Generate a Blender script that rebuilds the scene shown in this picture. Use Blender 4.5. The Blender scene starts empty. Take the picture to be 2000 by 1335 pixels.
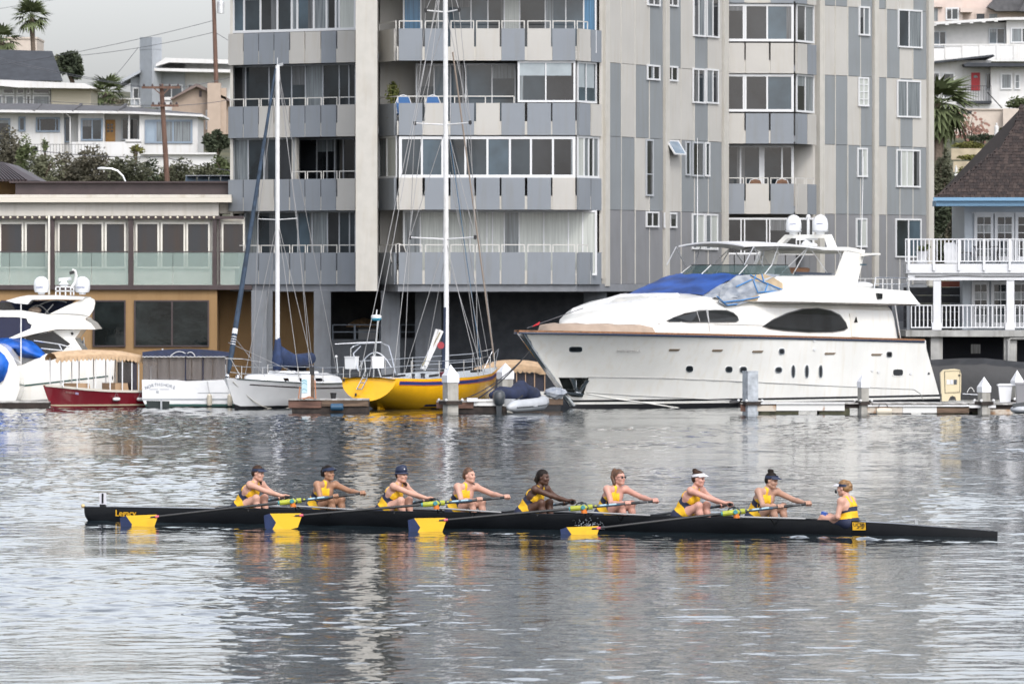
import bpy, math, random
import numpy as np
from mathutils import Vector, Matrix
RND = random.Random(7)
SC = bpy.context.scene
COL = SC.collection
# ---------------------------------------------------------------- camera, world, sun, exposure
F, HZ, CX, CAMZ = 13500.0, 553.0, 1000.0, 4.0
cam = bpy.data.cameras.new('camera')
cam.sensor_width = 36.0
cam.lens = F / 2000 * 36
cam.shift_y = -(667.5 - HZ) / 2000
cam.dof.use_dof = True
cam.dof.focus_distance = 128.0
cam.dof.aperture_fstop = 9.5
cam.clip_start = 1.0
cam.clip_end = 6000
camo = bpy.data.objects.new('camera', cam)
COL.objects.link(camo)
camo.location = (0, 0, CAMZ)
camo.rotation_euler = (math.radians(90), 0, 0)
SC.camera = camo
SUN_EL, SUN_AZ = math.radians(45), math.radians(22)      # azimuth east of "behind the camera"
world = bpy.data.worlds.new('World')
SC.world = world
world.use_nodes = True
wn = world.node_tree
wn.nodes.clear()
sky = wn.nodes.new('ShaderNodeTexSky')
sky.sky_type = 'NISHITA'
sky.sun_disc = False
sky.sun_elevation = SUN_EL
sdir = Vector((math.sin(SUN_AZ) * math.cos(SUN_EL), -math.cos(SUN_AZ) * math.cos(SUN_EL), math.sin(SUN_EL)))
sky.sun_rotation = math.atan2(sdir.x, sdir.y)
sky.air_density = 1.0
sky.dust_density = 3.0
sky.ozone_density = 1.0
hs = wn.nodes.new('ShaderNodeHueSaturation')             # high thin overcast: the whole dome loses most of its blue
hs.inputs['Saturation'].default_value = 0.28
tint = wn.nodes.new('ShaderNodeMix'); tint.data_type = 'RGBA'; tint.blend_type = 'MULTIPLY'
tint.inputs[0].default_value = 1.0
tint.inputs[7].default_value = (0.985, 0.99, 1.03, 1)
bg = wn.nodes.new('ShaderNodeBackground')
bg.inputs['Strength'].default_value = 0.15
wo = wn.nodes.new('ShaderNodeOutputWorld')
wn.links.new(sky.outputs[0], hs.inputs['Color'])
wn.links.new(hs.outputs[0], tint.inputs[6])
wn.links.new(tint.outputs[2], bg.inputs['Color'])
wn.links.new(bg.outputs[0], wo.inputs['Surface'])
sl = bpy.data.lights.new('sun', 'SUN')
sl.energy = 0.5
sl.angle = math.radians(10)
sl.color = (1.0, 0.94, 0.85)
so = bpy.data.objects.new('sun', sl)
COL.objects.link(so)
so.location = (40, -40, 60)
so.rotation_euler = (-sdir).to_track_quat('-Z', 'Y').to_euler()
SC.view_settings.view_transform = 'Standard'
SC.view_settings.look = 'None'
SC.view_settings.exposure = 1.02
SC.view_settings.gamma = 1.0
SC.view_settings.use_curve_mapping = False
try:
    SC.cycles.max_bounces = 6
    SC.cycles.transparent_max_bounces = 8
except Exception:
    pass

# ---------------------------------------------------------------- pixels and points
def P(px, py, Y):
    return Vector(((px - CX) * Y / F, Y, CAMZ - (py - HZ) * Y / F))
def XW(px, Y): return (px - CX) * Y / F
def ZW(py, Y): return CAMZ - (py - HZ) * Y / F

# ---------------------------------------------------------------- mesh builder
class MB:
    def __init__(s): s.v = []; s.f = []; s.m = []; s.cur = 0
    def add(s, vs, fs, m=None):
        o = len(s.v); s.v.extend([tuple(p) for p in vs])
        for f in fs:
            s.f.append(tuple(i + o for i in f)); s.m.append(s.cur if m is None else m)
        return s
    def hexa(s, b, t, m=None):      # b, t: 4 points each, same winding
        return s.add(list(b) + list(t), [(3, 2, 1, 0), (4, 5, 6, 7), (0, 1, 5, 4), (1, 2, 6, 5), (2, 3, 7, 6), (3, 0, 4, 7)], m)
    def box(s, x0, x1, y0, y1, z0, z1, m=None):
        return s.hexa([(x0, y0, z0), (x1, y0, z0), (x1, y1, z0), (x0, y1, z0)], [(x0, y0, z1), (x1, y0, z1), (x1, y1, z1), (x0, y1, z1)], m)
    def prism(s, pts, off, m=None): # polygon pts extruded by vector off
        n = len(pts); off = Vector(off)
        a = [Vector(p) for p in pts]; b = [p + off for p in a]
        return s.add(a + b, [tuple(range(n)), tuple(range(2 * n - 1, n - 1, -1))] + [((i + 1) % n, i, n + i, n + (i + 1) % n) for i in range(n)], m)
    def tube(s, pts, r, n=6, m=None, cap=True):
        pts = [Vector(p) for p in pts]
        rs = r if isinstance(r, (list, tuple)) else [r] * len(pts)
        vs, fs = [], []
        up = None
        for i, p in enumerate(pts):
            d = (pts[min(i + 1, len(pts) - 1)] - pts[max(i - 1, 0)])
            if d.length < 1e-9: d = Vector((0, 0, 1))
            d.normalize()
            if up is None:
                up = Vector((0, 0, 1)) if abs(d.z) < 0.9 else Vector((1, 0, 0))
            a = d.cross(up).normalized(); b = a.cross(d).normalized(); up = b
            for k in range(n):
                t = 2 * math.pi * k / n
                vs.append(p + (a * math.cos(t) + b * math.sin(t)) * rs[i])
        for i in range(len(pts) - 1):
            for k in range(n):
                k2 = (k + 1) % n
                fs.append((i * n + k, i * n + k2, (i + 1) * n + k2, (i + 1) * n + k))
        if cap:
            fs.append(tuple(range(n - 1, -1, -1))); fs.append(tuple((len(pts) - 1) * n + k for k in range(n)))
        return s.add(vs, fs, m)
    def bar(s, a, b, w, h, up=(0, 0, 1), m=None):  # box beam from a to b
        a = Vector(a); b = Vector(b); d = (b - a).normalized(); u = Vector(up)
        if abs(d.dot(u)) > 0.98: u = Vector((1, 0, 0))
        r = d.cross(u).normalized() * w / 2; u = r.cross(d).normalized() * h / 2
        return s.hexa([a - r - u, a + r - u, a + r + u, a - r + u], [b - r - u, b + r - u, b + r + u, b - r + u], m)
    def lathe(s, prof, c=(0, 0, 0), n=16, m=None, axis='z', sq=1.0):
        vs, fs = [], []; c = Vector(c)
        for r, z in prof:
            for k in range(n):
                t = 2 * math.pi * k / n
                p = (r * math.cos(t), r * sq * math.sin(t), z)
                if axis == 'x': p = (p[2], p[0], p[1])
                if axis == 'y': p = (p[0], p[2], p[1])
                vs.append(c + Vector(p))
        for i in range(len(prof) - 1):
            for k in range(n):
                k2 = (k + 1) % n
                fs.append((i * n + k, i * n + k2, (i + 1) * n + k2, (i + 1) * n + k))
        fs.append(tuple(range(n - 1, -1, -1))); fs.append(tuple((len(prof) - 1) * n + k for k in range(n)))
        return s.add(vs, fs, m)
    def ball(s, c, rx, ry=None, rz=None, n=10, m=None):
        ry = rx if ry is None else ry; rz = rx if rz is None else rz
        c = Vector(c); vs = []; fs = []; L = max(4, n // 2)
        for i in range(L + 1):
            a = math.pi * i / L
            for k in range(n):
                t = 2 * math.pi * k / n
                vs.append(c + Vector((rx * math.sin(a) * math.cos(t), ry * math.sin(a) * math.sin(t), -rz * math.cos(a))))
        for i in range(L):
            for k in range(n):
                k2 = (k + 1) % n
                fs.append((i * n + k, i * n + k2, (i + 1) * n + k2, (i + 1) * n + k))
        return s.add(vs, fs, m)
    def loft(s, secs, closed=False, caps=True, m=None):   # secs: list of equal-length point lists
        n = len(secs[0]); vs = [p for sec in secs for p in sec]; fs = []
        for i in range(len(secs) - 1):
            for k in range(n if closed else n - 1):
                k2 = (k + 1) % n
                fs.append((i * n + k, i * n + k2, (i + 1) * n + k2, (i + 1) * n + k))
        if caps and closed:
            fs.append(tuple(range(n - 1, -1, -1))); fs.append(tuple((len(secs) - 1) * n + k for k in range(n)))
        return s.add(vs, fs, m)

_wloc = {}
def _link(o, parent):
    COL.objects.link(o)
    if parent is not None:
        o.parent = parent
def tag(o, label=None, cat=None, group=None, kind=None):
    if label: o['label'] = label
    if cat: o['category'] = cat
    if group: o['group'] = group
    if kind: o['kind'] = kind
    return o
def thing(name, label, cat, loc=(0, 0, 0), group=None, kind=None):
    o = bpy.data.objects.new(name, None); o.empty_display_size = 0.3
    COL.objects.link(o); o.location = Vector(loc); _wloc[o.name] = Vector(loc)
    return tag(o, label, cat, group, kind)
def obj(name, mb, mat, parent=None, smooth=False, fix=True, label=None, cat=None, group=None, kind=None, uv=None):
    """links the builder's shape (in world coordinates) as one mesh object with its origin at its own centre"""
    me = bpy.data.meshes.new(name)
    vs = np.array([tuple(p) for p in mb.v], dtype=np.float64)
    c = (vs.min(0) + vs.max(0)) / 2
    if parent is None: c[2] = vs[:, 2].min()
    me.from_pydata([tuple(p) for p in (vs - c)], [], mb.f)
    mats = mat if isinstance(mat, (list, tuple)) else [mat]
    for q in mats: me.materials.append(q)
    if len(mats) > 1: me.polygons.foreach_set('material_index', mb.m)
    if fix:
        import bmesh
        bm = bmesh.new(); bm.from_mesh(me); bmesh.ops.recalc_face_normals(bm, faces=bm.faces[:]); bm.to_mesh(me); bm.free()
    if smooth:
        me.polygons.foreach_set('use_smooth', [True] * len(me.polygons))
        if smooth != 'all':
            try: me.set_sharp_from_angle(angle=math.radians(35 if smooth is True else smooth))
            except Exception: pass
    me.update()
    o = bpy.data.objects.new(name, me)
    w = Vector(c); COL.objects.link(o)
    if parent is not None:
        o.parent = parent; o.location = w - _wloc[parent.name]
    else:
        o.location = w
    _wloc[o.name] = w
    return tag(o, label, cat, group, kind)
def copy_thing(root, loc, label=None, group=None, rz=None):
    def cp(o, par):
        c = o.copy(); COL.objects.link(c); c.parent = par
        for ch in [x for x in kids.get(o.name, [])]: cp(ch, c)
        return c
    kids = {}
    for x in COL.objects:
        if x.parent: kids.setdefault(x.parent.name, []).append(x)
    r = cp(root, None); r.location = Vector(loc); _wloc[r.name] = Vector(loc)
    if rz is not None: r.rotation_euler.z = rz
    if label: r['label'] = label
    if group: r['group'] = group
    return r

# ---------------------------------------------------------------- materials
_M = {}
def mat(name, col, rough=0.6, var=0.0, vscale=3.0, bump=0.0, bscale=40.0, metal=0.0, spec=0.5, stretch=None, col2=None, grime=0.0, alpha=None, trans=0.0, emit=None, ior=None, coat=0.0, fac=(0.35, 0.65)):
    if name in _M: return _M[name]
    m = bpy.data.materials.new(name); m.use_nodes = True; _M[name] = m
    nt = m.node_tree; b = nt.nodes['Principled BSDF']
    c = (col[0], col[1], col[2], 1)
    b.inputs['Base Color'].default_value = c
    b.inputs['Roughness'].default_value = rough
    b.inputs['Metallic'].default_value = metal
    b.inputs['Specular IOR Level'].default_value = spec
    if trans: b.inputs['Transmission Weight'].default_value = trans
    if ior: b.inputs['IOR'].default_value = ior
    if coat: b.inputs['Coat Weight'].default_value = coat
    if alpha is not None: b.inputs['Alpha'].default_value = alpha
    if emit: b.inputs['Emission Color'].default_value = (*emit[:3], 1); b.inputs['Emission Strength'].default_value = emit[3]
    if var or col2 or bump or grime:
        tc = nt.nodes.new('ShaderNodeTexCoord'); mp = nt.nodes.new('ShaderNodeMapping')
        geo = nt.nodes.new('ShaderNodeNewGeometry')
        nt.links.new(geo.outputs['Position'], mp.inputs['Vector'])
        if stretch: mp.inputs['Scale'].default_value = stretch
        if var or col2:
            n = nt.nodes.new('ShaderNodeTexNoise'); n.inputs['Scale'].default_value = vscale; n.inputs['Detail'].default_value = 5
            nt.links.new(mp.outputs[0], n.inputs['Vector'])
            r = nt.nodes.new('ShaderNodeValToRGB')
            c2 = col2 if col2 else tuple(max(0, x * (1 - var)) for x in col)
            c1 = col if col2 else tuple(min(1, x * (1 + var * 0.6)) for x in col)
            r.color_ramp.elements[0].position = fac[0]; r.color_ramp.elements[1].position = fac[1]
            r.color_ramp.elements[0].color = (*c2, 1); r.color_ramp.elements[1].color = (*c1, 1)
            nt.links.new(n.outputs[0], r.inputs[0])
            last = r.outputs[0]
            if grime:   # run-down streaks: noise stretched vertically
                mp2 = nt.nodes.new('ShaderNodeMapping'); mp2.inputs['Scale'].default_value = (1, 1, 0.12)
                nt.links.new(geo.outputs['Position'], mp2.inputs['Vector'])
                n2 = nt.nodes.new('ShaderNodeTexNoise'); n2.inputs['Scale'].default_value = 5; n2.inputs['Detail'].default_value = 6
                nt.links.new(mp2.outputs[0], n2.inputs['Vector'])
                r2 = nt.nodes.new('ShaderNodeValToRGB'); r2.color_ramp.elements[0].position = 0.5; r2.color_ramp.elements[1].position = 0.75
                r2.color_ramp.elements[0].color = (1, 1, 1, 1); g = 1 - grime; r2.color_ramp.elements[1].color = (g, g * 0.97, g * 0.92, 1)
                nt.links.new(n2.outputs[0], r2.inputs[0])
                mx = nt.nodes.new('ShaderNodeMix'); mx.data_type = 'RGBA'; mx.blend_type = 'MULTIPLY'; mx.inputs[0].default_value = 1
                nt.links.new(last, mx.inputs[6]); nt.links.new(r2.outputs[0], mx.inputs[7]); last = mx.outputs[2]
            nt.links.new(last, b.inputs['Base Color'])
        if bump:
            nb = nt.nodes.new('ShaderNodeTexNoise'); nb.inputs['Scale'].default_value = bscale; nb.inputs['Detail'].default_value = 4
            nt.links.new(mp.outputs[0], nb.inputs['Vector'])
            bn = nt.nodes.new('ShaderNodeBump'); bn.inputs['Strength'].default_value = bump; bn.inputs['Distance'].default_value = 0.02
            nt.links.new(nb.outputs[0], bn.inputs['Height']); nt.links.new(bn.outputs[0], b.inputs['Normal'])
    return m
def glass(name, tintc, rough=0.03, var=0.5, vscale=0.6):
    return mat(name, tintc, rough, var=var, vscale=vscale, spec=0.6, bump=0.06, bscale=0.8)
def thin_glass(name, tintc, a, rough=0.03):   # see-through tinted sheet
    return mat(name, tintc, rough, alpha=a, spec=0.5)
white_paint = mat('white_paint', (0.66, 0.665, 0.665), 0.45, var=0.08, vscale=4, grime=0.12)
gelcoat = mat('white_gelcoat', (0.76, 0.755, 0.715), 0.2, var=0.06, vscale=.8, coat=0.4, grime=.05)
gelcoat_cool = mat('cool_white_gelcoat', (0.69, 0.70, 0.705), 0.25, var=0.04, vscale=2, coat=0.3)
steel = mat('polished_steel', (0.72, 0.73, 0.74), 0.18, metal=1.0)
alu = mat('brushed_aluminium', (0.66, 0.67, 0.68), 0.35, metal=0.7, var=0.1)
rubber = mat('black_rubber', (0.012, 0.012, 0.013), 0.5)
navy_canvas = mat('navy_canvas', (0.010, 0.017, 0.048), 0.75, var=0.35, vscale=6, bump=0.5, bscale=9)
tan_canvas = mat('tan_canvas', (0.50, 0.35, 0.215), 0.8, var=0.15, vscale=6, bump=0.4, bscale=9)
teak = mat('teak_wood', (0.24, 0.115, 0.055), 0.6, var=0.4, vscale=8, stretch=(0.3, 3, 3))
wood_old = mat('weathered_timber', (0.13, 0.088, 0.06), 0.85, var=0.5, vscale=4, stretch=(0.4, 4, 6), bump=0.6, bscale=25)
wood_dark = mat('dark_creosoted_timber', (0.030, 0.022, 0.018), 0.85, var=0.5, vscale=5, bump=0.5)
# ---------------------------------------------------------------- water
def build_water():
    rg = np.random.default_rng(5)
    xs = np.arange(-25, 25.01, 0.1); ys = np.concatenate([np.arange(62, 130, 0.105), np.arange(130, 234, 0.19)])
    X, Y = np.meshgrid(xs, ys)
    def low(seed, k, n=14):
        r = np.random.default_rng(seed); s = np.zeros_like(X)
        for _ in range(n):
            a = r.uniform(0, 2 * np.pi); kk = k * r.uniform(0.5, 1.6)
            s += np.sin(kk * (X * np.cos(a) * 1.5 + Y * np.sin(a) * 0.55) + r.uniform(0, 6.28))
        return s / np.sqrt(n / 2)
    ruff = 1.0 + 0.35 * low(11, 0.35) + 0.25 * low(12, 0.9)
    ruff *= 1.0 + 0.9 / (1 + np.exp((X + Y * 0.028 + 0.4) / 0.9)) * (Y < 400)        # breeze on the western side
    ruff *= 1.0 + 0.45 / (1 + np.exp(-(Y - 178) / 8.0))                        # lee of the moored boats
    ruff = np.clip(ruff, 0.28, 3)
    H = np.zeros_like(X)
    def comp(n, l0, l1, slope, spread, damp=None):
        nonlocal H
        for _ in range(n):
            lam = math.exp(rg.uniform(math.log(l0), math.log(l1))); k = 2 * np.pi / lam
            a = -np.pi / 2 + 0.25 + rg.normal(0, spread)
            A = slope * math.sqrt(2.0 / n) / k
            ph = k * (X * np.cos(a) + Y * np.sin(a)) + rg.uniform(0, 6.28)
            w = np.sin(ph) if damp is None else np.sin(ph) * damp
            H += A * w
    comp(16, 2.4, 7.0, SLOPE * 0.22, 0.7)
    comp(44, 0.8, 2.0, SLOPE * .42, 1.1, ruff)
    comp(90, 0.28, 0.8, SLOPE * 1.4, 1.3, ruff)
    # wake and blade puddles of the shell: short chop beside the hull and astern
    us = (X - BOW.x) * U.x + (Y - BOW.y) * U.y; vs = (X - BOW.x) * V.x + (Y - BOW.y) * V.y
    wk = np.exp(-((np.abs(vs) - (0.35 + 0.10 * np.clip(us - 4, 0, 30))) / 0.35) ** 2) * np.clip((us - 4) / 6, 0, 1) * np.exp(-np.clip(us - 18, 0, 99) / 6)
    for (u0, v0, r) in PUDDLES:
        wk = wk + 1.2 * np.exp(-(((us - u0) / (r * 1.5)) ** 2 + ((vs - v0) / r) ** 2) ** 2)
    for _ in range(26):
        lam = rg.uniform(0.3, 0.7); k = 2 * np.pi / lam; a = rg.uniform(0, 6.28)
        H += wk * 0.085 * math.sqrt(2 / 26) / k * np.sin(k * (X * np.cos(a) + Y * np.sin(a)) + rg.uniform(0, 6.28))
    edge = np.minimum(np.minimum(X - xs[0], xs[-1] - X), np.minimum(Y - ys[0], ys[-1] - Y))
    H *= np.clip(edge / 2, 0, 1)
    ny, nx = X.shape
    co = np.stack([X, Y, H], -1).reshape(-1, 3)
    i = (np.arange(ny - 1)[:, None] * nx + np.arange(nx - 1)[None, :]).reshape(-1)
    q = np.stack([i, i + 1, i + nx + 1, i + nx], -1)
    x0, x1, y0, y1 = xs[0], xs[-1], ys[0], ys[-1]
    B = 3000.0; n0 = len(co)
    ring = np.array([(x0, y0, 0), (x1, y0, 0), (x1, y1, 0), (x0, y1, 0), (-B, -B, 0), (B, -B, 0), (B, y0, 0), (B, y1, 0), (-B, y1, 0), (-B, y0, 0), ], float)
    co = np.vstack([co, ring])
    rq = np.array([(4, 5, 6, 9), (1, 6, 7, 2), (9, 0, 3, 8)]) + n0
    q = np.vstack([q, rq])
    me = bpy.data.meshes.new('water')
    me.vertices.add(len(co)); me.vertices.foreach_set('co', co.ravel())
    me.loops.add(q.size); me.loops.foreach_set('vertex_index', q.ravel())
    me.polygons.add(len(q)); me.polygons.foreach_set('loop_start', np.arange(0, q.size, 4)); me.polygons.foreach_set('loop_total', np.full(len(q), 4))
    me.polygons.foreach_set('use_smooth', np.ones(len(q), bool))
    me.update(calc_edges=True)
    m = bpy.data.materials.new('harbour_water'); m.use_nodes = True; nt = m.node_tree; b = nt.nodes['Principled BSDF']
    b.inputs['Base Color'].default_value = (0.012, 0.022, 0.027, 1)
    b.inputs['Roughness'].default_value = 0.035; b.inputs['IOR'].default_value = 1.333
    geo = nt.nodes.new('ShaderNodeNewGeometry'); mp = nt.nodes.new('ShaderNodeMapping'); mp.inputs['Scale'].default_value = (1.0, 1.0, 1)
    nt.links.new(geo.outputs['Position'], mp.inputs['Vector'])
    n = nt.nodes.new('ShaderNodeTexNoise'); n.inputs['Scale'].default_value = 4.5; n.inputs['Detail'].default_value = 2
    nt.links.new(mp.outputs[0], n.inputs['Vector'])
    bp = nt.nodes.new('ShaderNodeBump'); bp.inputs['Strength'].default_value = 1.0; bp.inputs['Distance'].default_value = WBUMP
    nt.links.new(n.outputs[0], bp.inputs['Height']); nt.links.new(bp.outputs[0], b.inputs['Normal'])
    me.materials.append(m)
    o = bpy.data.objects.new('water', me); COL.objects.link(o)
    tag(o, 'rippled grey harbour water mirroring the sky and the buildings', kind='structure')
SLOPE, WBUMP = 0.0225, 0.006
BOW = P(165, 1016, 54000 / (1016 - HZ)); STERN = P(1948, 1049, 54000 / (1049 - HZ))
BOW.z = STERN.z = 0
U = (STERN - BOW).normalized(); V = Vector((U.y, -U.x, 0))     # V: towards the camera, the shell's port side
if V.y > 0: V = -V
SHELL_L = (STERN - BOW).length
PUDDLES = [(9.0, 2.2, 0.5), (14.2, 1.0, 0.65), (15.6, 1.3, 0.6)]
build_water()

# ---------------------------------------------------------------- land
def ground_h(x, y):
    L = [(243, 1.15), (262, 1.3), (300, 2.5), (360, 5.5), (385, 7.2), (408, 9.2), (414, 10.3), (440, 11.0), (470, 13), (500, 15.5), (560, 19), (640, 21.5), (760, 22), (1500, 22)]
    R = [(243, 1.15), (262, 1.3), (290, 3.5), (330, 6.3), (370, 9.5), (395, 12.2), (420, 14.6), (450, 16), (480, 19), (520, 23), (600, 30), (760, 34), (1500, 34)]
    def f(T):
        for a, b in zip(T, T[1:]):
            if y <= b[0]: return a[1] + (b[1] - a[1]) * max(0, (y - a[0])) / (b[0] - a[0])
        return T[-1][1]
    t = min(1, max(0, (x + 4) / 16)); t = t * t * (3 - 2 * t)
    return f(L) * (1 - t) + f(R) * t
def build_ground():
    xs = [-400, -200, -120, -80, -60] + [x * 4 - 48 for x in range(0, 27)] + [70, 90, 130, 200, 400]
    ys = [243, 248, 255, 262, 275, 290, 300, 315, 330, 345, 360, 372, 385, 395, 402, 408, 411, 414, 420, 430, 440, 455, 470, 485, 500, 520, 540, 560, 600, 640, 700, 760, 1000, 1500]
    mb = MB(); vs = []
    for y in ys:
        for x in xs:
            vs.append((x, y, ground_h(x, y) + (RND.uniform(-.25, .25) if y > 270 else 0)))
    n = len(xs); fs = []
    for j in range(len(ys) - 1):
        for i in range(n - 1): fs.append((j * n + i, j * n + i + 1, (j + 1) * n + i + 1, (j + 1) * n + i))
    mb.add(vs, fs)
    o = obj('hillside', mb, mat('hill_scrub', (0.10, 0.095, 0.05), 0.95, col2=(0.045, 0.05, 0.028), vscale=0.5, bump=1.0, bscale=3), kind='structure', smooth='all')
    tag(o, 'scrubby hillside and quay ground behind the buildings')
    mb = MB(); mb.box(-400, 400, 242.6, 243.4, -2.5, 1.17)
    o = obj('seawall', mb, mat('old_concrete', (0.19, 0.185, 0.175), 0.9, var=0.35, vscale=0.8, grime=0.4, bump=0.4), kind=None)
    tag(o, 'low stained concrete seawall along the foot of the buildings', 'wall')
build_ground()
# ---------------------------------------------------------------- apartment block
LGT = mat('cream_panel', (0.42, 0.408, 0.378), 0.7, var=0.05, vscale=.7, grime=0.05)
DRK = mat('grey_panel', (0.200, 0.220, 0.243), 0.65, var=0.05, vscale=.7, grime=0.05)
MID = mat('pale_grey_panel', (0.19, 0.194, 0.202), 0.65, var=0.06, vscale=1.2, grime=0.05)
TRIM = mat('cream_trim', (0.45, 0.435, 0.395), 0.65, var=0.05, grime=0.08)
FRM = mat('white_aluminium_frame', (0.60, 0.61, 0.615), 0.4)
FRG = mat('grey_aluminium_frame', (0.36, 0.38, 0.40), 0.4)
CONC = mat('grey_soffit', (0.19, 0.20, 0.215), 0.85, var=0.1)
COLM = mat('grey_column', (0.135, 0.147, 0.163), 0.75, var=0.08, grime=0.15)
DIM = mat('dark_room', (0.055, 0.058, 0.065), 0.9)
GL = [glass('dark_pane', (0.024, 0.033, 0.040), 0.04, 0.6), glass('blue_pane', (0.05, 0.075, 0.095), 0.04, 0.5), glass('smoky_pane', (0.018, 0.020, 0.023), 0.04, 0.6)]
CURT = mat('pale_curtain_pane', (0.42, 0.44, 0.41), 0.25, var=0.2, vscale=5, stretch=(6, 6, 0.15), spec=0.6)
CURG = mat('grey_curtain_pane', (0.16, 0.18, 0.19), 0.2, var=0.5, vscale=5, stretch=(6, 6, 0.15), spec=0.6)
BLIND = mat('pale_blind', (0.29, 0.33, 0.345), 0.4, var=0.1)
CURB = mat('blue_curtain_pane', (0.05, 0.14, 0.24), 0.25, var=0.4, vscale=6, stretch=(6, 6, 0.1), spec=0.5)
RAIL = mat('pale_rail', (0.50, 0.49, 0.46), 0.5)

class Fac:
    """a vertical facade plane through two photo columns at given distances; d > 0 stands out towards the viewer"""
    def __init__(s, pxa, Ya, pxb, Yb):
        s.a = Vector((XW(pxa, Ya), Ya, 0)); s.b = Vector((XW(pxb, Yb), Yb, 0)); s.t = (s.b - s.a).normalized()
        s.n = Vector((s.t.y, -s.t.x, 0))
        if s.n.y > 0: s.n = -s.n
    def at(s, px, d=0.0):
        k = (px - CX) / F; a = s.a + s.n * d
        # a.x + t*tx = k*(a.y + t*ty)
        t = (k * a.y - a.x) / (s.t.x - k * s.t.y)
        return a + s.t * t
    def z(s, px, py, d=0.0): return ZW(py, s.at(px, d).y)
    def slab(s, mb, pa, pb, z0, z1, d0, d1, m=None):
        A0, B0 = s.at(pa, d0), s.at(pb, d0)
        A1, B1 = A0 + s.n * (d1 - d0), B0 + s.n * (d1 - d0)
        b = [(A1.x, A1.y, z0), (B1.x, B1.y, z0), (B0.x, B0.y, z0), (A0.x, A0.y, z0)]
        return mb.hexa(b, [(p[0], p[1], z1) for p in b], m)

apt = thing('apartment_building', 'tall apartment block clad in cream and grey panels with stacked balconies', 'building', (0, 240, 1.2))
def shape(name, mats, fn, parent=apt, **k):
    mb = MB(); fn(mb); return obj(name, mb, mats, parent, **k)

def window(f, pa, pb, z0, z1, d, cuts, frame=FRM, pane=None, w=0.055, wm=0.045, hc=(), parent=apt, proud=0.05, name='window', curtain=None):
    """frame with mullions at the photo columns `cuts`, its panes sub-parts"""
    mb = MB()
    A, B = f.at(pa, d), f.at(pb, d); L = (B - A).length; t = (B - A).normalized()
    def strip(s0, s1, za, zb, e0, e1):
        p, q = A + t * s0, A + t * s1
        b = [p + f.n * e1, q + f.n * e1, q + f.n * e0, p + f.n * e0]
        mb.hexa([(v.x, v.y, za) for v in b], [(v.x, v.y, zb) for v in b])
    strip(0, L, z1 - w, z1, 0, proud); strip(0, L, z0, z0 + w, 0, proud + 0.01)
    strip(0, w, z0 + w, z1 - w, 0, proud); strip(L - w, L, z0 + w, z1 - w, 0, proud)
    xs = [0.0] + [(f.at(c, d) - A).dot(t) for c in cuts] + [L]
    for s in xs[1:-1]: strip(s - wm / 2, s + wm / 2, z0 + w, z1 - w, 0, proud - 0.004)
    for h in hc: strip(w, L - w, z0 + (z1 - z0) * h - 0.015, z0 + (z1 - z0) * h + 0.015, 0, proud - 0.008)
    fr = obj(name, mb, frame, parent)
    for i in range(len(xs) - 1):
        m2 = MB()
        s0, s1 = xs[i] + 0.01, xs[i + 1] - 0.01
        p, q = A + t * s0, A + t * s1
        b = [p + f.n * 0.02, q + f.n * 0.02, q, p]
        m2.hexa([(v.x, v.y, z0 + 0.01) for v in b], [(v.x, v.y, z1 - 0.01) for v in b])
        pm = pane[i % len(pane)] if isinstance(pane, list) else (pane or RND.choice(GL))
        obj('pane', m2, pm, fr)
        rr_ = RW_.random()
        if pm in GL and rr_ < .5 and s1 - s0 > .2 and z1 - z0 > .5:      # something hung behind the glass
            h = z1 - z0 - 2 * w; m3 = MB()
            if rr_ < .3: k0, k1 = (0.0, RW_.uniform(.18, .5)) if rr_ < .15 else (RW_.uniform(.5, .82), 1.0); za, zb = z0 + w, z1 - w
            else: k0, k1 = 0.0, 1.0; zb = z1 - w; za = zb - h * RW_.uniform(.12, .45)
            p, q = A + t * (s0 + (s1 - s0) * k0 + .012), A + t * (s0 + (s1 - s0) * k1 - .012)
            b = [p + f.n * 0.024, q + f.n * 0.024, q, p]; m3.hexa([(v.x, v.y, za) for v in b], [(v.x, v.y, zb) for v in b])
            obj('curtain' if rr_ < .3 else 'blind', m3, RW_.choice([CURG, CURD, CURD, CURG, CURD]), fr)
    return fr
RW_ = random.Random(21); CURD = mat('dim_curtain_pane', (0.095, 0.10, 0.105), 0.15, var=0.5, vscale=5, stretch=(6, 6, 0.15), spec=0.6)

ZT = [12.615 + 2.522 * k for k in range(6, -4, -1)]      # parapet tops, roof-most first; index 6 is row A
def parapet(f, edges, cols, zt, d=0.0, h=1.085, thick=0.09, post=True):
    z0, z1 = zt - h, zt
    for i, c in enumerate(cols):
        a, b = edges[i]
        shape('parapet_panel', LGT if c == 'L' else DRK, lambda mb: f.slab(mb, a, b, z0, z1, d, d + thick))
        if post and i + 1 < len(cols) and edges[i + 1][0] - b > 0.8:
            shape('parapet_post', TRIM, lambda mb: f.slab(mb, b - 0.3, edges[i + 1][0] + 0.3, z0 + 0.01, z0 + 0.47, d + 0.01, d + thick - 0.02))
def railing(f, edges, zt, d=0.0, h=0.27, skip=()):
    for i, (a, b) in enumerate(edges):
        if i in skip: continue
        mb = MB(); A, B = f.at(a + 1, d + 0.045), f.at(b - 1, d + 0.045)
        for p in (A, B): mb.bar((p.x, p.y, zt - 0.02), (p.x, p.y, zt + h), 0.035, 0.035)
        mb.bar((A.x, A.y, zt + h - 0.0175), (B.x, B.y, zt + h - 0.0175), 0.033, 0.033)
        obj('balcony_rail', mb, RAIL, apt)

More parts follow.
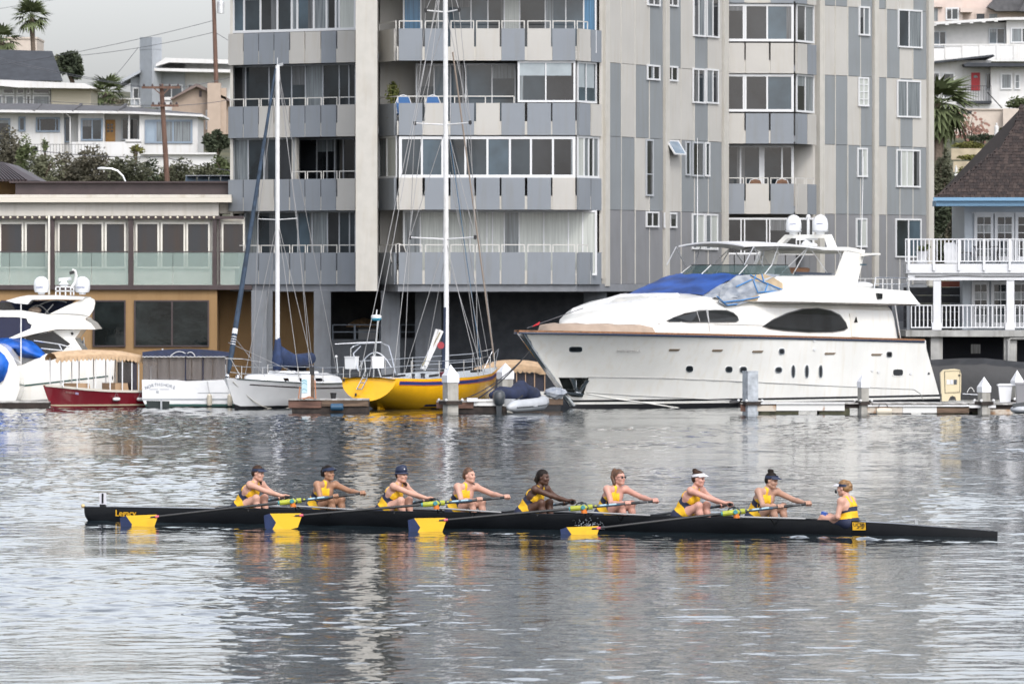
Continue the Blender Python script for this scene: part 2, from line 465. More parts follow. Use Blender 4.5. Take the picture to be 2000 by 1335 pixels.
wing = Fac(449, 239.0, 697, 235.7)
bay = Fac(777, 234.0, 1125, 234.0)
bayL = Fac(739.5, 236.2, 777, 234.0)
bayR = Fac(1125, 234.0, 1171, 236.0)
wall1 = Fac(1172, 236.2, 1413, 247.2)
bay2 = Fac(1413, 248.0, 1553, 248.3)
bay2R = Fac(1553, 248.3, 1590, 250.3)
wall2 = Fac(1592, 250.4, 1815, 257.0)
WE = [(449, 477), (479, 507), (509, 537), (539, 567), (570, 597.5), (599.5, 628.5), (630.5, 659), (662, 696.5)]
BE = [(779, 825), (830, 875), (880, 926), (930, 976), (979.5, 1025), (1030, 1076), (1079, 1123.5)]
BL = [(740, 774.5)]
BR = [(1126.5, 1148.5), (1150.5, 1170)]
B2 = [(1413, 1453), (1456, 1501), (1504.5, 1549.5)]
B2R = [(1553, 1572), (1573.5, 1590)]
rows = {6: ('LDDDLLDL', 'L', 'DDLLDLD', 'LD', 'LLL', 'LD'), 7: ('DDLLDDDL', 'D', 'DLDLDDD', 'DL', 'LDD', 'DL'),
        8: ('DDLDDDDL', 'D', 'LDDDDDL', 'DD', 'DLD', 'LD'), 9: ('DDDDDDDD', 'D', 'DDDDDDD', 'DD', 'LDL', 'DD'),
        5: ('DDLLDDLD', 'D', 'LDDLDDL', 'DL', 'DLD', 'DL'), 4: ('LDDLDDDL', 'D', 'DDLDDLD', 'LD', 'LDL', 'LD'), 3: ('DLDDLDDD', 'L', 'DLDDLDD', 'DD', 'DDL', 'DL')}
TOPROW = 3
for r in range(TOPROW, 10):
    w_, l_, b_, r_, q_, s_ = rows[r]; z = ZT[r]
    parapet(wing, WE, w_, z); parapet(bayL, BL, l_, z); parapet(bay, BE, b_, z); parapet(bayR, BR, r_, z)
    if r < 9: parapet(bay2, B2, q_, z); parapet(bay2R, B2R, s_, z)
    # corner posts
    for f, pa, pb in ((bay, 775.5, 778.2), (bay, 1124, 1126)):
        shape('parapet_post', TRIM, lambda mb: f.slab(mb, pa, pb, z - 1.08, z - 0.6, -0.03, 0.085))
    # floor slab of the storey
    def slabs(mb):
        zb, zt = z - 1.02, z - 0.80
        pts = [wing.at(449.5), wing.at(740), bayL.at(740), bay.at(777), bay.at(1125), bayR.at(1171), Vector((XW(1171, 243), 243, 0)), Vector((wing.at(450).x+.2, 243, 0))]
        mb.prism([(p.x, p.y, zb) for p in pts], (0, 0, zt - zb))
    def slabs2(mb):
        if 1:
            pts = [bay2.at(1414), bay2.at(1553), bay2R.at(1590), Vector((XW(1590, 252.5), 252.5, 0)), Vector((XW(1414, 252.5), 252.5, 0))]
            mb.prism([(p.x, p.y, z - 1.02) for p in pts], (0, 0, .22))
    shape('floor_slab', CONC, slabs)
    if r < 9: shape('floor_slab', CONC, slabs2)
# rails seen in the photo
railing(wing, WE, ZT[7]); railing(wing, WE, ZT[8], skip=(0, 1, 2, 3)); railing(wing, WE, ZT[9])
railing(bayL, BL, ZT[6]); railing(bay, BE, ZT[6]); railing(bayR, BR[:1], ZT[6])
railing(bayL, BL, ZT[9]); railing(bay, BE, ZT[9]); railing(bayR, BR[:1], ZT[9])
railing(bay2, B2, ZT[8], h=0.22); railing(bay2R, B2R, ZT[8], h=0.22)
mb = MB()
A, B = bayL.at(741, .04), bay.at(1004, .04); C = bay.at(777, .04)
for p, q in ((A, C), (C, B)): mb.bar((p.x, p.y, ZT[7] + 0.23), (q.x, q.y, ZT[7] + 0.23), 0.035, 0.035)
for px in (777, 830, 888, 948, 1004): p = bay.at(px, .04); mb.bar((p.x, p.y, ZT[7]), (p.x, p.y, ZT[7] + 0.23), 0.035, 0.035)
obj('balcony_rail', mb, RAIL, apt)
for px in (1003, 1011):
    pass
# fin (tall cream pier)
ztop = ZT[TOPROW] + 1.7
fin = Fac(699, 233.6, 739, 233.6)
shape('pier', [TRIM, LGT], lambda mb: fin.slab(mb, 698, 739.5, ZW(568, 233.6), ztop, -2.6, 0))
# core wall behind the glazing: closes the block
def core(mb):
    pts = [wing.at(452, -2.2), wing.at(742, -2.2), bay.at(742, -2.4), bay.at(1168, -2.4), wall1.at(1174, -0.12), wall1.at(1413, -0.12), bay2.at(1413, -2.2), bay2.at(1588, -2.2), wall2.at(1592, -0.12), wall2.at(1814, -0.12),
           Vector((XW(1814, 275), 275, 0)), Vector((wing.at(450).x+.1, 275, 0))]
    mb.prism([(p.x, p.y, 3.75) for p in pts], (0, 0, ztop - 0.5 - 3.75))
shape('core_wall', LGT, core)
def roof(mb):
    pts = [wing.at(449, .1), wing.at(700, .1), bayL.at(740, .1), bay.at(777, .1), bay.at(1125, .1), bayR.at(1171, .1), wall1.at(1413, .15), bay2.at(1413, .1), bay2.at(1553, .1), bay2R.at(1590, .1), wall2.at(1815, .15),
           Vector((XW(1815, 275.2), 275.2, 0)), Vector((wing.at(449).x, 275.2, 0))]
    mb.prism([(p.x, p.y, ztop - 0.5) for p in pts], (0, 0, 0.45))
shape('roof', CONC, roof)
# side return walls of bays
p = wing.at(449.5, -.03); shape('side_wall', TRIM, lambda mb: mb.box(p.x, p.x + .1, p.y, 274.9, 3.75, ztop - .5))
shape('side_wall', TRIM, lambda mb: wall2.slab(mb, 1590, 1591.8, 3.75, ztop - .5, -0.3, 0.1))
mb = MB(); p = bayR.at(1171); q = bayR.at(1171, -2.2)
mb.bar((p.x + .05, p.y, (3.9 + ztop) / 2), (p.x + .05, p.y + 2.0, (3.9 + ztop) / 2), 0.12, ztop - 4.4); obj('side_wall', mb, TRIM, apt)

# ---- glazing
def wz(f, px, py, d=0): return f.z(px, py, d)
def storey(r, f, pa, pb, d, cuts, top=0.0, bot=None, **k):
    """full-height glazing of the storey above parapet row r"""
    z0 = ZT[r] + (bot if bot is not None else -0.78); z1 = ZT[r] + 2.522 - 1.085 - 0.005 - top
    return window(f, pa, pb, z0, z1, d, cuts, **k)
for r in range(TOPROW, 10):
    # left wing
    cw = {6: [478, 510, 543, 571, 582, 614, 639, 657, 664], 7: [481, 527, 571, 598, 632, 664, 683], 8: [486, 517, 545, 577, 607, 640, 655, 672], 9: [480, 505, 540, 583, 611, 641, 664, 684]}.get(r, [480, 520, 560, 600, 640, 670])
    if r in (6, 5, 4, 3): storey(r, wing, 455, 697, -0.14, cw, bot=0.02, frame=FRM, pane=[GL[1], GL[0], GL[2], GL[0], CURG, GL[1], CURG, GL[2], CURG, CURT] if r == 6 else None, w=0.09, wm=0.07)
    elif r == 7: storey(r, wing, 456, 697, -0.55, cw, frame=FRG, pane=[GL[2], GL[0], GL[0], GL[0], CURG, GL[0], GL[0], GL[0]])
    elif r == 8:
        storey(r, wing, 456, 577, -0.25, cw[:3], frame=FRG, pane=[CURG, GL[0], GL[0], GL[2]]); storey(r, wing, 584, 697, -1.5, [620, 640, 655, 672], frame=FRG, pane=[GL[2]])
        shape('corner_post', TRIM, lambda mb: wing.slab(mb, 575, 584, ZT[8] - .8, ZT[8] + 1.43, -0.35, -0.2))
    else: storey(r, wing, 470, 697, -0.5, cw, frame=FRG, pane=[GL[1], CURG, GL[0], GL[0], GL[1], CURG, GL[2], GL[0], GL[0]])
    # main bay
    if r in (6, 4):
        storey(r, bay, 787, 1165, -1.5, [822, 856, 870, 920, 953, 985, 1015, 1065, 1105, 1140], frame=FRM, pane=[CURB, GL[0], GL[1], GL[1], GL[1], GL[0], CURT, GL[0], GL[1], GL[1], CURB])
    elif r == 7:
        storey(r, bay, 812, 906, -1.5, [848, 880], frame=FRM, pane=[GL[0], GL[1], GL[1]], top=.05); storey(r, bay, 908, 1008, -1.2, [961], frame=FRM, pane=[GL[1], GL[1]], top=.05)
        storey(r, bay, 1011, 1124, -0.06, [1066], bot=0.03, frame=FRM, pane=[GL[0], GL[2]], w=.07)
        for a, b in ((1013.5, 1064), (1067.5, 1116)): shape('roller_blind', BLIND, lambda mb: bay.slab(mb, a, b, ZT[7] + .93, ZT[7] + 1.36, -0.035, -0.03))
        storey(r, bayR, 1126, 1163, -0.06, [1143], bot=0.03, frame=FRM, pane=[GL[1], GL[1]], w=.07)
        for a, b in ((1128, 1141.5), (1144.5, 1160)): shape('roller_blind', BLIND, lambda mb: bayR.slab(mb, a, b, ZT[7] + .55, ZT[7] + 1.36, -0.035, -0.03))
    elif r in (8, 5, 3):
        storey(r, bay, 779, 1124, -0.02, [783, 824, 864, 909, 952, 996, 1037, 1080], bot=0.0, frame=FRM, pane=[FRM, GL[0], GL[1], GL[0], GL[0], GL[1], GL[0], GL[2], GL[2]], w=0.10, wm=0.07, top=0.03)
        storey(r, bayL, 741, 776, -0.02, [757], bot=0.0, frame=FRM, pane=[CURG, CURT], w=0.07, wm=.08)
        storey(r, bayR, 1126, 1168, -0.02, [1139, 1148, 1157], bot=0.0, frame=FRM, pane=[CURT, CURG, GL[0], CURG], w=0.08, wm=.08)
    else:
        storey(r, bay, 787, 1166, -1.2, [821, 866, 918, 951, 962, 985, 1014, 1062, 1110, 1138], frame=FRM, pane=[CURG, CURT, CURT, CURT, CURT, CURT, CURG, CURT, CURT, CURT, CURT], w=.07)
    # second bay
    if r == 9: 
        window(bay2, 1413, 1590, bay2.z(1413, 497), bay2.z(1413, 425), -0.1, [1447, 1454, 1497, 1503, 1555, 1562], pane=[GL[2]], w=.07); continue
    storey(r, bay2, 1414, 1550, -0.05 if r != 8 else -1.0, [1452, 1456, 1498] if r != 8 else [1446, 1484, 1491, 1527], bot=0.06 if r != 8 else -.7, frame=FRM, pane=[GL[2], FRM, GL[2], GL[1]] if r != 8 else [GL[0], GL[0], FRM, GL[0], GL[2]], w=.09, wm=.06, top=.02)
    if r != 8: storey(r, bay2R, 1554, 1588, -0.05, [1571], bot=0.06, frame=FRM, pane=[GL[2], CURG], w=.07, wm=.06)
for a, b in ((1413, 1432), (1433, 1452), (1453, 1472), (1473, 1492), (1493, 1512), (1513, 1532), (1533, 1553)):
    shape('wall_panel', MID, lambda mb: bay2.slab(mb, a + .5, b - .5, 3.98, bay2.z(1450, 498), -0.2, 0.0))
for a, b in ((1553.5, 1571), (1572, 1589)): shape('wall_panel', MID, lambda mb: bay2R.slab(mb, a, b, 3.98, bay2.z(1450, 498), -0.2, 0.0))
# ---- wall 1 and wall 2: vertical panels
S1 = [(1181.5, 1206.5), (1207.5, 1233.5), (1235, 1261.5), (1262.5, 1288.5), (1298.5, 1323.5), (1324.5, 1349.5), (1350.5, 1376.5), (1377.5, 1403.5)]
S2 = [(1602.5, 1625.5), (1626.5, 1649.5), (1651, 1674.5), (1675.5, 1698), (1708.5, 1725.5), (1726.5, 1751.5), (1752.5, 1777), (1778, 1804)]
ZR = [ZW(121, 236.2) + 2.522 * k for k in (4, 3, 2, 1, 0, -1, -2)] + [3.98]
K1 = ['DLLDLDLD', 'LDLDDLLD', 'DLDDLLDL', 'LLLDDLDL', 'DLDDLLDL', 'DDLDLDDD', 'MMMMMMMM']
K2 = ['LDLDDLDL', 'DLLDLDLD', 'DDLDDLLD', 'LLDDLDLD', 'DDLDDLDL', 'LDDDLDDD', 'MMMMMMMM']
CM = {'L': LGT, 'D': mat('blue_grey_panel', (0.20, 0.217, 0.226), 0.65, var=0.05, vscale=.7, grime=0.05), 'M': MID}
for f, S, K, piers in ((wall1, S1, K1, ((1172, 1180.5), (1289.5, 1297.5), (1404.5, 1413))), (wall2, S2, K2, ((1592, 1601.5), (1699, 1707.5), (1805, 1815)))):
    for j in range(7):
        for i, (a, b) in enumerate(S):
            shape('wall_panel', CM[K[j][i]], lambda mb: f.slab(mb, a, b, ZR[j + 1] + .008, ZR[j] - .008, -0.1, 0.012 + 0.006 * ((i + j) % 3)))
    for a, b in piers:
        shape('pilaster', TRIM, lambda mb: f.slab(mb, a, b, 3.9, ztop - .5, -0.12, 0.09))
    for (a, b), (c, e) in zip(S, S[1:]):
        if c - b < 3: shape('joint_trim', TRIM, lambda mb: f.slab(mb, b - .1, c + .1, 3.95, ztop - .5, -0.1, 0.03))
def win(f, pa, pb, y0, y1, cuts=(), pane=None, hc=(), frame=FRM, d=0.025, w=.06):
    pm = (pa + pb) / 2
    return window(f, pa, pb, f.z(pm, y1), f.z(pm, y0), d, list(cuts), frame=frame, pane=pane, hc=hc, w=w, wm=.05)
win(wall1, 1263.5, 1288, -22, 12, [1276], [GL[2]]); win(wall1, 1299.5, 1323, -20, 13, [1312], [GL[2]])
win(wall1, 1263, 1287.5, 127, 157, [1275], [GL[2]]); win(wall1, 1299, 1322.5, 129, 159, [1311], [GL[2]])
win(wall1, 1260.5, 1274.5, 272, 383, (), [GL[2]], hc=(.385,), frame=FRG)
win(wall1, 1261, 1285.5, 413, 444, [1273], [GL[2]]); win(wall1, 1296, 1320.5, 415, 445, [1308], [GL[2]])
win(wall1, 1353, 1376, -60, 72, [1363.5], [GL[2], CURG]); win(wall1, 1379, 1403, -60, 74, [1391], [CURG, GL[2]])
win(wall1, 1352, 1375.5, 134, 202, [1363], [GL[2], GL[0]]); win(wall1, 1378, 1402, 135, 203, [1391], [CURG, GL[2]])
win(wall1, 1351, 1374.5, 417, 487, [1360], [CURG, CURT]); win(wall1, 1376.5, 1400.5, 418, 488, [1387], [CURG, CURT])
win(wall1, 1338, 1347, 276, 343, (), [GL[0]], frame=FRG); win(wall1, 1351.5, 1373, 277, 345, (), [GL[2]], frame=FRG); win(wall1, 1376.5, 1385, 278, 345, (), [GL[0]])
win(wall2, 1676.5, 1697.5, 13, 70, [1686], [GL[2], CURG]); win(wall2, 1675.5, 1695.5, 151, 208, [1685.5], [CURT, CURT], hc=(.25, .5, .75))
win(wall2, 1673.5, 1693, 289, 346, [1683], [CURG, CURT]); win(wall2, 1671, 1692, 426, 483, [1681], [CURG, CURT])
win(wall2, 1753, 1799.5, 19, 94, [1774], [GL[0], CURG]); win(wall2, 1751, 1797, 157, 230, [1770.5], [CURG, CURG])
win(wall2, 1749.5, 1796, 292, 366, [1759, 1770, 1782], [CURG, CURT, CURT, GL[2]]); win(wall2, 1748, 1798, 427, 503, [1773], [GL[0], GL[1]])
# awning window, tilted open
aw = MB(); a, b = wall1.at(1302.5, .03), wall1.at(1324, .03); zt, zb = wall1.z(1312, 275), wall1.z(1312, 301); n = wall1.n
pt = [a + Vector((0, 0, zt)), b + Vector((0, 0, zt)), b + n * .3 + Vector((0, 0, zb)), a + n * .3 + Vector((0, 0, zb))]
for i in range(4): aw.bar(pt[i], pt[(i + 1) % 4], .05, .05, up=n)
fo = obj('awning_window', aw, FRM, apt)
g_ = MB(); g_.prism(pt, n * .01); obj('pane', g_, glass('sky_pane', (.22, .28, .34), .05, .2), fo)
# lower storey: soffits, columns, dark car park
def sof(mb):
    pts = [wing.at(450), wing.at(740), bayL.at(740), bay.at(777), bay.at(1125), bayR.at(1171), wall1.at(1413), bay2.at(1413), wall2.at(1592), wall2.at(1815), Vector((XW(1815, 274), 274, 0)), Vector((wing.at(450).x+.2, 274, 0))]
    mb.prism([(p.x, p.y, 3.72) for p in pts], (0, 0, 0.26))
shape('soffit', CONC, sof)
def colbox(a, b, Y, m=COLM, depth=.7, name='column', z1=3.75, z0=-1.0):
    mb = MB(); mb.box(XW(a, Y), XW(b, Y), Y, Y + depth, z0, z1); obj(name, mb, m, apt)
colbox(491, 521, 236.8, mat('light_column', (.165, .178, .195), .75, var=.08, grime=.2)); colbox(521, 532, 237.1)
colbox(613, 646, 236.4); colbox(744, 781, 235.6, mat('light_column', (0, 0, 0))); colbox(811, 862, 236.5); colbox(1140, 1185, 237.0, COLM); 
colbox(1690, 1704, 252, COLM); colbox(1742, 1752, 252, mat('light_column', (0, 0, 0)))
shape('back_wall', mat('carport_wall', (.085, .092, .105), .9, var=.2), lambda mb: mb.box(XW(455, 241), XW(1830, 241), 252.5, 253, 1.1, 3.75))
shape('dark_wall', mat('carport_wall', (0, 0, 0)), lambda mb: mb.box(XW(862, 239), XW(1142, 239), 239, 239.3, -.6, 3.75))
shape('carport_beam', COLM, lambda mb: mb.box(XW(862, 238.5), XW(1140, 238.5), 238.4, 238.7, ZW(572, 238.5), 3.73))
shape('low_wall', COLM, lambda mb: mb.box(XW(646, 238), XW(746, 238), 238, 238.2, -.6, ZW(662, 238)))
shape('low_wall', COLM, lambda mb: mb.box(XW(781, 238), XW(812, 238), 238, 238.2, -.6, ZW(660, 238)))
shape('garden_wall', CONC, lambda mb: mb.box(XW(1690, 245), XW(1860, 245), 245, 245.3, 1.1, ZW(627, 245)))
def lr(mb):
    for a, b in ((650, 692), (694, 742), (782, 811)):
        for z in (ZW(634, 237.9), ZW(648, 237.9)): mb.bar((XW(a, 237.9), 237.9, z), (XW(b, 237.9), 237.9, z), .035, .035)
        for x in (a, b): mb.bar((XW(x, 237.9), 237.9, ZW(664, 237.9)), (XW(x, 237.9), 237.9, ZW(633, 237.9)), .035, .035)
shape('terrace_rail', mat('blue_grey_rail', (.16, .19, .23), .5), lr)
# balcony furniture
def chair(px, f, d, zt, m, lab, name='balcony_chair', grp='chairs on the apartment balconies'):
    p = f.at(px, d); t = thing(name, lab, 'chair', (p.x, p.y, zt - .8), group=grp)
    z = zt - .8
    s = MB(); s.box(p.x - .24, p.x + .24, p.y - .24, p.y + .2, z + .42, z + .47); obj('seat', s, m, t)
    s = MB(); pr = [(-.2, .45), (-.25, .8), (-.17, 1.02), (0, 1.08), (.17, 1.02), (.25, .8), (.2, .45)]
    s.prism([(p.x + x, p.y - .25 + .12 * (h - .45), z + h) for x, h in pr], (0, -.03, 0)); obj('backrest', s, m, t)
    s = MB(); s.tube([(p.x + x * 1.06, p.y - .27 + .12 * (h - .45), z + h * 1.012) for x, h in pr], .017, 6); obj('back_frame', s, FRM if m.name != 'black_mesh' else RAIL, t)
    for sx in (-.22, .22):
        for sy in (-.2, .18):
            s = MB(); s.tube([(p.x + sx, p.y + sy, z), (p.x + sx, p.y + sy, z + .44)], .015, 6); obj('leg', s, FRM, t)
blu = mat('blue_sling', (.03, .11, .28), .7); blk = mat('black_mesh', (.02, .02, .022), .7); wick = mat('brown_wicker', (.16, .085, .05), .8, var=.4, vscale=20)
chair(788, bay, -.65, ZT[7], blu, 'blue sling chair with white frame beside the balcony bamboo plant'); chair(845, bay, -.65, ZT[7], blu, 'blue sling chair with white frame behind the yellow sailboat mast')
chair(751, bayL, -.5, ZT[9], blk, 'black mesh chair at the corner of the lowest bay balcony'); chair(778, bay, -.6, ZT[9], blk, 'black mesh chair beside the corner chair on the lowest bay balcony')
chair(1475, bay2, -.5, ZT[8] - .1, wick, 'brown wicker chair on the recessed balcony beside the cream panel'); chair(1527, bay2, -.5, ZT[8] - .1, wick, 'brown wicker chair on the recessed balcony beside the grey panel')
# ---------------------------------------------------------------- helpers for far buildings
def fb(parent, name, m, pa, pb, y0, y1, Y, dep=4.0, **k):
    mb = MB(); mb.box(XW(pa, Y), XW(pb, Y), Y, Y + dep, ZW(y1, Y), ZW(y0, Y)); return obj(name, mb, m, parent, **k)
def fw(parent, pa, pb, y0, y1, Y, cuts=(), frame=FRM, pane=None, hc=(), w=.08, wm=.06, name='window', proud=.05):
    f = Fac(pa, Y, pb, Y); return window(f, pa, pb, ZW(y1, Y), ZW(y0, Y), 0.01, list(cuts), frame=frame, pane=pane, hc=hc, parent=parent, w=w, wm=wm, name=name, proud=proud)
def poly(parent, name, m, pts, Y, dep, **k):           # outline in the picture plane at distance Y, given its real depth
    mb = MB(); mb.prism([P(x, y, Y) for x, y in pts], (0, dep, 0)); return obj(name, mb, m, parent, **k)

# ---- restaurant on the left
brown = mat('dark_brown_metal', (0.050, 0.034, 0.034), 0.5, var=0.15); tan_w = mat('ochre_stucco', (0.285, 0.178, 0.082), 0.9, var=0.10, vscale=0.7, grime=0.12, bump=0.2)
cream = mat('cream_wood', (0.70, 0.68, 0.61), 0.6, var=0.06, grime=0.08); offw = mat('warm_grey_beam', (0.50, 0.475, 0.43), 0.75, var=0.08, vscale=1, grime=0.15)
bal = bpy.data.materials.new('green_tinted_glass'); bal.use_nodes = True; _b = bal.node_tree.nodes['Principled BSDF']
_b.inputs['Base Color'].default_value = (0.36, 0.46, 0.42, 1); _b.inputs['Alpha'].default_value = 0.38; _b.inputs['Roughness'].default_value = 0.05
wobble = mat('wobbly_dark_glass', (0.012, 0.016, 0.016), 0.03, spec=0.3, var=0.6, vscale=1.2, bump=0.5, bscale=1.5)
roomp = mat('curtained_dark_pane', (0.028, 0.032, 0.038), 0.06, col2=(0.04, 0.030, 0.026), vscale=2.2, stretch=(1.2, 1, 0.12), spec=0.6)
R = thing('restaurant_building', 'two storey ochre waterfront building with cream shutters and a glass balustrade', 'building', (XW(200, 240), 240, 1.2))
Yr = 238.5
fb(R, 'wall', tan_w, -60, 424, 563, 840, Yr, 9); fb(R, 'wall', tan_w, 424, 614, 563, 840, 240.5, 8)
fb(R, 'upper_wall', cream, -60, 478, 424, 560, Yr + .25, 8); fb(R, 'floor_slab', brown, -60, 492, 556.5, 565.5, Yr - .15, 9)
fb(R, 'beam', offw, -60, 427, 395.5, 421.5, Yr - .12, 3); fb(R, 'beam', offw, 427.5, 476, 397, 417, Yr + .6, 2.4)
fb(R, 'eave', mat('pale_roof_edge', (0.60, 0.56, 0.48), 0.7), -60, 452, 386, 395, Yr - .4, 4); fb(R, 'eave', offw, -60, 452, 380, 385.8, Yr + .2, 4)
fb(R, 'parapet', brown, 30, 452, 357, 380, Yr + 1.0, 12); fb(R, 'roof_trim', brown, 18, 452, 354, 357, Yr + .8, 12.3)
fb(R, 'upper_wall', mat('ochre_stucco', (0, 0, 0)), -60, 34, 352, 386, Yr + 3, 8)
mb = MB(); Yh = Yr + 1.5
for k in range(9):     # standing-seam hip roof
    a, b = k / 9, (k + 1) / 9
    l0, l1 = (80 - 190 * 0, 352), (20, 318)
mb.prism([P(-60, 353, Yh), P(76, 353, Yh), P(12, 318, Yh + 4), P(-60, 318, Yh + 4)], (0, 6, 0)); hr = obj('hip_roof', mb, brown, R)
for k in range(12):
    s = MB(); x0 = -40 + k * 9.6; s.bar(P(x0 * 0.7 + 6, 352.4, Yh - .02), P(x0 * 0.45 - 25, 318.5, Yh + 3.96), .05, .08); obj('roof_seam', s, brown, hr)
for a, b in ((98.5, 106), (251, 260), (415.5, 423), (427.5, 429.5)): fb(R, 'post', brown, a, b, 423, 557, Yr - .05, .25)
fb(R, 'drain_pipe', cream, 94, 97.5, 421, 575, Yr - .4, .08)
fb(R, 'light_rail', brown, -60, 476, 421.8, 427.5, Yr - .1, .2)
bulb = mat('lamp_glass', (.7, .65, .5), .3)
for k in range(30):
    mb = MB(); mb.ball(P(6 + k * 14.2, 424.5, Yr - .14), .045, n=6); obj('light_bulb', mb, bulb, R)
for cs in ([(-46, -4), (2, 43), (52, 89)], [(116, 152), (160, 199), (208, 243)], [(268, 308), (317, 359), (367, 407)], [(436, 475)]):
    for a, b in cs:
        fr = fw(R, a - 3, b + 3, 434, 524, Yr + .20, (), frame=cream, pane=[roomp], w=.06, name='shutter_window')
    # louvred jambs between the openings
    for a, b in zip(cs, cs[1:]):
        mb = MB(); Yl = Yr + .18
        for q in range(22):
            y = 437 + q * 4; mb.box(XW(a[1] + 3.6, Yl), XW(b[0] - 3.6, Yl), Yl, Yl + .05, ZW(y + 2.6, Yl), ZW(y, Yl))
        obj('louvre', mb, cream, R, kind='stuff')
for a, b in ((-60, 97), (107, 250.5), (261, 414.5), (430, 478)):
    n = 1 if b - a < 60 else 2
    for q in range(n):
        u0, u1 = a + (b - a) * q / n, a + (b - a) * (q + 1) / n
        fb(R, 'balustrade_glass', bal, u0 + .4, u1 - .4, 492, 556, Yr - .05, .015)
    fb(R, 'handrail', brown, a, b, 490.3, 492, Yr - .08, .07)
for a, b, c in ((108, 143, ()), (2, 95, (50,)), (181, 245.5, (183,)), (262, 408.5, (336,))):
    fw(R, a, b, 586, 677, Yr - .02, c, frame=brown, pane=[wobble], w=.05, wm=.06, proud=.04)
sk = thing('skylight', 'row of small glazed skylight boxes on the flat restaurant roof', 'skylight', P(405, 356, 242))
for k in range(4):
    a = 362 + k * 23; mb = MB(); mb.prism([P(a, 356, 243), P(a + 22, 356, 243), P(a + 21, 343.5, 243.6), P(a + 1, 343.5, 243.6)], (0, 1.2, 0)); obj('skylight_box', mb, glass('sky_pane', (.22, .28, .34), .05, .2), sk)
    fb(sk, 'box_frame', FRG, a, a + 22.5, 342, 343.6, 242.9, 2)

# ---- vegetation
def leaf_mat(n, c, c2, s=0.8): return mat(n, c, 0.85, col2=c2, vscale=s, spec=0.1)
def foliage(mb, c, r, n, size, rnd, lumps=7, flat=1.0):
    c = Vector(c); L = []
    for _ in range(lumps):
        d = Vector((rnd.gauss(0, 1), rnd.gauss(0, 1), rnd.gauss(0, 1))).normalized() * rnd.uniform(.35, .75)
        L.append((Vector((d.x * r[0], d.y * r[1], d.z * r[2])), rnd.uniform(.32, .55)))
    for _ in range(n):
        o, s = rnd.choice(L)
        d = Vector((rnd.gauss(0, 1), rnd.gauss(0, 1), rnd.gauss(0, 1))).normalized() * (rnd.random() ** .4)
        p = c + o + Vector((d.x * r[0] * s, d.y * r[1] * s, d.z * r[2] * s))
        a = Vector((rnd.gauss(0, 1), rnd.gauss(0, 1), rnd.gauss(0, .6))).normalized(); b = a.cross(Vector((rnd.gauss(0, 1), rnd.gauss(0, 1), rnd.gauss(0, 1)))).normalized()
        z = size * rnd.uniform(.6, 1.4)
        mb.add([p - a * z, p + b * z * .45, p + a * z, p - b * z * .45], [(0, 1, 2, 3)])
G_OL = leaf_mat('olive_leaves', (0.13, 0.135, 0.085), (0.07, 0.075, 0.052)); G_DK = leaf_mat('dark_leaves', (0.075, 0.09, 0.056), (0.036, 0.045, 0.03))
G_BR = leaf_mat('dry_brown_leaves', (0.135, 0.125, 0.09), (0.075, 0.072, 0.055)); G_YL = leaf_mat('yellow_green_leaves', (0.16, 0.155, 0.05), (0.06, 0.065, 0.02)); G_GR = leaf_mat('green_leaves', (0.125, 0.15, 0.075), (0.07, 0.085, 0.04))
bark = mat('bark', (0.10, 0.075, 0.055), .9, var=.4, vscale=6); palm_bark = mat('palm_bark', (0.13, 0.10, 0.075), .9, var=.4, vscale=9, stretch=(1, 1, 4))
def bush(px, py0, py1, wpx, Y, m, label, cat='shrub', name='shrub', n=None, group=None, size=.105, lumps=9, dep=None):
    z1, z0 = ZW(py0, Y), ZW(py1, Y); rz = (z1 - z0) / 2; rx = wpx * Y / F / 2
    c = (XW(px, Y), Y, (z0 + z1) / 2)
    t = thing(name, label, cat, (c[0], Y, z0), group)
    rnd = random.Random(int(px * 7 + py0)); mb = MB()
    n = n or int(1300 * (rx * rz) ** .8) + 300
    foliage(mb, c, (rx, dep or max(rx * .7, .6), rz), min(n, 5000), size, rnd, lumps); obj('foliage', mb, m, t, fix=False)
    s = MB()
    for q in range(3):
        a = rnd.uniform(0, 6.28); s.tube([(c[0], Y, z0 - .4), (c[0] + .2 * rx * math.cos(a), Y + .2 * math.sin(a), c[2]), (c[0] + .6 * rx * math.cos(a), Y + .5 * math.sin(a), c[2] + rz * .5)], [.06, .045, .02], 5)
    obj('stem', s, bark, t, fix=False)
    return t
def tree(px, ytop, ymid, ybase, wpx, Y, m, label, n=1800, size=.2, lumps=11):
    t = thing('tree', label, 'tree', (XW(px, Y), Y, ZW(ybase, Y))); rnd = random.Random(int(px) + 3)
    z1, z0, zb = ZW(ytop, Y), ZW(ymid, Y), ZW(ybase, Y); x = XW(px, Y); rx = wpx * Y / F / 2
    s = MB(); s.tube([(x, Y, zb - .5), (x + .1, Y, (zb + z0) / 2), (x - .1, Y, (z0 + z1) / 2)], [.22, .17, .08], 7)
    for q in range(6):
        a = q * 1.05 + rnd.uniform(0, .5); s.tube([(x, Y, z0 - (z0 - zb) * .2), (x + rx * .45 * math.cos(a), Y + rx * .45 * math.sin(a), z0 + (z1 - z0) * .35), (x + rx * .75 * math.cos(a), Y + rx * .75 * math.sin(a), z0 + (z1 - z0) * rnd.uniform(.5, .8))], [.1, .06, .025], 5)
    obj('trunk', s, bark, t, fix=False)
    mb = MB(); foliage(mb, (x, Y, (z0 + z1) / 2), (rx, rx, (z1 - z0) / 2), n, size, rnd, lumps); obj('crown', mb, m, t, fix=False)
_fr = {}
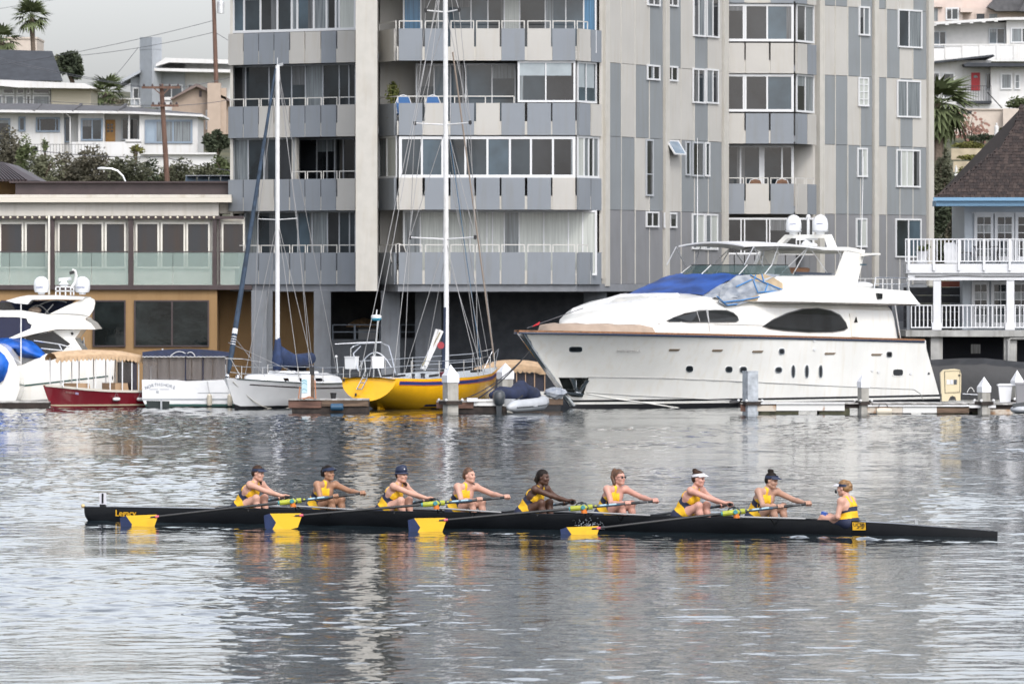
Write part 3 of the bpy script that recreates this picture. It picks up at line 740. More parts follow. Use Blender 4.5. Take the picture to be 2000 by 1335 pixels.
def frond_mesh(L, seg=8, droop=.5, wide=.5):
    """one fan-palm leaf along +X: stalk, then a fan of drooping blades"""
    key = (round(L, 2), droop, wide)
    if key in _fr: return _fr[key]
    mb = MB(); s = L * .45
    mb.tube([(0, 0, 0), (s * .6, 0, .03 * L), (s, 0, 0)], [.025, .02, .015], 4)
    for k in range(seg):
        a = (k / (seg - 1) - .5) * 2.5; l = L * .62 * (1 - .25 * abs(a) / 1.25); c, sn = math.cos(a), math.sin(a)
        w = l * .075
        pts = []
        for u in (0.05, .55, 1):
            z = -droop * l * u * u * .8
            pts.append((Vector((s + c * l * u, sn * l * u, z)), w * (1.2 if u < .9 else .15)))
        vs = []
        for p, ww in pts: vs += [p + Vector((-sn, c, 0)) * ww, p - Vector((-sn, c, 0)) * ww]
        mb.add(vs, [(0, 1, 3, 2), (2, 3, 5, 4)])
    me = bpy.data.meshes.new('frond'); me.from_pydata([tuple(v) for v in mb.v], [], mb.f); _fr[key] = me; return me
def palm(px, ycrown, ybase, Y, L, label, n=26, m=None, m_dead=None, tr=.2, lo=-.9, hi=1.2, lean=0):
    x = XW(px, Y); zc = ZW(ycrown, Y); zb = ZW(ybase, Y)
    t = thing('palm_tree', label, 'palm tree', (x, Y, zb)); rnd = random.Random(int(px * 3 + ycrown))
    s = MB(); s.tube([(x + lean, Y, zb - .8), (x + lean * .4, Y, zb + (zc - zb) * .5), (x, Y, zc - .5), (x, Y, zc + .05)], [tr * 1.15, tr, tr * 1.35, tr * .6], 9); obj('trunk', s, palm_bark, t)
    me = frond_mesh(L); 
    if not me.materials: me.materials.append(m or G_GR)
    for k in range(n):
        o = bpy.data.objects.new('frond', me); COL.objects.link(o); o.parent = t
        o.location = Vector((x, Y, zc)) - _wloc[t.name]
        el = lo + (hi - lo) * (k / (n - 1)) ** .8
        o.rotation_euler = (rnd.uniform(-.25, .25), -el, k * 2.4 + rnd.uniform(-.2, .2)); sc = rnd.uniform(.85, 1.1); o.scale = (sc, sc, sc)
    return t

# ---- hillside houses on the left
wht = mat('white_stucco', (0.60, 0.60, 0.59), 0.8, var=0.06, vscale=.6, grime=0.10); shing = mat('grey_shingle', (0.10, 0.10, 0.105), 0.9, var=.2, vscale=3, bump=.5, bscale=8)
darkroof = mat('charcoal_shingle', (0.045, 0.050, 0.058), 0.9, var=.2, vscale=2, bump=.5, bscale=8); bluetrim = mat('slate_blue_trim', (.20, .25, .31), .6)
beige = mat('beige_siding', (0.42, 0.385, 0.30), .8, var=.06, stretch=(.2, .2, 6)); tanwall = mat('tan_stucco', (0.34, 0.27, 0.215), .9, var=.07); blush = mat('blush_stucco', (0.50, 0.435, 0.375), .85, var=.06)
greyst = mat('cool_grey_stucco', (0.36, 0.385, 0.41), .85, var=.05)
Yw = 415
H = thing('house', 'low white house with a grey hip roof and a wooden front door, left hillside', 'house', P(200, 300, Yw))
poly(H, 'wall', wht, [(-40, 221), (125, 221), (125, 303), (-40, 303)], Yw + .6, 8); poly(H, 'wall', wht, [(125, 223), (158, 223), (158, 303), (125, 303)], Yw + 1.2, 8)
fb(H, 'wall', wht, 153, 204, 222, 303, Yw + .3, 8); fb(H, 'wall', wht, 204, 272, 222, 303, Yw + 1.6, 7); fb(H, 'wall', wht, 272, 386, 224, 303, Yw, 8)
mb = MB(); mb.prism([P(-40, 219, Yw - .6), P(262, 222, Yw - .6), P(397, 228, Yw - .6), P(396, 224, Yw - .6), P(262, 217.5, Yw - .6), P(-40, 214, Yw - .6)], (0, 9, 0)); obj('fascia', mb, wht, H)
mb = MB(); a = [P(-40, 216, Yw - .55), P(262, 218, Yw - .55), P(396, 224.5, Yw - .55), P(240, 207, Yw + 4), P(60, 202, Yw + 4), P(-40, 202, Yw + 4), P(396, 222, Yw + 9), P(-40, 214, Yw + 9)]
mb.add(a, [(0, 1, 4, 5), (1, 3, 4), (1, 2, 3), (2, 6, 3), (3, 6, 4), (4, 6, 7, 5)]); obj('roof', mb, shing, H)
for x, yy in ((74, 205), (153, 205), (240, 210)):
    s = MB(); s.bar(P(x - (8 if x < 100 else 12), 217, Yw - .6), P(x + 6, 204, Yw + 3.2), .15, .12); obj('roof_ridge', s, shing, H)
for a, b, c, e, cu, pn in ((70, 117, 229, 258, (78, 109), [GL[2]]), (36, 50, 228, 257, (), [GL[0]]), (-6, 20, 231, 282, (), [GL[2]])): fw(H, a, b, c, e, Yw + .58, cu, frame=bluetrim, pane=pn, w=.1)
fw(H, 126, 138, 230, 278, Yw + 1.15, (), frame=bluetrim, pane=[GL[0]], w=.07); fw(H, 158, 201, 231, 275, Yw + .28, (180,), frame=bluetrim, pane=[GL[2], GL[0]], w=.1)
fw(H, 237, 271, 231, 274, Yw + 1.55, (250,), frame=FRG, pane=[GL[2], GL[0]], w=.08); fw(H, 283, 376, 234, 280, Yw - .02, (304, 338), frame=bluetrim, pane=[glass('sky_pane', (.22, .28, .34), .05, .2), CURG, CURG], w=.11, wm=.1)
d = fb(H, 'door', mat('honey_wood', (.42, .22, .065), .6, var=.15), 204, 225, 234, 279, Yw + 1.5, .08)
for i in range(2):
    for j in range(3): mb = MB(); mb.box(XW(209 + i * 7, Yw + 1.45), XW(214 + i * 7, Yw + 1.45), Yw + 1.46, Yw + 1.5, ZW(246 + j * 6, Yw + 1.45), ZW(242 + j * 6, Yw + 1.45)); obj('pane', mb, GL[2], d)
fb(H, 'post', wht, 250.5, 253.5, 223, 274, Yw - .1, .1); fb(H, 'terrace_wall', wht, 140, 276, 277, 304, Yw - 1.0, .25); fb(H, 'terrace_wall', wht, 245, 276, 272, 279, Yw - 1.0, .26)
mb = MB(); mb.tube([P(129, 222, Yw - .4), P(137, 229, Yw - .1), P(137, 300, Yw + .2)], .05, 6); obj('drain_pipe', mb, wht, H)
RW = thing('retaining_wall', 'white garden retaining wall below the low white house', 'wall', P(230, 335, 411)); 
fb(RW, 'wall', wht, 40, 425, 301, 345, 411.5, .35); fb(RW, 'coping', wht, 276, 422, 298, 301.5, 411.2, .7)
gr = thing('garden_railing', 'thin black garden railing in front of the low white house', 'railing', P(120, 300, 410.9))
def rail_run(parent, pa, pb, ya, yb, Y, step, m, r=.025, name='baluster'):
    n = max(1, int(round((pb - pa) / step)))
    for k in range(n + 1):
        x = pa + (pb - pa) * k / n; mb = MB(); mb.bar(P(x, yb, Y), P(x, ya, Y), r, r); obj(name, mb, m, parent)
    mb = MB(); mb.bar(P(pa, ya, Y), P(pb, ya, Y), r * 1.5, r * 1.5); obj('top_rail', mb, m, parent)
iron = mat('black_iron', (.02, .02, .022), .5)
rail_run(gr, 50, 195, 282, 301, 411.3, 6, iron, .02)
H2 = thing('house', 'flat roofed house with white framed windows and beige siding on the left hillside', 'house', P(90, 205, 445))
fb(H2, 'wall', beige, 100, 178, 172, 215, 445, 7); fb(H2, 'wall', wht, -40, 101, 168, 215, 445.6, 7)
mb = MB(); mb.prism([P(-40, 154, 444), P(165, 163, 444), P(190, 173, 444), P(35, 171, 444), P(-40, 164, 444)], (0, 9, 0)); obj('roof', mb, wht, H2)
for a, b in ((-30, 5), (10, 28), (32, 48), (51, 60), (64, 98)): fw(H2, a, b, 186, 209, 445.5, (), pane=[CURG if a != 51 else GL[2]], w=.08)
for a, b in ((5, 28), (32, 48), (51, 60), (64, 98)): fw(H2, a, b, 172, 184, 445.5, (), pane=[GL[2]], w=.08)
H3 = thing('house', 'house hidden behind the flat roof with a large charcoal hip roof', 'house', P(50, 156, 480))
mb = MB(); mb.add([P(-40, 96, 484), P(102, 100, 484), P(123, 158, 478), P(-40, 158, 478), P(102, 100, 488), P(123, 158, 494), P(-40, 96, 488), P(-40, 158, 494)], [(0, 1, 2, 3), (1, 4, 5, 2), (0, 6, 4, 1), (6, 7, 5, 4), (3, 2, 5, 7)]); obj('roof', mb, darkroof, H3)
fb(H3, 'wall', wht, -40, 118, 157, 180, 479, 12)
H4 = thing('house', 'plain beige flat roofed block on the ridge beside the palm', 'house', P(40, 98, 540)); fb(H4, 'wall', blush, 9, 72, 74, 125, 540, 8); fb(H4, 'parapet', blush, 8, 73, 72.5, 76, 539.9, 8.3)
H5 = thing('house', 'modern pale grey house with a tall chimney and tilted flat roofs', 'house', P(340, 205, 468))
Ym = 468
mb = MB(); c0, c1, c2 = P(273, 210, Ym), P(297, 210, Ym - 1.2), P(316, 210, Ym + .6); top = ZW(73, Ym)
c3 = c0 + c2 - c1; mb.prism([c0, c1, c2, c3], (0, 0, top - c0.z)); ch = obj('chimney', mb, greyst, H5)
s = MB(); z = ZW(97, Ym); s.prism([(p.x + (.02 if p is c2 else -.02 if p is c0 else 0), p.y - .02, z) for p in (c0, c1, c2, c3)], (0, 0, .06)); obj('chimney_band', s, FRG, ch)
fb(H5, 'wall', greyst, 305, 361, 138, 215, Ym + 1, 7); fb(H5, 'wall', wht, 361, 460, 118, 215, Ym + 1.4, 7); fb(H5, 'wall', wht, 318, 460, 118, 137, Ym + 3, 6); fb(H5, 'wall', greyst, 255, 274, 150, 215, Ym + .5, 5)
poly(H5, 'roof', wht, [(301, 127), (323, 113), (460, 117), (460, 125), (330, 122), (303, 130)], Ym - .5, 9); poly(H5, 'roof', wht, [(289, 138), (298, 133), (460, 136), (460, 142), (358, 140)], Ym - .8, 9)
poly(H5, 'roof', greyst, [(218, 166), (274, 136), (274, 142), (226, 168)], Ym - .5, 6)
fw(H5, 259, 272, 171, 194, Ym + .45, pane=[GL[0]]); fw(H5, 311, 357, 165, 192, Ym + .95, (335,), pane=[GL[0], glass('blue_pane', (0, 0, 0))]); fw(H5, 366, 380, 164, 190, Ym + 1.35, pane=[GL[2]])
fb(H5, 'balcony_floor', wht, 195, 274, 205, 209, Ym - 1, 1.5)
for x in (196, 214, 232, 250, 262, 272): fb(H5, 'balcony_post', wht, x, x + 1.4, 193, 206, Ym - 1, .06)
fb(H5, 'balcony_rail', wht, 195, 274, 192, 194, Ym - 1.02, .08)
H6 = thing('house', 'tan gabled house with a broad stucco chimney behind the low white house', 'house', P(395, 255, 435)); Yt = 435
poly(H6, 'wall', tanwall, [(336, 262), (336, 193), (384, 168), (460, 205), (460, 262)], Yt, 8)
poly(H6, 'roof', mat('brown_roof_edge', (.17, .13, .115), .8), [(332, 193), (382, 163.5), (386, 163.5), (460, 199), (460, 204), (384, 169), (334, 195)], Yt - .5, 9)
fb(H6, 'chimney', mat('pale_tan_stucco', (.40, .32, .255), .9, var=.05), 405, 431, 162, 262, Yt - .9, .9); fb(H6, 'chimney', mat('pale_tan_stucco', (0, 0, 0)), 431, 442, 172, 262, Yt - .5, .7); fw(H6, 402, 406, 215, 253, Yt - .02, pane=[GL[2]])
fb(H6, 'vent', brown, 389, 394, 177, 189, Yt - .04, .1)
H7 = thing('chimney', 'small white chimney stack between the wooden pole and the tan house', 'chimney', P(331, 215, 440)); fb(H7, 'stack', wht, 322, 340, 196, 222, 440, .8); fb(H7, 'cap', wht, 319, 343, 190, 195.5, 439.9, 1)
# hedge and shrubs
bush(425, 253, 303, 54, 414, G_DK, 'clipped dark hedge between the tan house and the apartment block', 'hedge', 'hedge', n=2600, size=.13, lumps=26)
for i, (x, y0, y1, w, m, lb) in enumerate(((18, 252, 345, 60, G_BR, 'tall dull brown bush above the dark brown hip roof'), (45, 275, 350, 40, G_GR, 'green bush beside the dull brown bush at the far left'), (85, 303, 360, 75, G_OL, 'olive bush under the thin black garden railing'),
      (140, 300, 362, 80, G_BR, 'dry brown bush behind the curved street lamp'), (195, 296, 362, 90, G_BR, 'broad dry bush below the white terrace wall'), (255, 302, 362, 80, G_OL, 'olive bush below the long white coping'), (300, 318, 362, 60, G_DK, 'dark bush at the foot of the wooden pole'),
      (352, 316, 362, 70, G_OL, 'olive bush beside the foot of the wooden pole'), (398, 322, 362, 60, G_OL, 'low olive bush behind the skylight boxes'), (438, 305, 360, 50, G_GR, 'green bush next to the apartment block corner'))):
    bush(x, y0 - 6, y1 + 14, w * 1.25, 402 - (i % 3) * 3, m, lb, group='bushes on the left bank', lumps=14)
for x, y0, y1, w, m, lb in ((66, 283, 302, 16, G_DK, 'small round dark shrub by the garden railing'), (88, 272, 300, 14, G_GR, 'small ball topped shrub by the garden railing'), (165, 295, 303, 30, G_BR, 'low reddish flower bed shrub under the picture window'), (265, 278, 308, 34, G_YL, 'sparse yellow green shrub in front of the terrace wall')):
    bush(x, y0, y1, w, 410.5, m, lb, n=160, size=.11)
bush(222, 190, 215, 80, 462, G_BR, 'brownish shrubs under the balcony of the modern house', n=500)
palm(208, 182, 215, 466, 1.6, 'squat shaggy palm between the beige siding and the modern house', n=34, tr=.3, lo=-1.1)
palm(62, 34, 128, 520, 1.75, 'tall slender palm standing against the sky', n=30, lean=.2, tr=.17, lo=-.7, hi=1.35)
palm(3, 78, 128, 520, 1.6, 'partly cut off palm at the frame edge', n=26, tr=.2)
tree(140, 96, 158, 175, 52, 498, G_DK, 'loose dark tree beside the charcoal hip roof', n=1500, size=.22); tree(112, 110, 150, 175, 30, 500, G_OL, 'small tree tucked behind the charcoal hip roof', n=600, size=.2)
# poles, wires, lamp
pw = mat('pole_wood', (.13, .075, .055), .9, var=.3, vscale=4, stretch=(3, 3, .4))
p1 = thing('utility_pole', 'tall wooden utility pole with a grey transformer beside the apartment block', 'utility pole', P(422, 175, 442))
mb = MB(); mb.tube([P(423, 185, 442), P(414, -110, 442)], [.15, .11], 8); obj('pole', mb, pw, p1)
mb = MB(); mb.lathe([(.05, -.42), (.22, -.4), (.23, .3), (.2, .36), (.06, .4), (.05, .5)], P(431, 14, 441.7), 12); obj('transformer', mb, alu, p1)
mb = MB(); mb.bar(P(400, -60, 441.8), P(446, -58, 441.8), .12, .12); obj('crossarm', mb, pw, p1)
p2 = thing('utility_pole', 'weathered wooden utility pole with two crossarms in front of the low white house', 'utility pole', P(327, 345, 396))
mb = MB(); mb.tube([P(327, 362, 396), P(315, 164, 396)], [.16, .12], 8); obj('pole', mb, pw, p2)
for ya, xa, xb in ((171, 277, 352), (206.5, 295, 349)):
    mb = MB(); mb.bar(P(xa, ya, 395.8), P(xb, ya, 395.8), .13, .13); c = obj('crossarm', mb, pw, p2)
    for k in range(5):
        s = MB(); s.lathe([(.05, 0), (.07, .05), (.05, .13), (.02, .16)], P(xa + 4 + (xb - xa - 8) * k / 4, ya - 2, 395.8), 8); obj('insulator', s, brown, c)
mb = MB(); mb.bar(P(316, 186, 395.7), P(300, 172, 395.7), .06, .06); obj('brace', mb, pw, p2); mb = MB(); mb.bar(P(317, 186, 395.7), P(331, 172, 395.7), .06, .06); obj('brace', mb, pw, p2)
wires = thing('overhead_wires', 'thin overhead wires strung between the poles over the left hillside', 'wires', P(300, 200, 430))
def wire(a, b, sag=8, r=.016):
    mb = MB(); A, B = P(*a), P(*b); pts = [A.lerp(B, k / 12) + Vector((0, 0, -sag * .03 * 4 * (k / 12) * (1 - k / 12))) for k in range(13)]
    mb.tube(pts, r, 4); obj('wire', mb, mat('wire_grey', (.09, .09, .1), .7), wires, fix=False)
wire((418, 63, 442), (150, 109, 480), 6); wire((418, 40, 442), (-20, 130, 480)); wire((278, 171, 396), (-20, 112, 470), 5); wire((290, 171, 396), (-20, 108, 470), 5); wire((350, 171, 396), (470, 145, 420), 3); wire((349, 206, 396), (470, 190, 420), 3)
wire((296, 206, 396), (-20, 186, 440), 5); wire((322, 306, 396), (40, 290, 400), 6, .022); wire((323, 307, 396), (470, 335, 400), 4, .022); wire((218, 157, 468), (270, 93, 468), 1); wire((415, -60, 442), (-20, 20, 600), 4); wire((415, 60, 442), (470, 92, 442), 1)
sl_ = thing('street_lamp', 'grey street lamp with a curved arm rising behind the restaurant roof', 'street lamp', P(246, 362, 380))
mb = MB(); mb.tube([P(248, 400, 380), P(246, 358, 380), P(240, 344, 380), P(230, 334, 380), P(218, 329.5, 380), P(208, 329, 380)], .055, 8); obj('arm', mb, alu, sl_)
mb = MB(); mb.ball(P(200, 329, 380), .3, .16, .085, 10); obj('lamp_head', mb, FRM, sl_)

# ---- right-hand hillside
pink = mat('pale_pink_stucco', (.56, .47, .42), .85, var=.05)
H = thing('house', 'pale pink multi level house along the top of the right hillside', 'house', P(1900, 45, 500)); Yk = 500
fb(H, 'wall', pink, 1812, 1880, -15, 60, Yk, 9); fb(H, 'wall', pink, 1880, 2040, 16, 60, Yk + 1, 9); fb(H, 'wall', pink, 1840, 1950, -40, 16, Yk + 4, 6)
fw(H, 1847, 1873, 15, 40, Yk - .02, (1859,), pane=[GL[2], GL[0]], w=.1); fw(H, 1819, 1834, 14, 44, Yk - .02, (), frame=pink, pane=[CURG]); fw(H, 1905, 1925, 25, 40, Yk + .98, (), frame=pink, pane=[DIM]); fw(H, 1930, 1950, 25, 40, Yk + .98, (), frame=pink, pane=[CURG])
fb(H, 'balcony_edge', pink, 1876, 1900, 15, 24, Yk - .5, 2); fb(H, 'balcony_edge', pink, 1812, 1842, 5, 14, Yk - .4, 1)
poly(H, 'roof', shing, [(1930, 14), (1950, -8), (2040, -8), (2040, 22), (1946, 22)], Yk - .2, 8); poly(H, 'roof', shing, [(1990, 22), (2010, -12), (2040, -12), (2040, 25)], Yk - 1, 8)
H = thing('house', 'grey two tone hillside house with a scalloped flat roof edge and white balcony', 'house', P(1900, 115, 445)); Yg = 445
fb(H, 'wall', mat('light_grey_stucco', (.43, .43, .42), .85, var=.05), 1812, 1966, 44, 118, Yg, 8); fb(H, 'wall', wht, 1966, 2050, 40, 118, Yg - .6, 8)
poly(H, 'roof', wht, [(1812, 44), (1966, 34), (2050, 33), (2050, 39), (1966, 39), (1812, 49)], Yg - 1.2, 10)
for k in range(6): fb(H, 'rafter_end', wht, 1822 + k * 24, 1829 + k * 24, 46.5 - k * 1.6, 50.5 - k * 1.6, Yg - 1.2, .6)
for a, b, c, e in ((1822, 1848, 61, 92), (1931, 1963, 55, 86)): fw(H, a, b, c, e, Yg - .02, ((a + b) / 2,), frame=FRG, pane=[glass('blue_pane', (0, 0, 0)), GL[0]], w=.06)
fw(H, 1974, 2030, 54, 84, Yg - .62, (1996,), pane=[CURG, GL[0]], w=.08)
fb(H, 'balcony_floor', wht, 1812, 2050, 114, 120, Yg - 2.2, 2.2)
for k in range(5): fb(H, 'balcony_panel', white_paint, 1813 + k * 33.5, 1845 + k * 33.5, 95 - k * 2.2, 114, Yg - 2.2, .06); fb(H, 'balcony_post', wht, 1845.2 + k * 33.5, 1847 + k * 33.5, 90 - k * 2, 114.5, Yg - 2.25, .1)
fb(H, 'balcony_rail', wht, 1812, 2050, 86, 89, Yg - 2.22, .1); rail_run(H, 1985, 2048, 88, 114, Yg - 2.2, 4, wht, .03)
H = thing('house', 'white hillside house with a red front door', 'house', P(1910, 205, 412)); Yd = 412
fb(H, 'wall', wht, 1812, 1935, 118, 216, Yd, 8); fb(H, 'wall', wht, 1935, 2050, 127, 216, Yd - .8, 8); fb(H, 'base_wall', wht, 1860, 2050, 203, 216, Yd - 1.2, 3)
poly(H, 'roof', darkroof, [(1812, 121), (1940, 106.5), (1943, 110), (1812, 125)], Yd - .9, 9); poly(H, 'roof', darkroof, [(1882, 125), (1890, 122), (2050, 124), (2050, 130), (1885, 130)], Yd - 1.8, 9)
dd = fb(H, 'door', mat('red_door_paint', (.42, .012, .02), .45), 1897, 1914, 142, 177, Yd - .06, .1, label='bright red front door')
mb = MB(); mb.prism([P(1905.5 + 4.2 * math.cos(k * math.pi / 6), 152 - 5 * math.sin(k * math.pi / 6), Yd - .1) for k in range(7)], (0, .03, 0)); obj('fanlight', mb, CURG, dd)
fw(H, 1841, 1865, 142, 192, Yd - .02, (), pane=[GL[0]], w=.08); fw(H, 1812, 1836, 141, 192, Yd - .02, (1823,), pane=[GL[2]], w=.08); fw(H, 1925, 1947, 143, 175, Yd - .03, (), frame=FRG, pane=[GL[0]], w=.06); fw(H, 1954, 1977, 143, 175, Yd - .82, (), pane=[CURG], w=.09); fw(H, 1981, 1993, 144, 175, Yd - .82, (), hc=(.5,), pane=[CURG], w=.08)
fb(H, 'porch_floor', darkroof, 1872, 1937, 197, 202, Yd - 1.6, 1.6)
rail_run(H, 1846, 1936, 168, 198, Yd - 1.6, 5, iron, .022); mb = MB(); mb.bar(P(1928, 180, Yd - 1.6), P(1957, 211, Yd - 2.2), .04, .05); obj('stair_rail', mb, iron, H)
W = thing('garden_wall', 'long tan stucco garden wall below the house with the red door', 'wall', P(1930, 275, 398)); fb(W, 'wall', blush, 1840, 1959, 214, 282, 398, .4); fb(W, 'wall', blush, 1959.2, 2060, 212, 282, 397.4, .4); fb(W, 'coping', blush, 1840, 1959, 212.5, 214.5, 397.9, .6)
for k in range(4): fb(W, 'vent_block', darkroof, 1853 + k * 12, 1862 + k * 12, 217, 222, 397.96, .05)
for i, (a, b, y0, y1, Y) in enumerate(((1858, 2050, 290, 306, 384), (1862, 2050, 315, 330, 372))):
    W = thing('terrace_wall', ['upper sandy terrace wall between the clipped hedges', 'lower sandy terrace wall beside the small white figure'][i], 'wall', P(1900, y1, Y)); fb(W, 'wall', mat('sandstone', (.40, .34, .24), .9, var=.2, vscale=2, bump=.6, bscale=6), a, b, y0, y1 + 6, Y, .5)
for i, (x, y0, y1, w, Y, m, lb) in enumerate(((1900, 276, 292, 95, 386, G_YL, 'yellow green clipped hedge on the upper terrace'), (1980, 274, 292, 90, 386, G_YL, 'dull hedge on the upper terrace next to the shingle roof'), (1915, 303, 317, 110, 375, G_YL, 'yellow green hedge on the lower terrace'),
    (1838, 290, 420, 70, 345, G_OL, 'large olive bush beside the apartment corner on the right hill'), (1845, 385, 480, 95, 320, G_DK, 'dark bush between the apartment block and the balconied house'), (1880, 330, 400, 60, 340, G_YL, 'yellowish bush above the blue eave'), (1825, 440, 560, 60, 300, G_DK, 'dark undergrowth bush behind the balcony corner'), (1875, 400, 480, 60, 300, G_BR, 'reddish brown bush behind the balconied house wall'), (1918, 262, 278, 60, 392, G_DK, 'dark low shrub at the foot of the tan garden wall'), (1957, 250, 268, 20, 394, G_YL, 'small round yellow shrub beside the white statue'), (1990, 190, 212, 70, 400, G_GR, 'flat topped green shrub on the garden wall'), (1832, 240, 330, 60, 360, G_OL, 'olive bush under the shaggy palm'))):
    bush(x, y0, y1, w, Y, m, lb, group='bushes on the right bank', lumps=14, size=.11)
tr_ = thing('bare_tree', 'thin bare tree with a few reddish leaves against the tan garden wall', 'tree', P(1895, 282, 393))
rnd = random.Random(4); mb = MB(); lf = MB()
for k in range(16):
    a = P(1888 + rnd.uniform(-3, 8), 284, 393); b = P(1868 + rnd.uniform(0, 60), 250 + rnd.uniform(-22, 15), 393 + rnd.uniform(-1, 1)); mb.tube([a, a.lerp(b, .5) + Vector((0, 0, .25)), b], [.03, .022, .01], 4)
    for q in range(7):
        p = a.lerp(b, rnd.uniform(.5, 1.1)) + Vector((rnd.gauss(0, .2), rnd.gauss(0, .2), rnd.gauss(0, .2))); s = .1; lf.add([p + Vector((-s, 0, 0)), p + Vector((0, .05, s)), p + Vector((s, 0, 0)), p + Vector((0, -.05, -s))], [(0, 1, 2, 3)])
obj('branch', mb, bark, tr_, fix=False, kind='stuff'); obj('foliage', lf, mat('reddish_leaves', (.19, .10, .075), .8), tr_, fix=False)
def statue(px, y0, y1, Y, lb):
    t = thing('statue', lb, 'statue', P(px, y1, Y)); h = ZW(y0, Y) - ZW(y1, Y); c = P(px, y1, Y)
    mb = MB(); mb.box(c.x - .16 * h, c.x + .16 * h, Y - .16 * h, Y + .16 * h, c.z, c.z + .14 * h); obj('plinth', mb, wht, t)
    mb = MB(); mb.lathe([(.13 * h, .14 * h), (.16 * h, .3 * h), (.12 * h, .5 * h), (.15 * h, .68 * h), (.13 * h, .78 * h), (.05 * h, .83 * h), (.075 * h, .9 * h), (.06 * h, .97 * h), (.01 * h, h)], c, 12); obj('figure', mb, wht, t, smooth=True)
statue(1946.5, 240, 270, 391, 'white garden statue in front of the tan garden wall'); statue(1867.5, 323, 343, 350, 'small white garden statue among the bushes above the blue eave')
palm(1832, 205, 330, 350, 2.1, 'shaggy palm with drooping fronds beside the apartment block', n=60, tr=.28, lo=-1.45, hi=1.1)
# ---------------------------------------------------------------- large white motor yacht
class Vessel:
    """boat frame: s along the hull from the end that is nearest the photo's left, b athwart (positive towards the viewer), z up"""
    def __init__(v, px, Y, psi):
        v.o = Vector((XW(px, Y), Y, 0)); a = math.radians(psi); v.d = Vector((math.cos(a), math.sin(a), 0)); v.n = Vector((v.d.y, -v.d.x, 0))
    def w(v, s, b, z): return v.o + v.d * s + v.n * b + Vector((0, 0, z))
    def inv(v, px, py, b):
        k = (px - CX) / F; a = v.o + v.n * b
        s = (k * a.y - a.x) / (v.d.x - k * v.d.y); Yy = a.y + s * v.d.y
        return s, ZW(py, Yy)
    def on(v, px, py, fn, off=0.0, b0=1.5):
        b = b0
        for _ in range(40):
            s, z = v.inv(px, py, b); b = b * .5 + .5 * (fn(s, z) + off)
        s, z = v.inv(px, py, b)
        return v.w(s, b, z)
def clamp(x, a=0.0, b=1.0): return max(a, min(b, x))
def skin_poly(vs, name, m, parent, pts, fn, th=.03, off=0.012, **k):
    a = [vs.on(x, y, fn, off) for x, y in pts]; mb = MB(); mb.prism([p - vs.n * th for p in a], vs.n * th); return obj(name, mb, m, parent, **k)
def write(parent, s, p, xdir, size, m, name='lettering', shear=0.0, up=(0, 0, 1), ext=.004, align='CENTER', bold=0.0, label=None):
    cu = bpy.data.curves.new(name, 'FONT'); cu.body = s; cu.size = size; cu.align_x = align; cu.align_y = 'CENTER'; cu.shear = shear; cu.extrude = ext; cu.offset = bold
    cu.resolution_u = 3
    tmp = bpy.data.objects.new('tmp', cu); COL.objects.link(tmp); dg = bpy.context.evaluated_depsgraph_get(); me = bpy.data.meshes.new_from_object(tmp.evaluated_get(dg)); me.name = name
    bpy.data.objects.remove(tmp); bpy.data.curves.remove(cu)
    me.materials.clear(); me.materials.append(m)
    o = bpy.data.objects.new(name, me); COL.objects.link(o)
    X = Vector(xdir).normalized(); U_ = Vector(up); Z = X.cross(U_).normalized(); U_ = Z.cross(X).normalized()
    o.matrix_world = Matrix(((X.x, U_.x, Z.x, 0), (X.y, U_.y, Z.y, 0), (X.z, U_.z, Z.z, 0), (0, 0, 0, 1)))
    o.location = Vector(p) - (_wloc[parent.name] if parent else Vector()); o.parent = parent; _wloc[o.name] = Vector(p)
    return tag(o, label)

yv = Vessel(1010, 219, 50)
YA = thing('motor_yacht', 'large white motor yacht with a blue tarpaulin over its windscreen and twin satellite domes', 'yacht', (XW(1400, 225), 225, 0))
black_paint = mat('black_antifouling', (.012, .012, .014), .4); glassb = mat('black_yacht_glass', (.014, .016, .018), .06, spec=.6, var=.5, vscale=1.5)
YL = 19.0
def y_zs(s): return 2.475 - .40 * clamp(s / 19)
def y_hbd(s): return 2.62 * (1 - (1 - clamp(s / 8.2)) ** 2.2) ** .80 - .12 * clamp((s - 14) / 5)
def y_hbw(s): return 2.38 * (1 - (1 - clamp((s - 2.7) / 10)) ** 2.0)
def y_hull(s, z):
    zs = y_zs(s); zl = max(0, zs * (1 - s / 2.75)); f = clamp((z - zl) / max(.05, zs - zl)); p = 1.35 - .55 * clamp((s - 3) / 8)
    if z < 0: return y_hbw(s) * (1 + z * .35)
    return y_hbw(s) + (y_hbd(s) - y_hbw(s)) * f ** p
mb = MB(); ZL = [-.5, -.05, .13, .20, .27, .6, 1.0, 1.4, 1.8, 2.15, 9]; SS = [0.02, .15, .4, .8, 1.2, 1.7, 2.2, 2.7, 3.3, 4, 5, 6, 7, 8, 9.5, 11, 13, 15, 17, 18.2]
def stern_rake(z): return 18.3 + 1.05 * clamp(1 - z / 1.9)
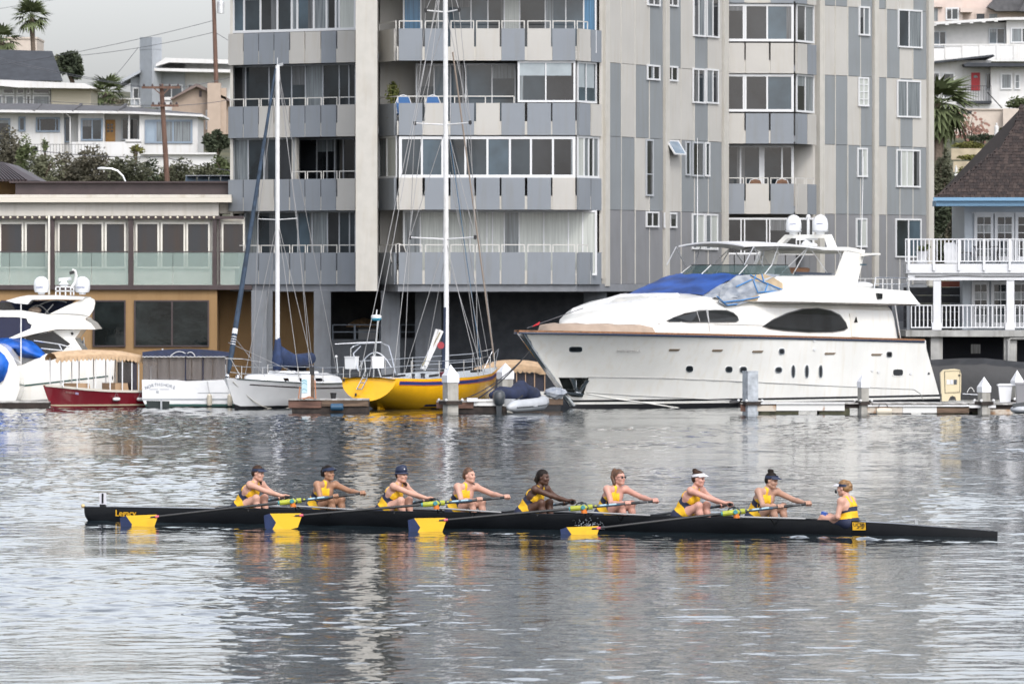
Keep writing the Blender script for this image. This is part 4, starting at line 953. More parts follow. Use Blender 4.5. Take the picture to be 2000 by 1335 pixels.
for side in (1, -1):
    secs = []
    for s in SS:
        row = []
        for z in ZL:
            zz = min(z, y_zs(s)) if z != 9 else y_zs(s)
            zl = y_zs(s) * (1 - s / 2.75)
            if zz < zl and s < 2.75: zz2 = zl; ss = s
            else: zz2 = zz; ss = s
            if s == 18.2: ss = stern_rake(zz2)
            row.append(yv.w(ss, side * y_hull(s, zz2), zz2))
        secs.append(row)
    n = len(ZL); o = len(mb.v); mb.v.extend([tuple(p) for sec in secs for p in sec])
    for i in range(len(SS) - 1):
        for k in range(n - 1):
            mb.f.append((o + i * n + k, o + i * n + k + 1, o + (i + 1) * n + k + 1, o + (i + 1) * n + k)); mb.m.append(1 if k in (0, 1, 3) else 0)
    if side == 1: last1 = list(range(o + (len(SS) - 1) * n, o + len(SS) * n))
    else: last2 = list(range(o + (len(SS) - 1) * n, o + len(SS) * n))
for k in range(n - 1): mb.f.append((last1[k], last1[k + 1], last2[k + 1], last2[k])); mb.m.append(1 if k in (0, 1, 3) else 0)
hull = obj('hull', mb, [gelcoat, black_paint], YA, smooth=True)
mb = MB(); mb.prism([yv.w(s, y_hbd(s) - .03, y_zs(s) - .06) for s in SS] + [yv.w(s, -y_hbd(s) + .03, y_zs(s) - .06) for s in SS[::-1]], (0, 0, .04)); obj('deck', mb, teak, YA, fix=False)
for side in (1, -1):
    mb = MB(); mb.loft([[yv.w(s, side * (y_hbd(s) + .035), y_zs(s) - .015), yv.w(s, side * (y_hbd(s) + .035), y_zs(s) + .045), yv.w(s, side * (y_hbd(s) - .09), y_zs(s) + .045), yv.w(s, side * (y_hbd(s) - .09), y_zs(s) - .015)] for s in SS], closed=True); obj('cap_rail', mb, teak, YA)
    mb = MB(); mb.tube([yv.w(s, side * (y_hbd(s) + .012), y_zs(s) - .05) for s in SS], .032, 6); obj('rub_rail', mb, mat('navy_rub_rail', (.012, .025, .06), .4), YA)
def hull_line(pts, r, m, name='hull_strake'):
    q = []
    for (x0, y0), (x1, y1) in zip(pts, pts[1:]):
        for k in range(8): q.append(yv.on(x0 + (x1 - x0) * k / 8, y0 + (y1 - y0) * k / 8, y_hull, .004))
    q.append(yv.on(*pts[-1], y_hull, .004)); mb = MB(); mb.tube(q, r, 5); obj(name, mb, m, YA)
strake = mat('grey_seam', (.36, .36, .35), .5)
hull_line([(1150, 735.5), (1300, 738), (1480, 746), (1640, 754), (1785, 760), (1797, 768), (1803, 781)], .012, strake)
hull_line([(1146, 766), (1240, 772), (1340, 777), (1440, 782)], .014, strake)
hull_line([(1146, 768), (1200, 778), (1260, 786), (1330, 797)], .018, gelcoat, 'spray_rail')
# steel stem guard, anchor pocket and anchor
q = [(0.03 + 2.75 * t, y_zs(0) * (1 - t)) for t in (.02, .2, .4, .6, .8, .97)]
mb = MB(); mb.loft([[yv.w(s - .02, -.02 - .05, z), yv.w(s - .05, 0, z - .02), yv.w(s + .02, y_hull(s + .1, z + .02) * .7 + .03, z), yv.w(s + .12, y_hull(s + .12, z) + .015, z + .02)] for s, z in q], closed=False); obj('stem_guard', mb, steel, YA)
skin_poly(yv, 'anchor_pocket', mat('polished_dark_steel', (.05, .055, .05), .12, metal=.8, var=.5, vscale=3), YA, [(1091, 737), (1150, 737), (1138, 775), (1118, 774), (1105, 768)], y_hull, .05, .02)
ank = thing  # the anchor belongs to the yacht
mb = MB()
for x, y in ((1114, 738), (1145, 742)): mb.prism([yv.on(*p, y_hull, .06) for p in ((x - 2, y), (x + 4, y + 1), (1131, 769), (1124, 769))], yv.n * .05)
mb.tube([yv.on(1124, 742, y_hull, .09), yv.on(1124, 764, y_hull, .1)], .035, 6); mb.prism([yv.on(*p, y_hull, .08) for p in ((1103, 764), (1140, 768), (1135, 773), (1106, 769))], yv.n * .05); obj('anchor', mb, steel, YA)
def oval(cx, cy, rx, ry, sq=2.0, n=14):
    out = []
    for k in range(n):
        a = 2 * math.pi * k / n; c, s = math.cos(a), math.sin(a)
        out.append((cx + rx * math.copysign(abs(c) ** (2 / sq), c), cy + ry * math.copysign(abs(s) ** (2 / sq), s)))
    return out
def port(cx, cy, rx, ry, sq=2.6, name='porthole', fr=steel, pane=glassb):
    f = skin_poly(yv, name, fr, YA, oval(cx, cy, rx, ry, sq), y_hull, .05, .012); a = oval(cx + .2, cy, rx - 1.8, ry - 1.8, sq)
    pts = [yv.on(x, y, y_hull, .017) for x, y in a]; m2 = MB(); m2.prism([p - yv.n * .02 for p in pts], yv.n * .02); obj('pane', m2, pane, f)
for x, y in ((1347, 720), (1424, 721), (1452, 721.5), (1521, 722)): port(x, y, 7, 6.2)
for x in (1549.5, 1576, 1603): port(x, 725, 4.2, 13, 2.4)
port(1754, 727, 11.5, 8, 4, fr=gelcoat); port(1124.5, 682, 13, 5.5, 4, 'hawse_hole'); port(1527, 686, 6, 6.2, 3, 'hawse_hole'); port(1737, 692, 6, 6, 3, 'hawse_hole')
vent_m = mat('bronze_vent', (.22, .17, .12), .4, metal=.3)
for x, y in ((1317, 683.5), (1401, 684.5), (1480, 686.5), (1621, 690.5), (1712, 692.5)):
    skin_poly(yv, 'vent_slot', vent_m, YA, [(x - 10, y - .5), (x - 8, y - 2.2), (x + 12, y - 2.2), (x + 8, y + 1.8), (x - 9, y + 2)], y_hull, .02, .015)
for x, y in ((1591, 665), (1591, 682), (1704, 723), (1814, 729), (1779, 729), (1716, 726)): skin_poly(yv, 'hull_fitting', white_paint if x != 1814 else steel, YA, oval(x, y, 2.6, 2.6), y_hull, .03, .02)
p0, p1 = yv.on(1203, 684.5, y_hull, .01), yv.on(1252, 685, y_hull, .01)
write(YA, 'SHAMBHALA', (p0 + p1) / 2 + Vector((0, -.01, .0)), p1 - p0, .155, mat('grey_lettering', (.30, .29, .28), .5), shear=.15)
# cabin: trunk, side walls
def cw(s, z=0): return 2.06 * (1 - (1 - clamp((s - 2.55) / 3.9)) ** 2.4) ** .75
def zr(s):
    T = [(2.6, 2.5), (2.9, 2.78), (3.6, 2.98), (4.6, 3.25), (5.8, 3.5), (7.2, 3.66), (9, 3.56), (17.2, 3.42)]
    for a, b in zip(T, T[1:]):
        if s <= b[0]: return a[1] + (b[1] - a[1]) * max(0, (s - a[0])) / (b[0] - a[0])
    return T[-1][1]
secs = []
for s in [2.6, 2.7, 2.9, 3.2, 3.6, 4.1, 4.6, 5.2, 5.8, 6.5, 7.2, 8, 9.5, 11, 12.5, 14, 15.5, 16.4, 17.0]:
    w_, z = cw(s), zr(s); h = max(.25, z - 2.25); dz = y_zs(s) - .05
    prof = [(w_, dz), (w_ * .995, dz + (z - dz) * .55), (w_ * .97, dz + (z - dz) * .75), (w_ * .86, z - h * .07), (w_ * .6, z), (0, z + .05)]
    aft = .35 if s > 16.8 else 0
    secs.append([yv.w(s + aft * (1 - (zz - dz) / max(.1, z - dz)), b, zz) for b, zz in prof] + [yv.w(s + aft * (1 - (zz - dz) / max(.1, z - dz)), -b, zz) for b, zz in prof[-2::-1]])
mb = MB(); mb.loft(secs, closed=True); obj('cabin', mb, gelcoat, YA, smooth=30)
def cabw(s, z): return cw(s) * (1.0 if z < 2.9 else .995)
# beige sun-pad cover along the front of the trunk
secs = []
for t in np.linspace(-1, 1, 19):
    a = t * math.pi / 2; b = 1.85 * math.copysign(abs(math.sin(a)) ** .9, a); s = 1.75 + 3.2 * (1 - math.cos(a)); h = .25 + .02 * math.sin(t * 19)
    dz = y_zs(s) - .02
    if abs(b) > y_hbd(s) - .2: b = math.copysign(max(.1, y_hbd(s) - .2), b)
    c = Vector((0.0, 0, 0)); i = 1.1 - .5 * abs(t)
    secs.append([yv.w(s, b, dz), yv.w(s + .1, b * .98, dz + h), yv.w(s + i * .7, b * .9, dz + h + .06), yv.w(s + i, b * .86, dz + .2)])
mb = MB(); mb.loft(secs); obj('sunpad_cover', mb, mat('beige_cover', (.34, .265, .205), .8, var=.12, vscale=3, bump=.4, bscale=5), YA, smooth='all')
# raised hatch pad on the trunk roof
def roofp(s, b, dz=0): return yv.w(s, b, zr(s) - .10 * (b / 1.4) ** 2 + .045 + dz)
mb = MB(); mb.hexa([roofp(4.0, -1.1, -.02), roofp(4.6, .95, -.02), roofp(6.9, 1.15, -.02), roofp(6.6, -1.1, -.02)], [roofp(4.05, -1.05, .11), roofp(4.65, .9, .11), roofp(6.8, 1.08, .09), roofp(6.5, -1.05, .09)]); obj('hatch_cover', mb, white_paint, YA)
# side windows
def almond(pts): return pts
w1 = [(1304, 625), (1318, 619), (1340, 612.5), (1368, 607.5), (1395, 606), (1418, 606.5), (1431, 611), (1440, 618), (1442, 624), (1437, 627.5), (1400, 628), (1350, 628), (1310, 627)]
w2 = [(1491, 636), (1512, 624), (1540, 612), (1570, 604), (1597, 602.5), (1622, 607), (1640, 616), (1651, 629), (1655, 639), (1648, 644), (1625, 647.5), (1580, 648), (1535, 645), (1505, 641)]
def grow(pts, k):
    cx = sum(p[0] for p in pts) / len(pts); cy = sum(p[1] for p in pts) / len(pts); return [(x + math.copysign(k, x - cx) * min(1, abs(x - cx) / 12), y + math.copysign(k, y - cy) * min(1, abs(y - cy) / 6)) for x, y in pts]
for pts, cuts in ((w1, (1363, 1381, 1387)), (w2, (1540, 1570, 1612))):
    f = skin_poly(yv, 'side_window', mat('window_gasket', (.10, .10, .10), .5), YA, grow(pts, 1.5), cabw, .05, .015); a = [yv.on(x, y, cabw, .022) for x, y in pts]; m2 = MB(); m2.prism([p - yv.n * .02 for p in a], yv.n * .02); obj('pane', m2, glassb, f)
for (xa, ya), (xb, yb) in (((1361, 608), (1367, 628)), ((1380, 606), (1384, 628)), ((1362, 604.5), (1382, 604.5)), ((1382, 604.5), (1387, 646))): mb = MB(); mb.tube([yv.on(xa, ya, cabw, .03), yv.on(xb, yb, cabw, .03)], .012, 5); obj('door_trim', mb, FRM, YA)
f = skin_poly(yv, 'side_door', gelcoat, YA, [(1660, 612), (1675, 612), (1679, 658), (1664, 657)], cabw, .04, .02); 
a = [yv.on(x, y, cabw, .03) for x, y in ((1672, 618), (1675, 629), (1668, 629))]; m2 = MB(); m2.prism(a, yv.n * .01); obj('door_window', m2, glassb, f)
q = [yv.on(x, y, cabw, .006) for x, y in ((1285, 632), (1400, 633), (1490, 635))]; mb = MB(); mb.tube(q, .008, 4); obj('cabin_seam', mb, strake, YA)
# raked windscreen block and flybridge
def ring(z, sf, w_, sb, D=1.9, n=16):
    out = []
    for i in range(-n, n + 1):
        t = abs(i) / n; a = t * math.pi / 2; out.append((sf + D * (1 - math.cos(a)), math.copysign(w_ * math.sin(a) ** .85, i) if i else 0.0, z))
    return [(sb, -w_, z)] + out + [(sb, w_, z)]
RG = [ring(3.40, 6.6, 2.02, 15.2), ring(3.62, 7.1, 2.02, 15.2), ring(3.95, 8.1, 1.97, 15.1), ring(4.22, 9.1, 1.88, 15.0), ring(4.27, 9.5, 1.75, 15.0)]
mb = MB(); mb.loft([[yv.w(*p) for p in r] for r in RG], closed=True); obj('flybridge', mb, gelcoat, YA, smooth=40)
def fly(s, z): return 2.02 if z < 3.7 else 2.02 - .15 * (z - 3.7) / .5
def tarp(name, m, i0, i1, u0, u1, off, wob, seed, lip=0, side=0):
    r = random.Random(seed); secs = []
    K = 9
    for k in range(K + 1):
        u = u0 + (u1 - u0) * k / K; row = []
        j = min(int(u), len(RG) - 2); f = u - j
        for i in range(i0, i1 + 1):
            a, b = RG[j][i], RG[j + 1][i]; c = [a[q] + (b[q] - a[q]) * f for q in range(3)]
            d = off + wob * (math.sin(i * 1.3 + k * 1.1 + seed) + math.sin(i * .6 - k * 1.9)) + (lip * r.random() if k == 0 else 0)
            row.append(yv.w(c[0] - d * 1.1, c[1] + (d if c[1] > 0 else -d), c[2] + d * .8 - (lip * r.random() if k == 0 else 0)))
        secs.append(row)
    mb = MB(); mb.loft(secs); return obj(name, mb, m, YA, smooth='all', fix=False)
blue_tarp = mat('blue_tarpaulin', (.018, .07, .28), .45, var=.45, vscale=1.2, bump=.6, bscale=3.5)
tarp('blue_tarpaulin', blue_tarp, 2, 25, 0.85, 4.0, .05, .016, 3, .03)
plast = mat('clouded_plastic_sheet', (.38, .40, .42), .2, col2=(.20, .225, .265), vscale=2.2, bump=.9, bscale=4, stretch=(1, 1, 2))
tarp('plastic_sheet', plast, 25, 33, 0.4, 3.6, .035, .02, 9, .05)
kraft = mat('masking_paper', (.40, .31, .20), .8, var=.15); tape = mat('blue_masking_tape', (.05, .20, .46), .6); tapp = mat('pale_blue_plastic', (.24, .28, .32), .3, var=.3, vscale=5, bump=.5)
skin_poly(yv, 'plastic_sheet', plast, YA, [(1405, 590), (1410, 560), (1440, 538), (1476, 536), (1480, 560), (1492, 580), (1440, 596), (1420, 599)], fly, .03, .06)
skin_poly(yv, 'masking_paper', kraft, YA, [(1466, 537), (1492, 535), (1510, 541), (1529, 553), (1529, 566), (1500, 552), (1470, 548)], fly, .03, .075)
skin_poly(yv, 'masking_paper', tapp, YA, [(1472, 548), (1500, 553), (1522, 564), (1506, 570), (1482, 571)], fly, .03, .07); skin_poly(yv, 'masking_paper', kraft, YA, [(1474, 578), (1492, 573), (1491, 584), (1470, 588), (1452, 588)], fly, .03, .07)
for a in ([(1466, 537), (1490, 550), (1529, 566)], [(1488, 535), (1492, 551)], [(1472, 549), (1480, 571), (1525, 567)], [(1400, 578), (1420, 596), (1440, 594)], [(1412, 590), (1450, 586), (1492, 578)], [(1500, 553), (1494, 570)], [(1476, 537), (1472, 549)], [(1438, 560), (1470, 545)]):
    mb = MB(); mb.tube([yv.on(x, y, fly, .095) for x, y in a], .022, 4); obj('tape_strip', mb, tape, YA)
for a in ([(1228, 566), (1300, 555), (1370, 558), (1405, 576)], [(1244, 556), (1300, 552)]):
    pass
# overhanging boat deck
def oh(s): return 2.52 * (1 - (1 - clamp((s - 8.6) / 2.2)) ** 2) ** .6 - .1 * clamp((s - 16) / 3)
st = [8.7, 9.2, 9.8, 10.6, 12, 14, 16, 17, 17.6, 18.1]
def zt_(s): return 3.5 + .40 * clamp((s - 8.6) / 3.5) - .18 * clamp((s - 14) / 4)
def zb_(s): return 3.37 - .12 * clamp((s - 10) / 8)
secs = []
for s in st:
    w_ = oh(s); top, bot = zt_(s), zb_(s); k = .9 if s == st[-1] else 1
    if s == st[-1]: top = bot + .12
    secs.append([yv.w(s, w_ * .9, bot - .0), yv.w(s, w_, bot + .05), yv.w(s - (.0), w_ - .09, top), yv.w(s, w_ - .3, top + .02), yv.w(s, -w_ + .3, top + .02), yv.w(s, -w_ + .09, top), yv.w(s, -w_, bot + .05), yv.w(s, -w_ * .9, bot)])
mb = MB(); mb.loft(secs, closed=True); obj('boat_deck', mb, gelcoat, YA, smooth=30)
a = [yv.on(x, y, lambda s, z: oh(s) - .04, .0) for x, y in ((1711, 572), (1721, 573), (1721, 583), (1712, 584))]; mb = MB(); mb.prism(a, yv.n * .06); obj('deck_light', mb, glassb, YA)
# tinted flybridge windscreen
fg = bpy.data.materials.new('tinted_screen'); fg.use_nodes = True; _b = fg.node_tree.nodes['Principled BSDF']; _b.inputs['Base Color'].default_value = (.05, .085, .085, 1); _b.inputs['Alpha'].default_value = .72; _b.inputs['Roughness'].default_value = .05
r0, r1 = ring(4.24, 9.3, 1.84, 12.6), ring(4.58, 9.9, 1.72, 12.0)
mb = MB(); mb.loft([[yv.w(*p) for p in r0], [yv.w(p[0], p[1], 4.60 if 0 < i < len(r1) - 1 else 4.3) for i, p in enumerate(r1)]]); ws = obj('windscreen', mb, fg, YA, smooth='all')
for i in (5, 10, 17, 24, 29): m2 = MB(); m2.tube([yv.w(*r0[i]) , yv.w(r1[i][0], r1[i][1], 4.6)], .018, 5); obj('screen_frame', m2, FRM, ws)
mb = MB(); mb.tube([yv.w(p[0], p[1], 4.60) for p in r1[1:-1]], .018, 5); obj('screen_rim', mb, mat('dark_trim', (.03, .03, .03), .4), YA)
# flybridge seats and coaming
for b in (1.7, -1.7): mb = MB(); mb.bar(yv.w(12.2, b, 4.27), yv.w(14.6, b, 4.22), .06, .22); obj('coaming_screen', mb, mat('smoked_screen', (.05, .06, .08), .08), YA)
mb = MB(); mb.lathe([(.1, 0), (.55, .02), (.6, .18), (.5, .22)], yv.w(13.6, .5, 4.3), 14); obj('covered_table', mb, mat('rust_cover', (.17, .085, .045), .8), YA)
# hardtops
def top(s0, s1, w_, z0, z1, name, camb=.12, bend=0):
    secs = []
    for k in range(9):
        s = s0 + (s1 - s0) * k / 8; e = 1 - .22 * (1 - min(1, k / 2.0)) ** 2 - .0; z = z0 + (z1 - z0) * k / 8 + bend * math.sin(math.pi * k / 8)
        row = [yv.w(s, b * w_ * e, z + camb * (1 - b * b)) for b in np.linspace(-1, 1, 9)]; secs.append(row + [p - Vector((0, 0, .05)) for p in row[::-1]])
    mb = MB(); mb.loft(secs, closed=True); return obj(name, mb, white_paint, YA, smooth=40)
top(9.9, 13.7, 1.75, 5.24, 5.16, 'bimini_top', .12, .06); top(13.4, 15.6, 1.7, 5.14, 5.08, 'bimini_top', .10, .03)
for s0, z0, s1, z1 in ((10.1, 5.2, 10.6, 4.55), (10.1, 5.2, 9.6, 4.6), (11.4, 5.22, 11.0, 4.5), (13.0, 5.18, 12.2, 4.3), (13.1, 5.18, 14.2, 4.2), (13.0, 5.18, 11.6, 4.35), (14.8, 5.1, 14.6, 4.25), (14.6, 5.1, 15.2, 4.5)):
    for b in (1.62, -1.62): mb = MB(); mb.tube([yv.w(s0, b, z0), yv.w(s1, b, z1)], .018, 5); obj('stanchion', mb, alu, YA)
# radar arch
LEG = [(14.1, 3.9), (15.3, 3.88), (15.75, 4.98), (15.3, 5.17), (14.85, 5.1)]
for b in (1.72, -1.88): mb = MB(); mb.prism([yv.w(s, b, z) for s, z in LEG], yv.n * .16); obj('arch_leg', mb, gelcoat, YA, smooth=20)
mb = MB(); mb.prism([yv.w(s, -1.9, z) for s, z in ((14.8, 5.08), (15.7, 4.98), (15.75, 5.1), (14.85, 5.2))], yv.n * 3.8); obj('arch_beam', mb, gelcoat, YA)
mb = MB(); mb.prism([yv.w(15.5, b, z) for b, z in ((1.85, 5.0), (2.35, 5.0), (2.35, 4.94), (1.85, 4.88))], yv.d * .5); obj('arch_wing', mb, gelcoat, YA)
mb = MB(); mb.prism([yv.w(14.95, b, z) for b, z in ((-1.45, 5.15), (-.85, 5.62), (.95, 5.62), (1.2, 5.15), (.95, 5.15), (.8, 5.5), (-.75, 5.5), (-1.2, 5.15))], yv.d * .22); obj('mast_arch', mb, gelcoat, YA)
for b in (-.56, .56):
    c = yv.w(15.05, b, 5.62); mb = MB(); mb.lathe([(.14, 0), (.15, .07), (.24, .09), (.265, .2), (.265, .36), (.235, .5), (.17, .6), (.08, .655), (.01, .67)], c, 20); dm = obj('satellite_dome', mb, gelcoat_cool, YA, smooth=True)
    m2 = MB(); m2.lathe([(.267, .10), (.272, .12), (.270, .14)], c, 20); obj('dome_seam', m2, FRG, dm); write(dm, 'intellian', c + Vector((-.03, -.268, .36)), (1, 0, 0), .075, mat('dome_blue', (.05, .08, .25), .5))
c = yv.w(15.05, 0, 5.3); mb = MB(); mb.lathe([(.16, -.15), (.2, 0), (.12, .1), (.06, .14)], c, 12); rd = obj('radar_pedestal', mb, gelcoat_cool, YA, smooth=True); m2 = MB(); m2.bar(c + Vector((-.36, -.02, .19)), c + Vector((.36, .02, .19)), .12, .1); obj('radar_bar', m2, gelcoat_cool, rd)
mb = MB(); mb.tube([yv.w(15.05, 0.06, 5.6), yv.w(15.05, .06, 6.2)], .05, 8); obj('mast', mb, white_paint, YA); mb = MB(); mb.ball(yv.w(15.05, .06, 6.22), .08, n=8); mb.bar(yv.w(15.05, -.1, 6.15), yv.w(15.05, .25, 6.15), .05, .05); obj('mast_light', mb, white_paint, YA)
for b, s in ((-1.4, 14.9), (.9, 15.4)):
    mb = MB(); mb.lathe([(.13, 0), (.16, .03), (.13, .09), (.02, .12)], yv.w(s - 1.2, b, 5.22), 12); obj('antenna_disc', mb, gelcoat_cool, YA)
mb = MB(); mb.tube([yv.w(15.6, 1.85, 5.05), yv.w(15.6, 1.95, 8.2)], [.018, .01], 5); obj('whip_aerial', mb, white_paint, YA); mb = MB(); mb.tube([yv.w(11.2, -1.6, 5.2), yv.w(11.2, -1.6, 8.8)], [.018, .01], 5); obj('whip_aerial', mb, white_paint, YA)
pp = yv.w(15.25, 1.885, 4.62); write(YA, '100', pp + Vector((-.02, 0, .0)), yv.d, .25, mat('dark_teal_lettering', (.05, .10, .13), .4), bold=.006); mb = MB(); q0 = pp + yv.d * .24; mb.bar(q0, q0 + yv.d * .36, .012, .05); obj('script_underline', mb, mat('dark_teal_lettering', (0, 0, 0)), YA)
# aft deck rails and liferaft
for b in (2.3, -2.3):
    z = zt_(17)
    mb = MB(); mb.tube([yv.w(15.7, b, z), yv.w(15.8, b, z + .42), yv.w(17.5, b, z + .40), yv.w(17.7, b, z - .05)], .022, 6); mb.tube([yv.w(15.75, b, z + .22), yv.w(17.6, b, z + .2)], .014, 5); ra = obj('aft_rail', mb, steel, YA)
    for s in (16.2, 16.7, 17.1): m2 = MB(); m2.tube([yv.w(s, b, z - .02), yv.w(s, b, z + .42)], .02, 5); obj('rail_post', m2, steel, ra)
mb = MB(); mb.tube([yv.w(17.65, -2.3, zt_(17) + .4), yv.w(17.65, 2.3, zt_(17) + .4)], .02, 5)
for k in range(6): mb.tube([yv.w(17.65, -2.3 + k * .92, zt_(17) - .05), yv.w(17.65, -2.3 + k * .92, zt_(17) + .4)], .016, 5)
obj('aft_rail', mb, steel, YA)
mb = MB(); mb.ball(yv.w(16.1, 1.3, zt_(16) + .12), .55, .4, .14, 14); obj('life_raft', mb, gelcoat_cool, YA, smooth='all')
mb = MB(); mb.tube([yv.w(17.0, 2.2, zb_(17) + .05), yv.w(17.25, 2.25, y_zs(17))], .025, 6); obj('deck_post', mb, steel, YA)
for pa, pb in (((1060, 640), (1225, 572)), ):
    mb = MB(); mb.tube([yv.w(.6, -.1, y_zs(0) + .1), yv.w(7.0, -1.2, 3.7)], .012, 4); obj('guy_line', mb, mat('wire_grey', (.09, .09, .1), .7), YA); m2 = MB(); m2.prism([yv.w(.9, -.15, 2.62), yv.w(1.35, -.2, 2.78), yv.w(1.3, -.2, 2.68)], yv.n * .02); obj('red_flag', m2, mat('red_ribbon', (.5, .02, .03), .6), YA)
# ---------------------------------------------------------------- moored boats
def hullfn(L, B, z0, z1, rake, ent=.5, sw=.8, flare=.8, p=1.2):
    def zs(s): return z0 + (z1 - z0) * clamp(s / L) - .10 * math.sin(math.pi * clamp(s / L)) * z0
    def hd(s): return B / 2 * (1 - (1 - clamp(s / (ent * L))) ** 2.2) ** .8 * (1 - (1 - sw) * clamp((s - .55 * L) / (.45 * L)) ** 2)
    def hw(s): return B / 2 * flare * (1 - (1 - clamp((s - rake) / (ent * L * 1.1))) ** 2) * (1 - (1 - sw) * clamp((s - .55 * L) / (.45 * L)) ** 2)
    def fn(s, z):
        t = zs(s); zl = max(0, t * (1 - s / rake)) if rake > 0 else 0; f = clamp((z - zl) / max(.03, t - zl))
        return hw(s) + (hd(s) - hw(s)) * f ** p
    return fn, zs, hd
def hull_mesh(v, parent, L, H, mats, rake, bands=(), name='hull', srake=.15):
    """bands: list of (z_top, material index), lowest first; above the last one index 0"""
    fn, zs, hd = H; zl = [-.4, -.05] + [b[0] for b in bands] + [.35, .55, .75, 99]
    ss = sorted(set([.01, .05, .12, .25, .45, .7, 1.0] + [1.0 + (L - 1.0) * k / 9 for k in range(10)])); n = len(zl); mb = MB(); ends = []
    for side in (1, -1):
        o = len(mb.v)
        for s in ss:
            t = zs(s); lo = t * (1 - s / rake) if s < rake else -9
            for z in zl:
                zz = max(min(z, t), min(lo, t)); s2 = s + (srake * clamp(1 - zz / t) if s == ss[-1] else 0); mb.v.append(tuple(v.w(s2, side * fn(s, max(zz, 0)) * (1 if zz >= 0 else .8), zz)))
        for i in range(len(ss) - 1):
            for k in range(n - 1): mb.f.append((o + i * n + k, o + i * n + k + 1, o + (i + 1) * n + k + 1, o + (i + 1) * n + k)); mb.m.append(bands[k - 1][1] if 1 <= k <= len(bands) else (bands[0][1] if k == 0 and bands else 0))
        ends.append(list(range(o + (len(ss) - 1) * n, o + len(ss) * n)))
    for k in range(n - 1): mb.f.append((ends[0][k], ends[0][k + 1], ends[1][k + 1], ends[1][k])); mb.m.append(bands[k - 1][1] if 1 <= k <= len(bands) else (bands[0][1] if k == 0 and bands else 0))
    h = obj(name, mb, mats, parent, smooth=True)
    return h, ss
def deck(v, parent, ss, H, m, dz=-.04, name='deck'):
    fn, zs, hd = H; mb = MB()
    mb.loft([[v.w(s, -hd(s) + .03, zs(s) + dz), v.w(s, 0, zs(s) + dz + .04), v.w(s, hd(s) - .03, zs(s) + dz)] for s in ss]); return obj(name, mb, m, parent, fix=False)
def ribbon(v, parent, fn, ss, z0, z1, m, name, off=.008):
    mb = MB()
    for sd in (1, -1):
        rows = []
        for s in ss:
            a, b = z0(s), z1(s); rows.append([v.w(s, sd * (fn(s, a) + off), a), v.w(s, sd * (fn(s, b) + off), b), v.w(s, sd * (fn(s, b) - .01), b), v.w(s, sd * (fn(s, a) - .01), a)])
        mb.loft(rows, closed=True)
    return obj(name, mb, m, parent)
def tubes(parent, name, m, lines, r, n=6):
    mb = MB()
    for l in lines: mb.tube(l, r, n)
    return obj(name, mb, m, parent, fix=False)
navy = mat('navy_paint', (.012, .022, .075), .35); rigw = mat('rigging_wire', (.26, .26, .26), .5); yellow = mat('yellow_gelcoat', (.80, .42, .008), .25, var=.06, coat=.3); deckgrey = mat('pale_deck', (.42, .45, .47), .7, var=.1)
green = mat('dark_green_boot', (.01, .06, .05), .4)

# ---- yellow sailing yacht, stern towards us
v = Vessel(718, 219, 64); YS = thing('sailboat', 'yellow sailing yacht with a navy stripe, seen from its heart shaped transom', 'sailboat', tuple(v.w(4, 0, 0)))
LY = 9.3
def interp(T, s):
    for a, b in zip(T, T[1:]):
        if s <= b[0]: return a[1] + (b[1] - a[1]) * max(0, (s - a[0])) / (b[0] - a[0])
    return T[-1][1]
yh = lambda s: interp([(0, .96), (1, 1.2), (2, 1.37), (3, 1.48), (4, 1.5), (5, 1.43), (6, 1.24), (7, .95), (8, .55), (8.7, .26), (9.3, .02)], s)
yk = lambda s: interp([(0, .25), (.6, .12), (1.2, -.02), (2, -.2), (4, -.4), (7, -.35), (8.2, -.05), (8.7, .25), (9.3, 1.0)], s)
yz = lambda s: interp([(0, 1.0), (1.5, .96), (4, .98), (7, 1.08), (9.3, 1.2)], s)
def yfn(s, z):
    t = clamp((yz(s) - z) / max(.05, yz(s) - yk(s))); return yh(s) * max(0, 1 - t ** (2.3 + .5 * clamp(s / 2))) ** (.62 - .08 * clamp(s / 2))
ss = [0, .3, .6, 1, 1.5, 2, 2.7, 3.4, 4.2, 5, 6, 7, 7.6, 8.2, 8.7, 9.05, 9.3]; mb = MB(); secs = []
for s in ss:
    half = []
    for k in range(13):
        t = k / 12; z = yz(s) + (yk(s) - yz(s)) * t; half.append((yfn(s, z), z))
    rk = lambda z: (-.25 * clamp((yz(0) - z) / .75) + .12 if s == 0 else 0)
    secs.append([v.w(s + rk(z), b, z) for b, z in half] + [v.w(s + rk(z), -b, z) for b, z in half[-2::-1]])
mb.loft(secs, closed=False); obj('hull', mb, yellow, YS, smooth='all')
mb = MB(); mb.add(secs[0], [tuple(range(len(secs[0])))]); obj('transom', mb, yellow, YS)
mb = MB(); mb.loft([[v.w(s, -yh(s) + .02, yz(s) - .03), v.w(s, -yh(s) * .5, yz(s) + .03), v.w(s, 0, yz(s) + .05), v.w(s, yh(s) * .5, yz(s) + .03), v.w(s, yh(s) - .02, yz(s) - .03)] for s in ss]); obj('deck', mb, deckgrey, YS, fix=False)
s2 = [s for s in ss if s > .2] ; s2 = [.25] + s2
ribbon(v, YS, yfn, s2[:-1], lambda s: yz(s) - .20, lambda s: yz(s) - .10, mat('navy_stripe', (.02, .035, .16), .3), 'cove_stripe'); ribbon(v, YS, yfn, s2[:-1], lambda s: yz(s) - .225, lambda s: yz(s) - .20, mat('orange_stripe', (.55, .14, .02), .3), 'cove_stripe'); ribbon(v, YS, yfn, s2[:-1], lambda s: yz(s) - .10, lambda s: yz(s) - .08, mat('orange_stripe', (0, 0, 0)), 'cove_stripe')
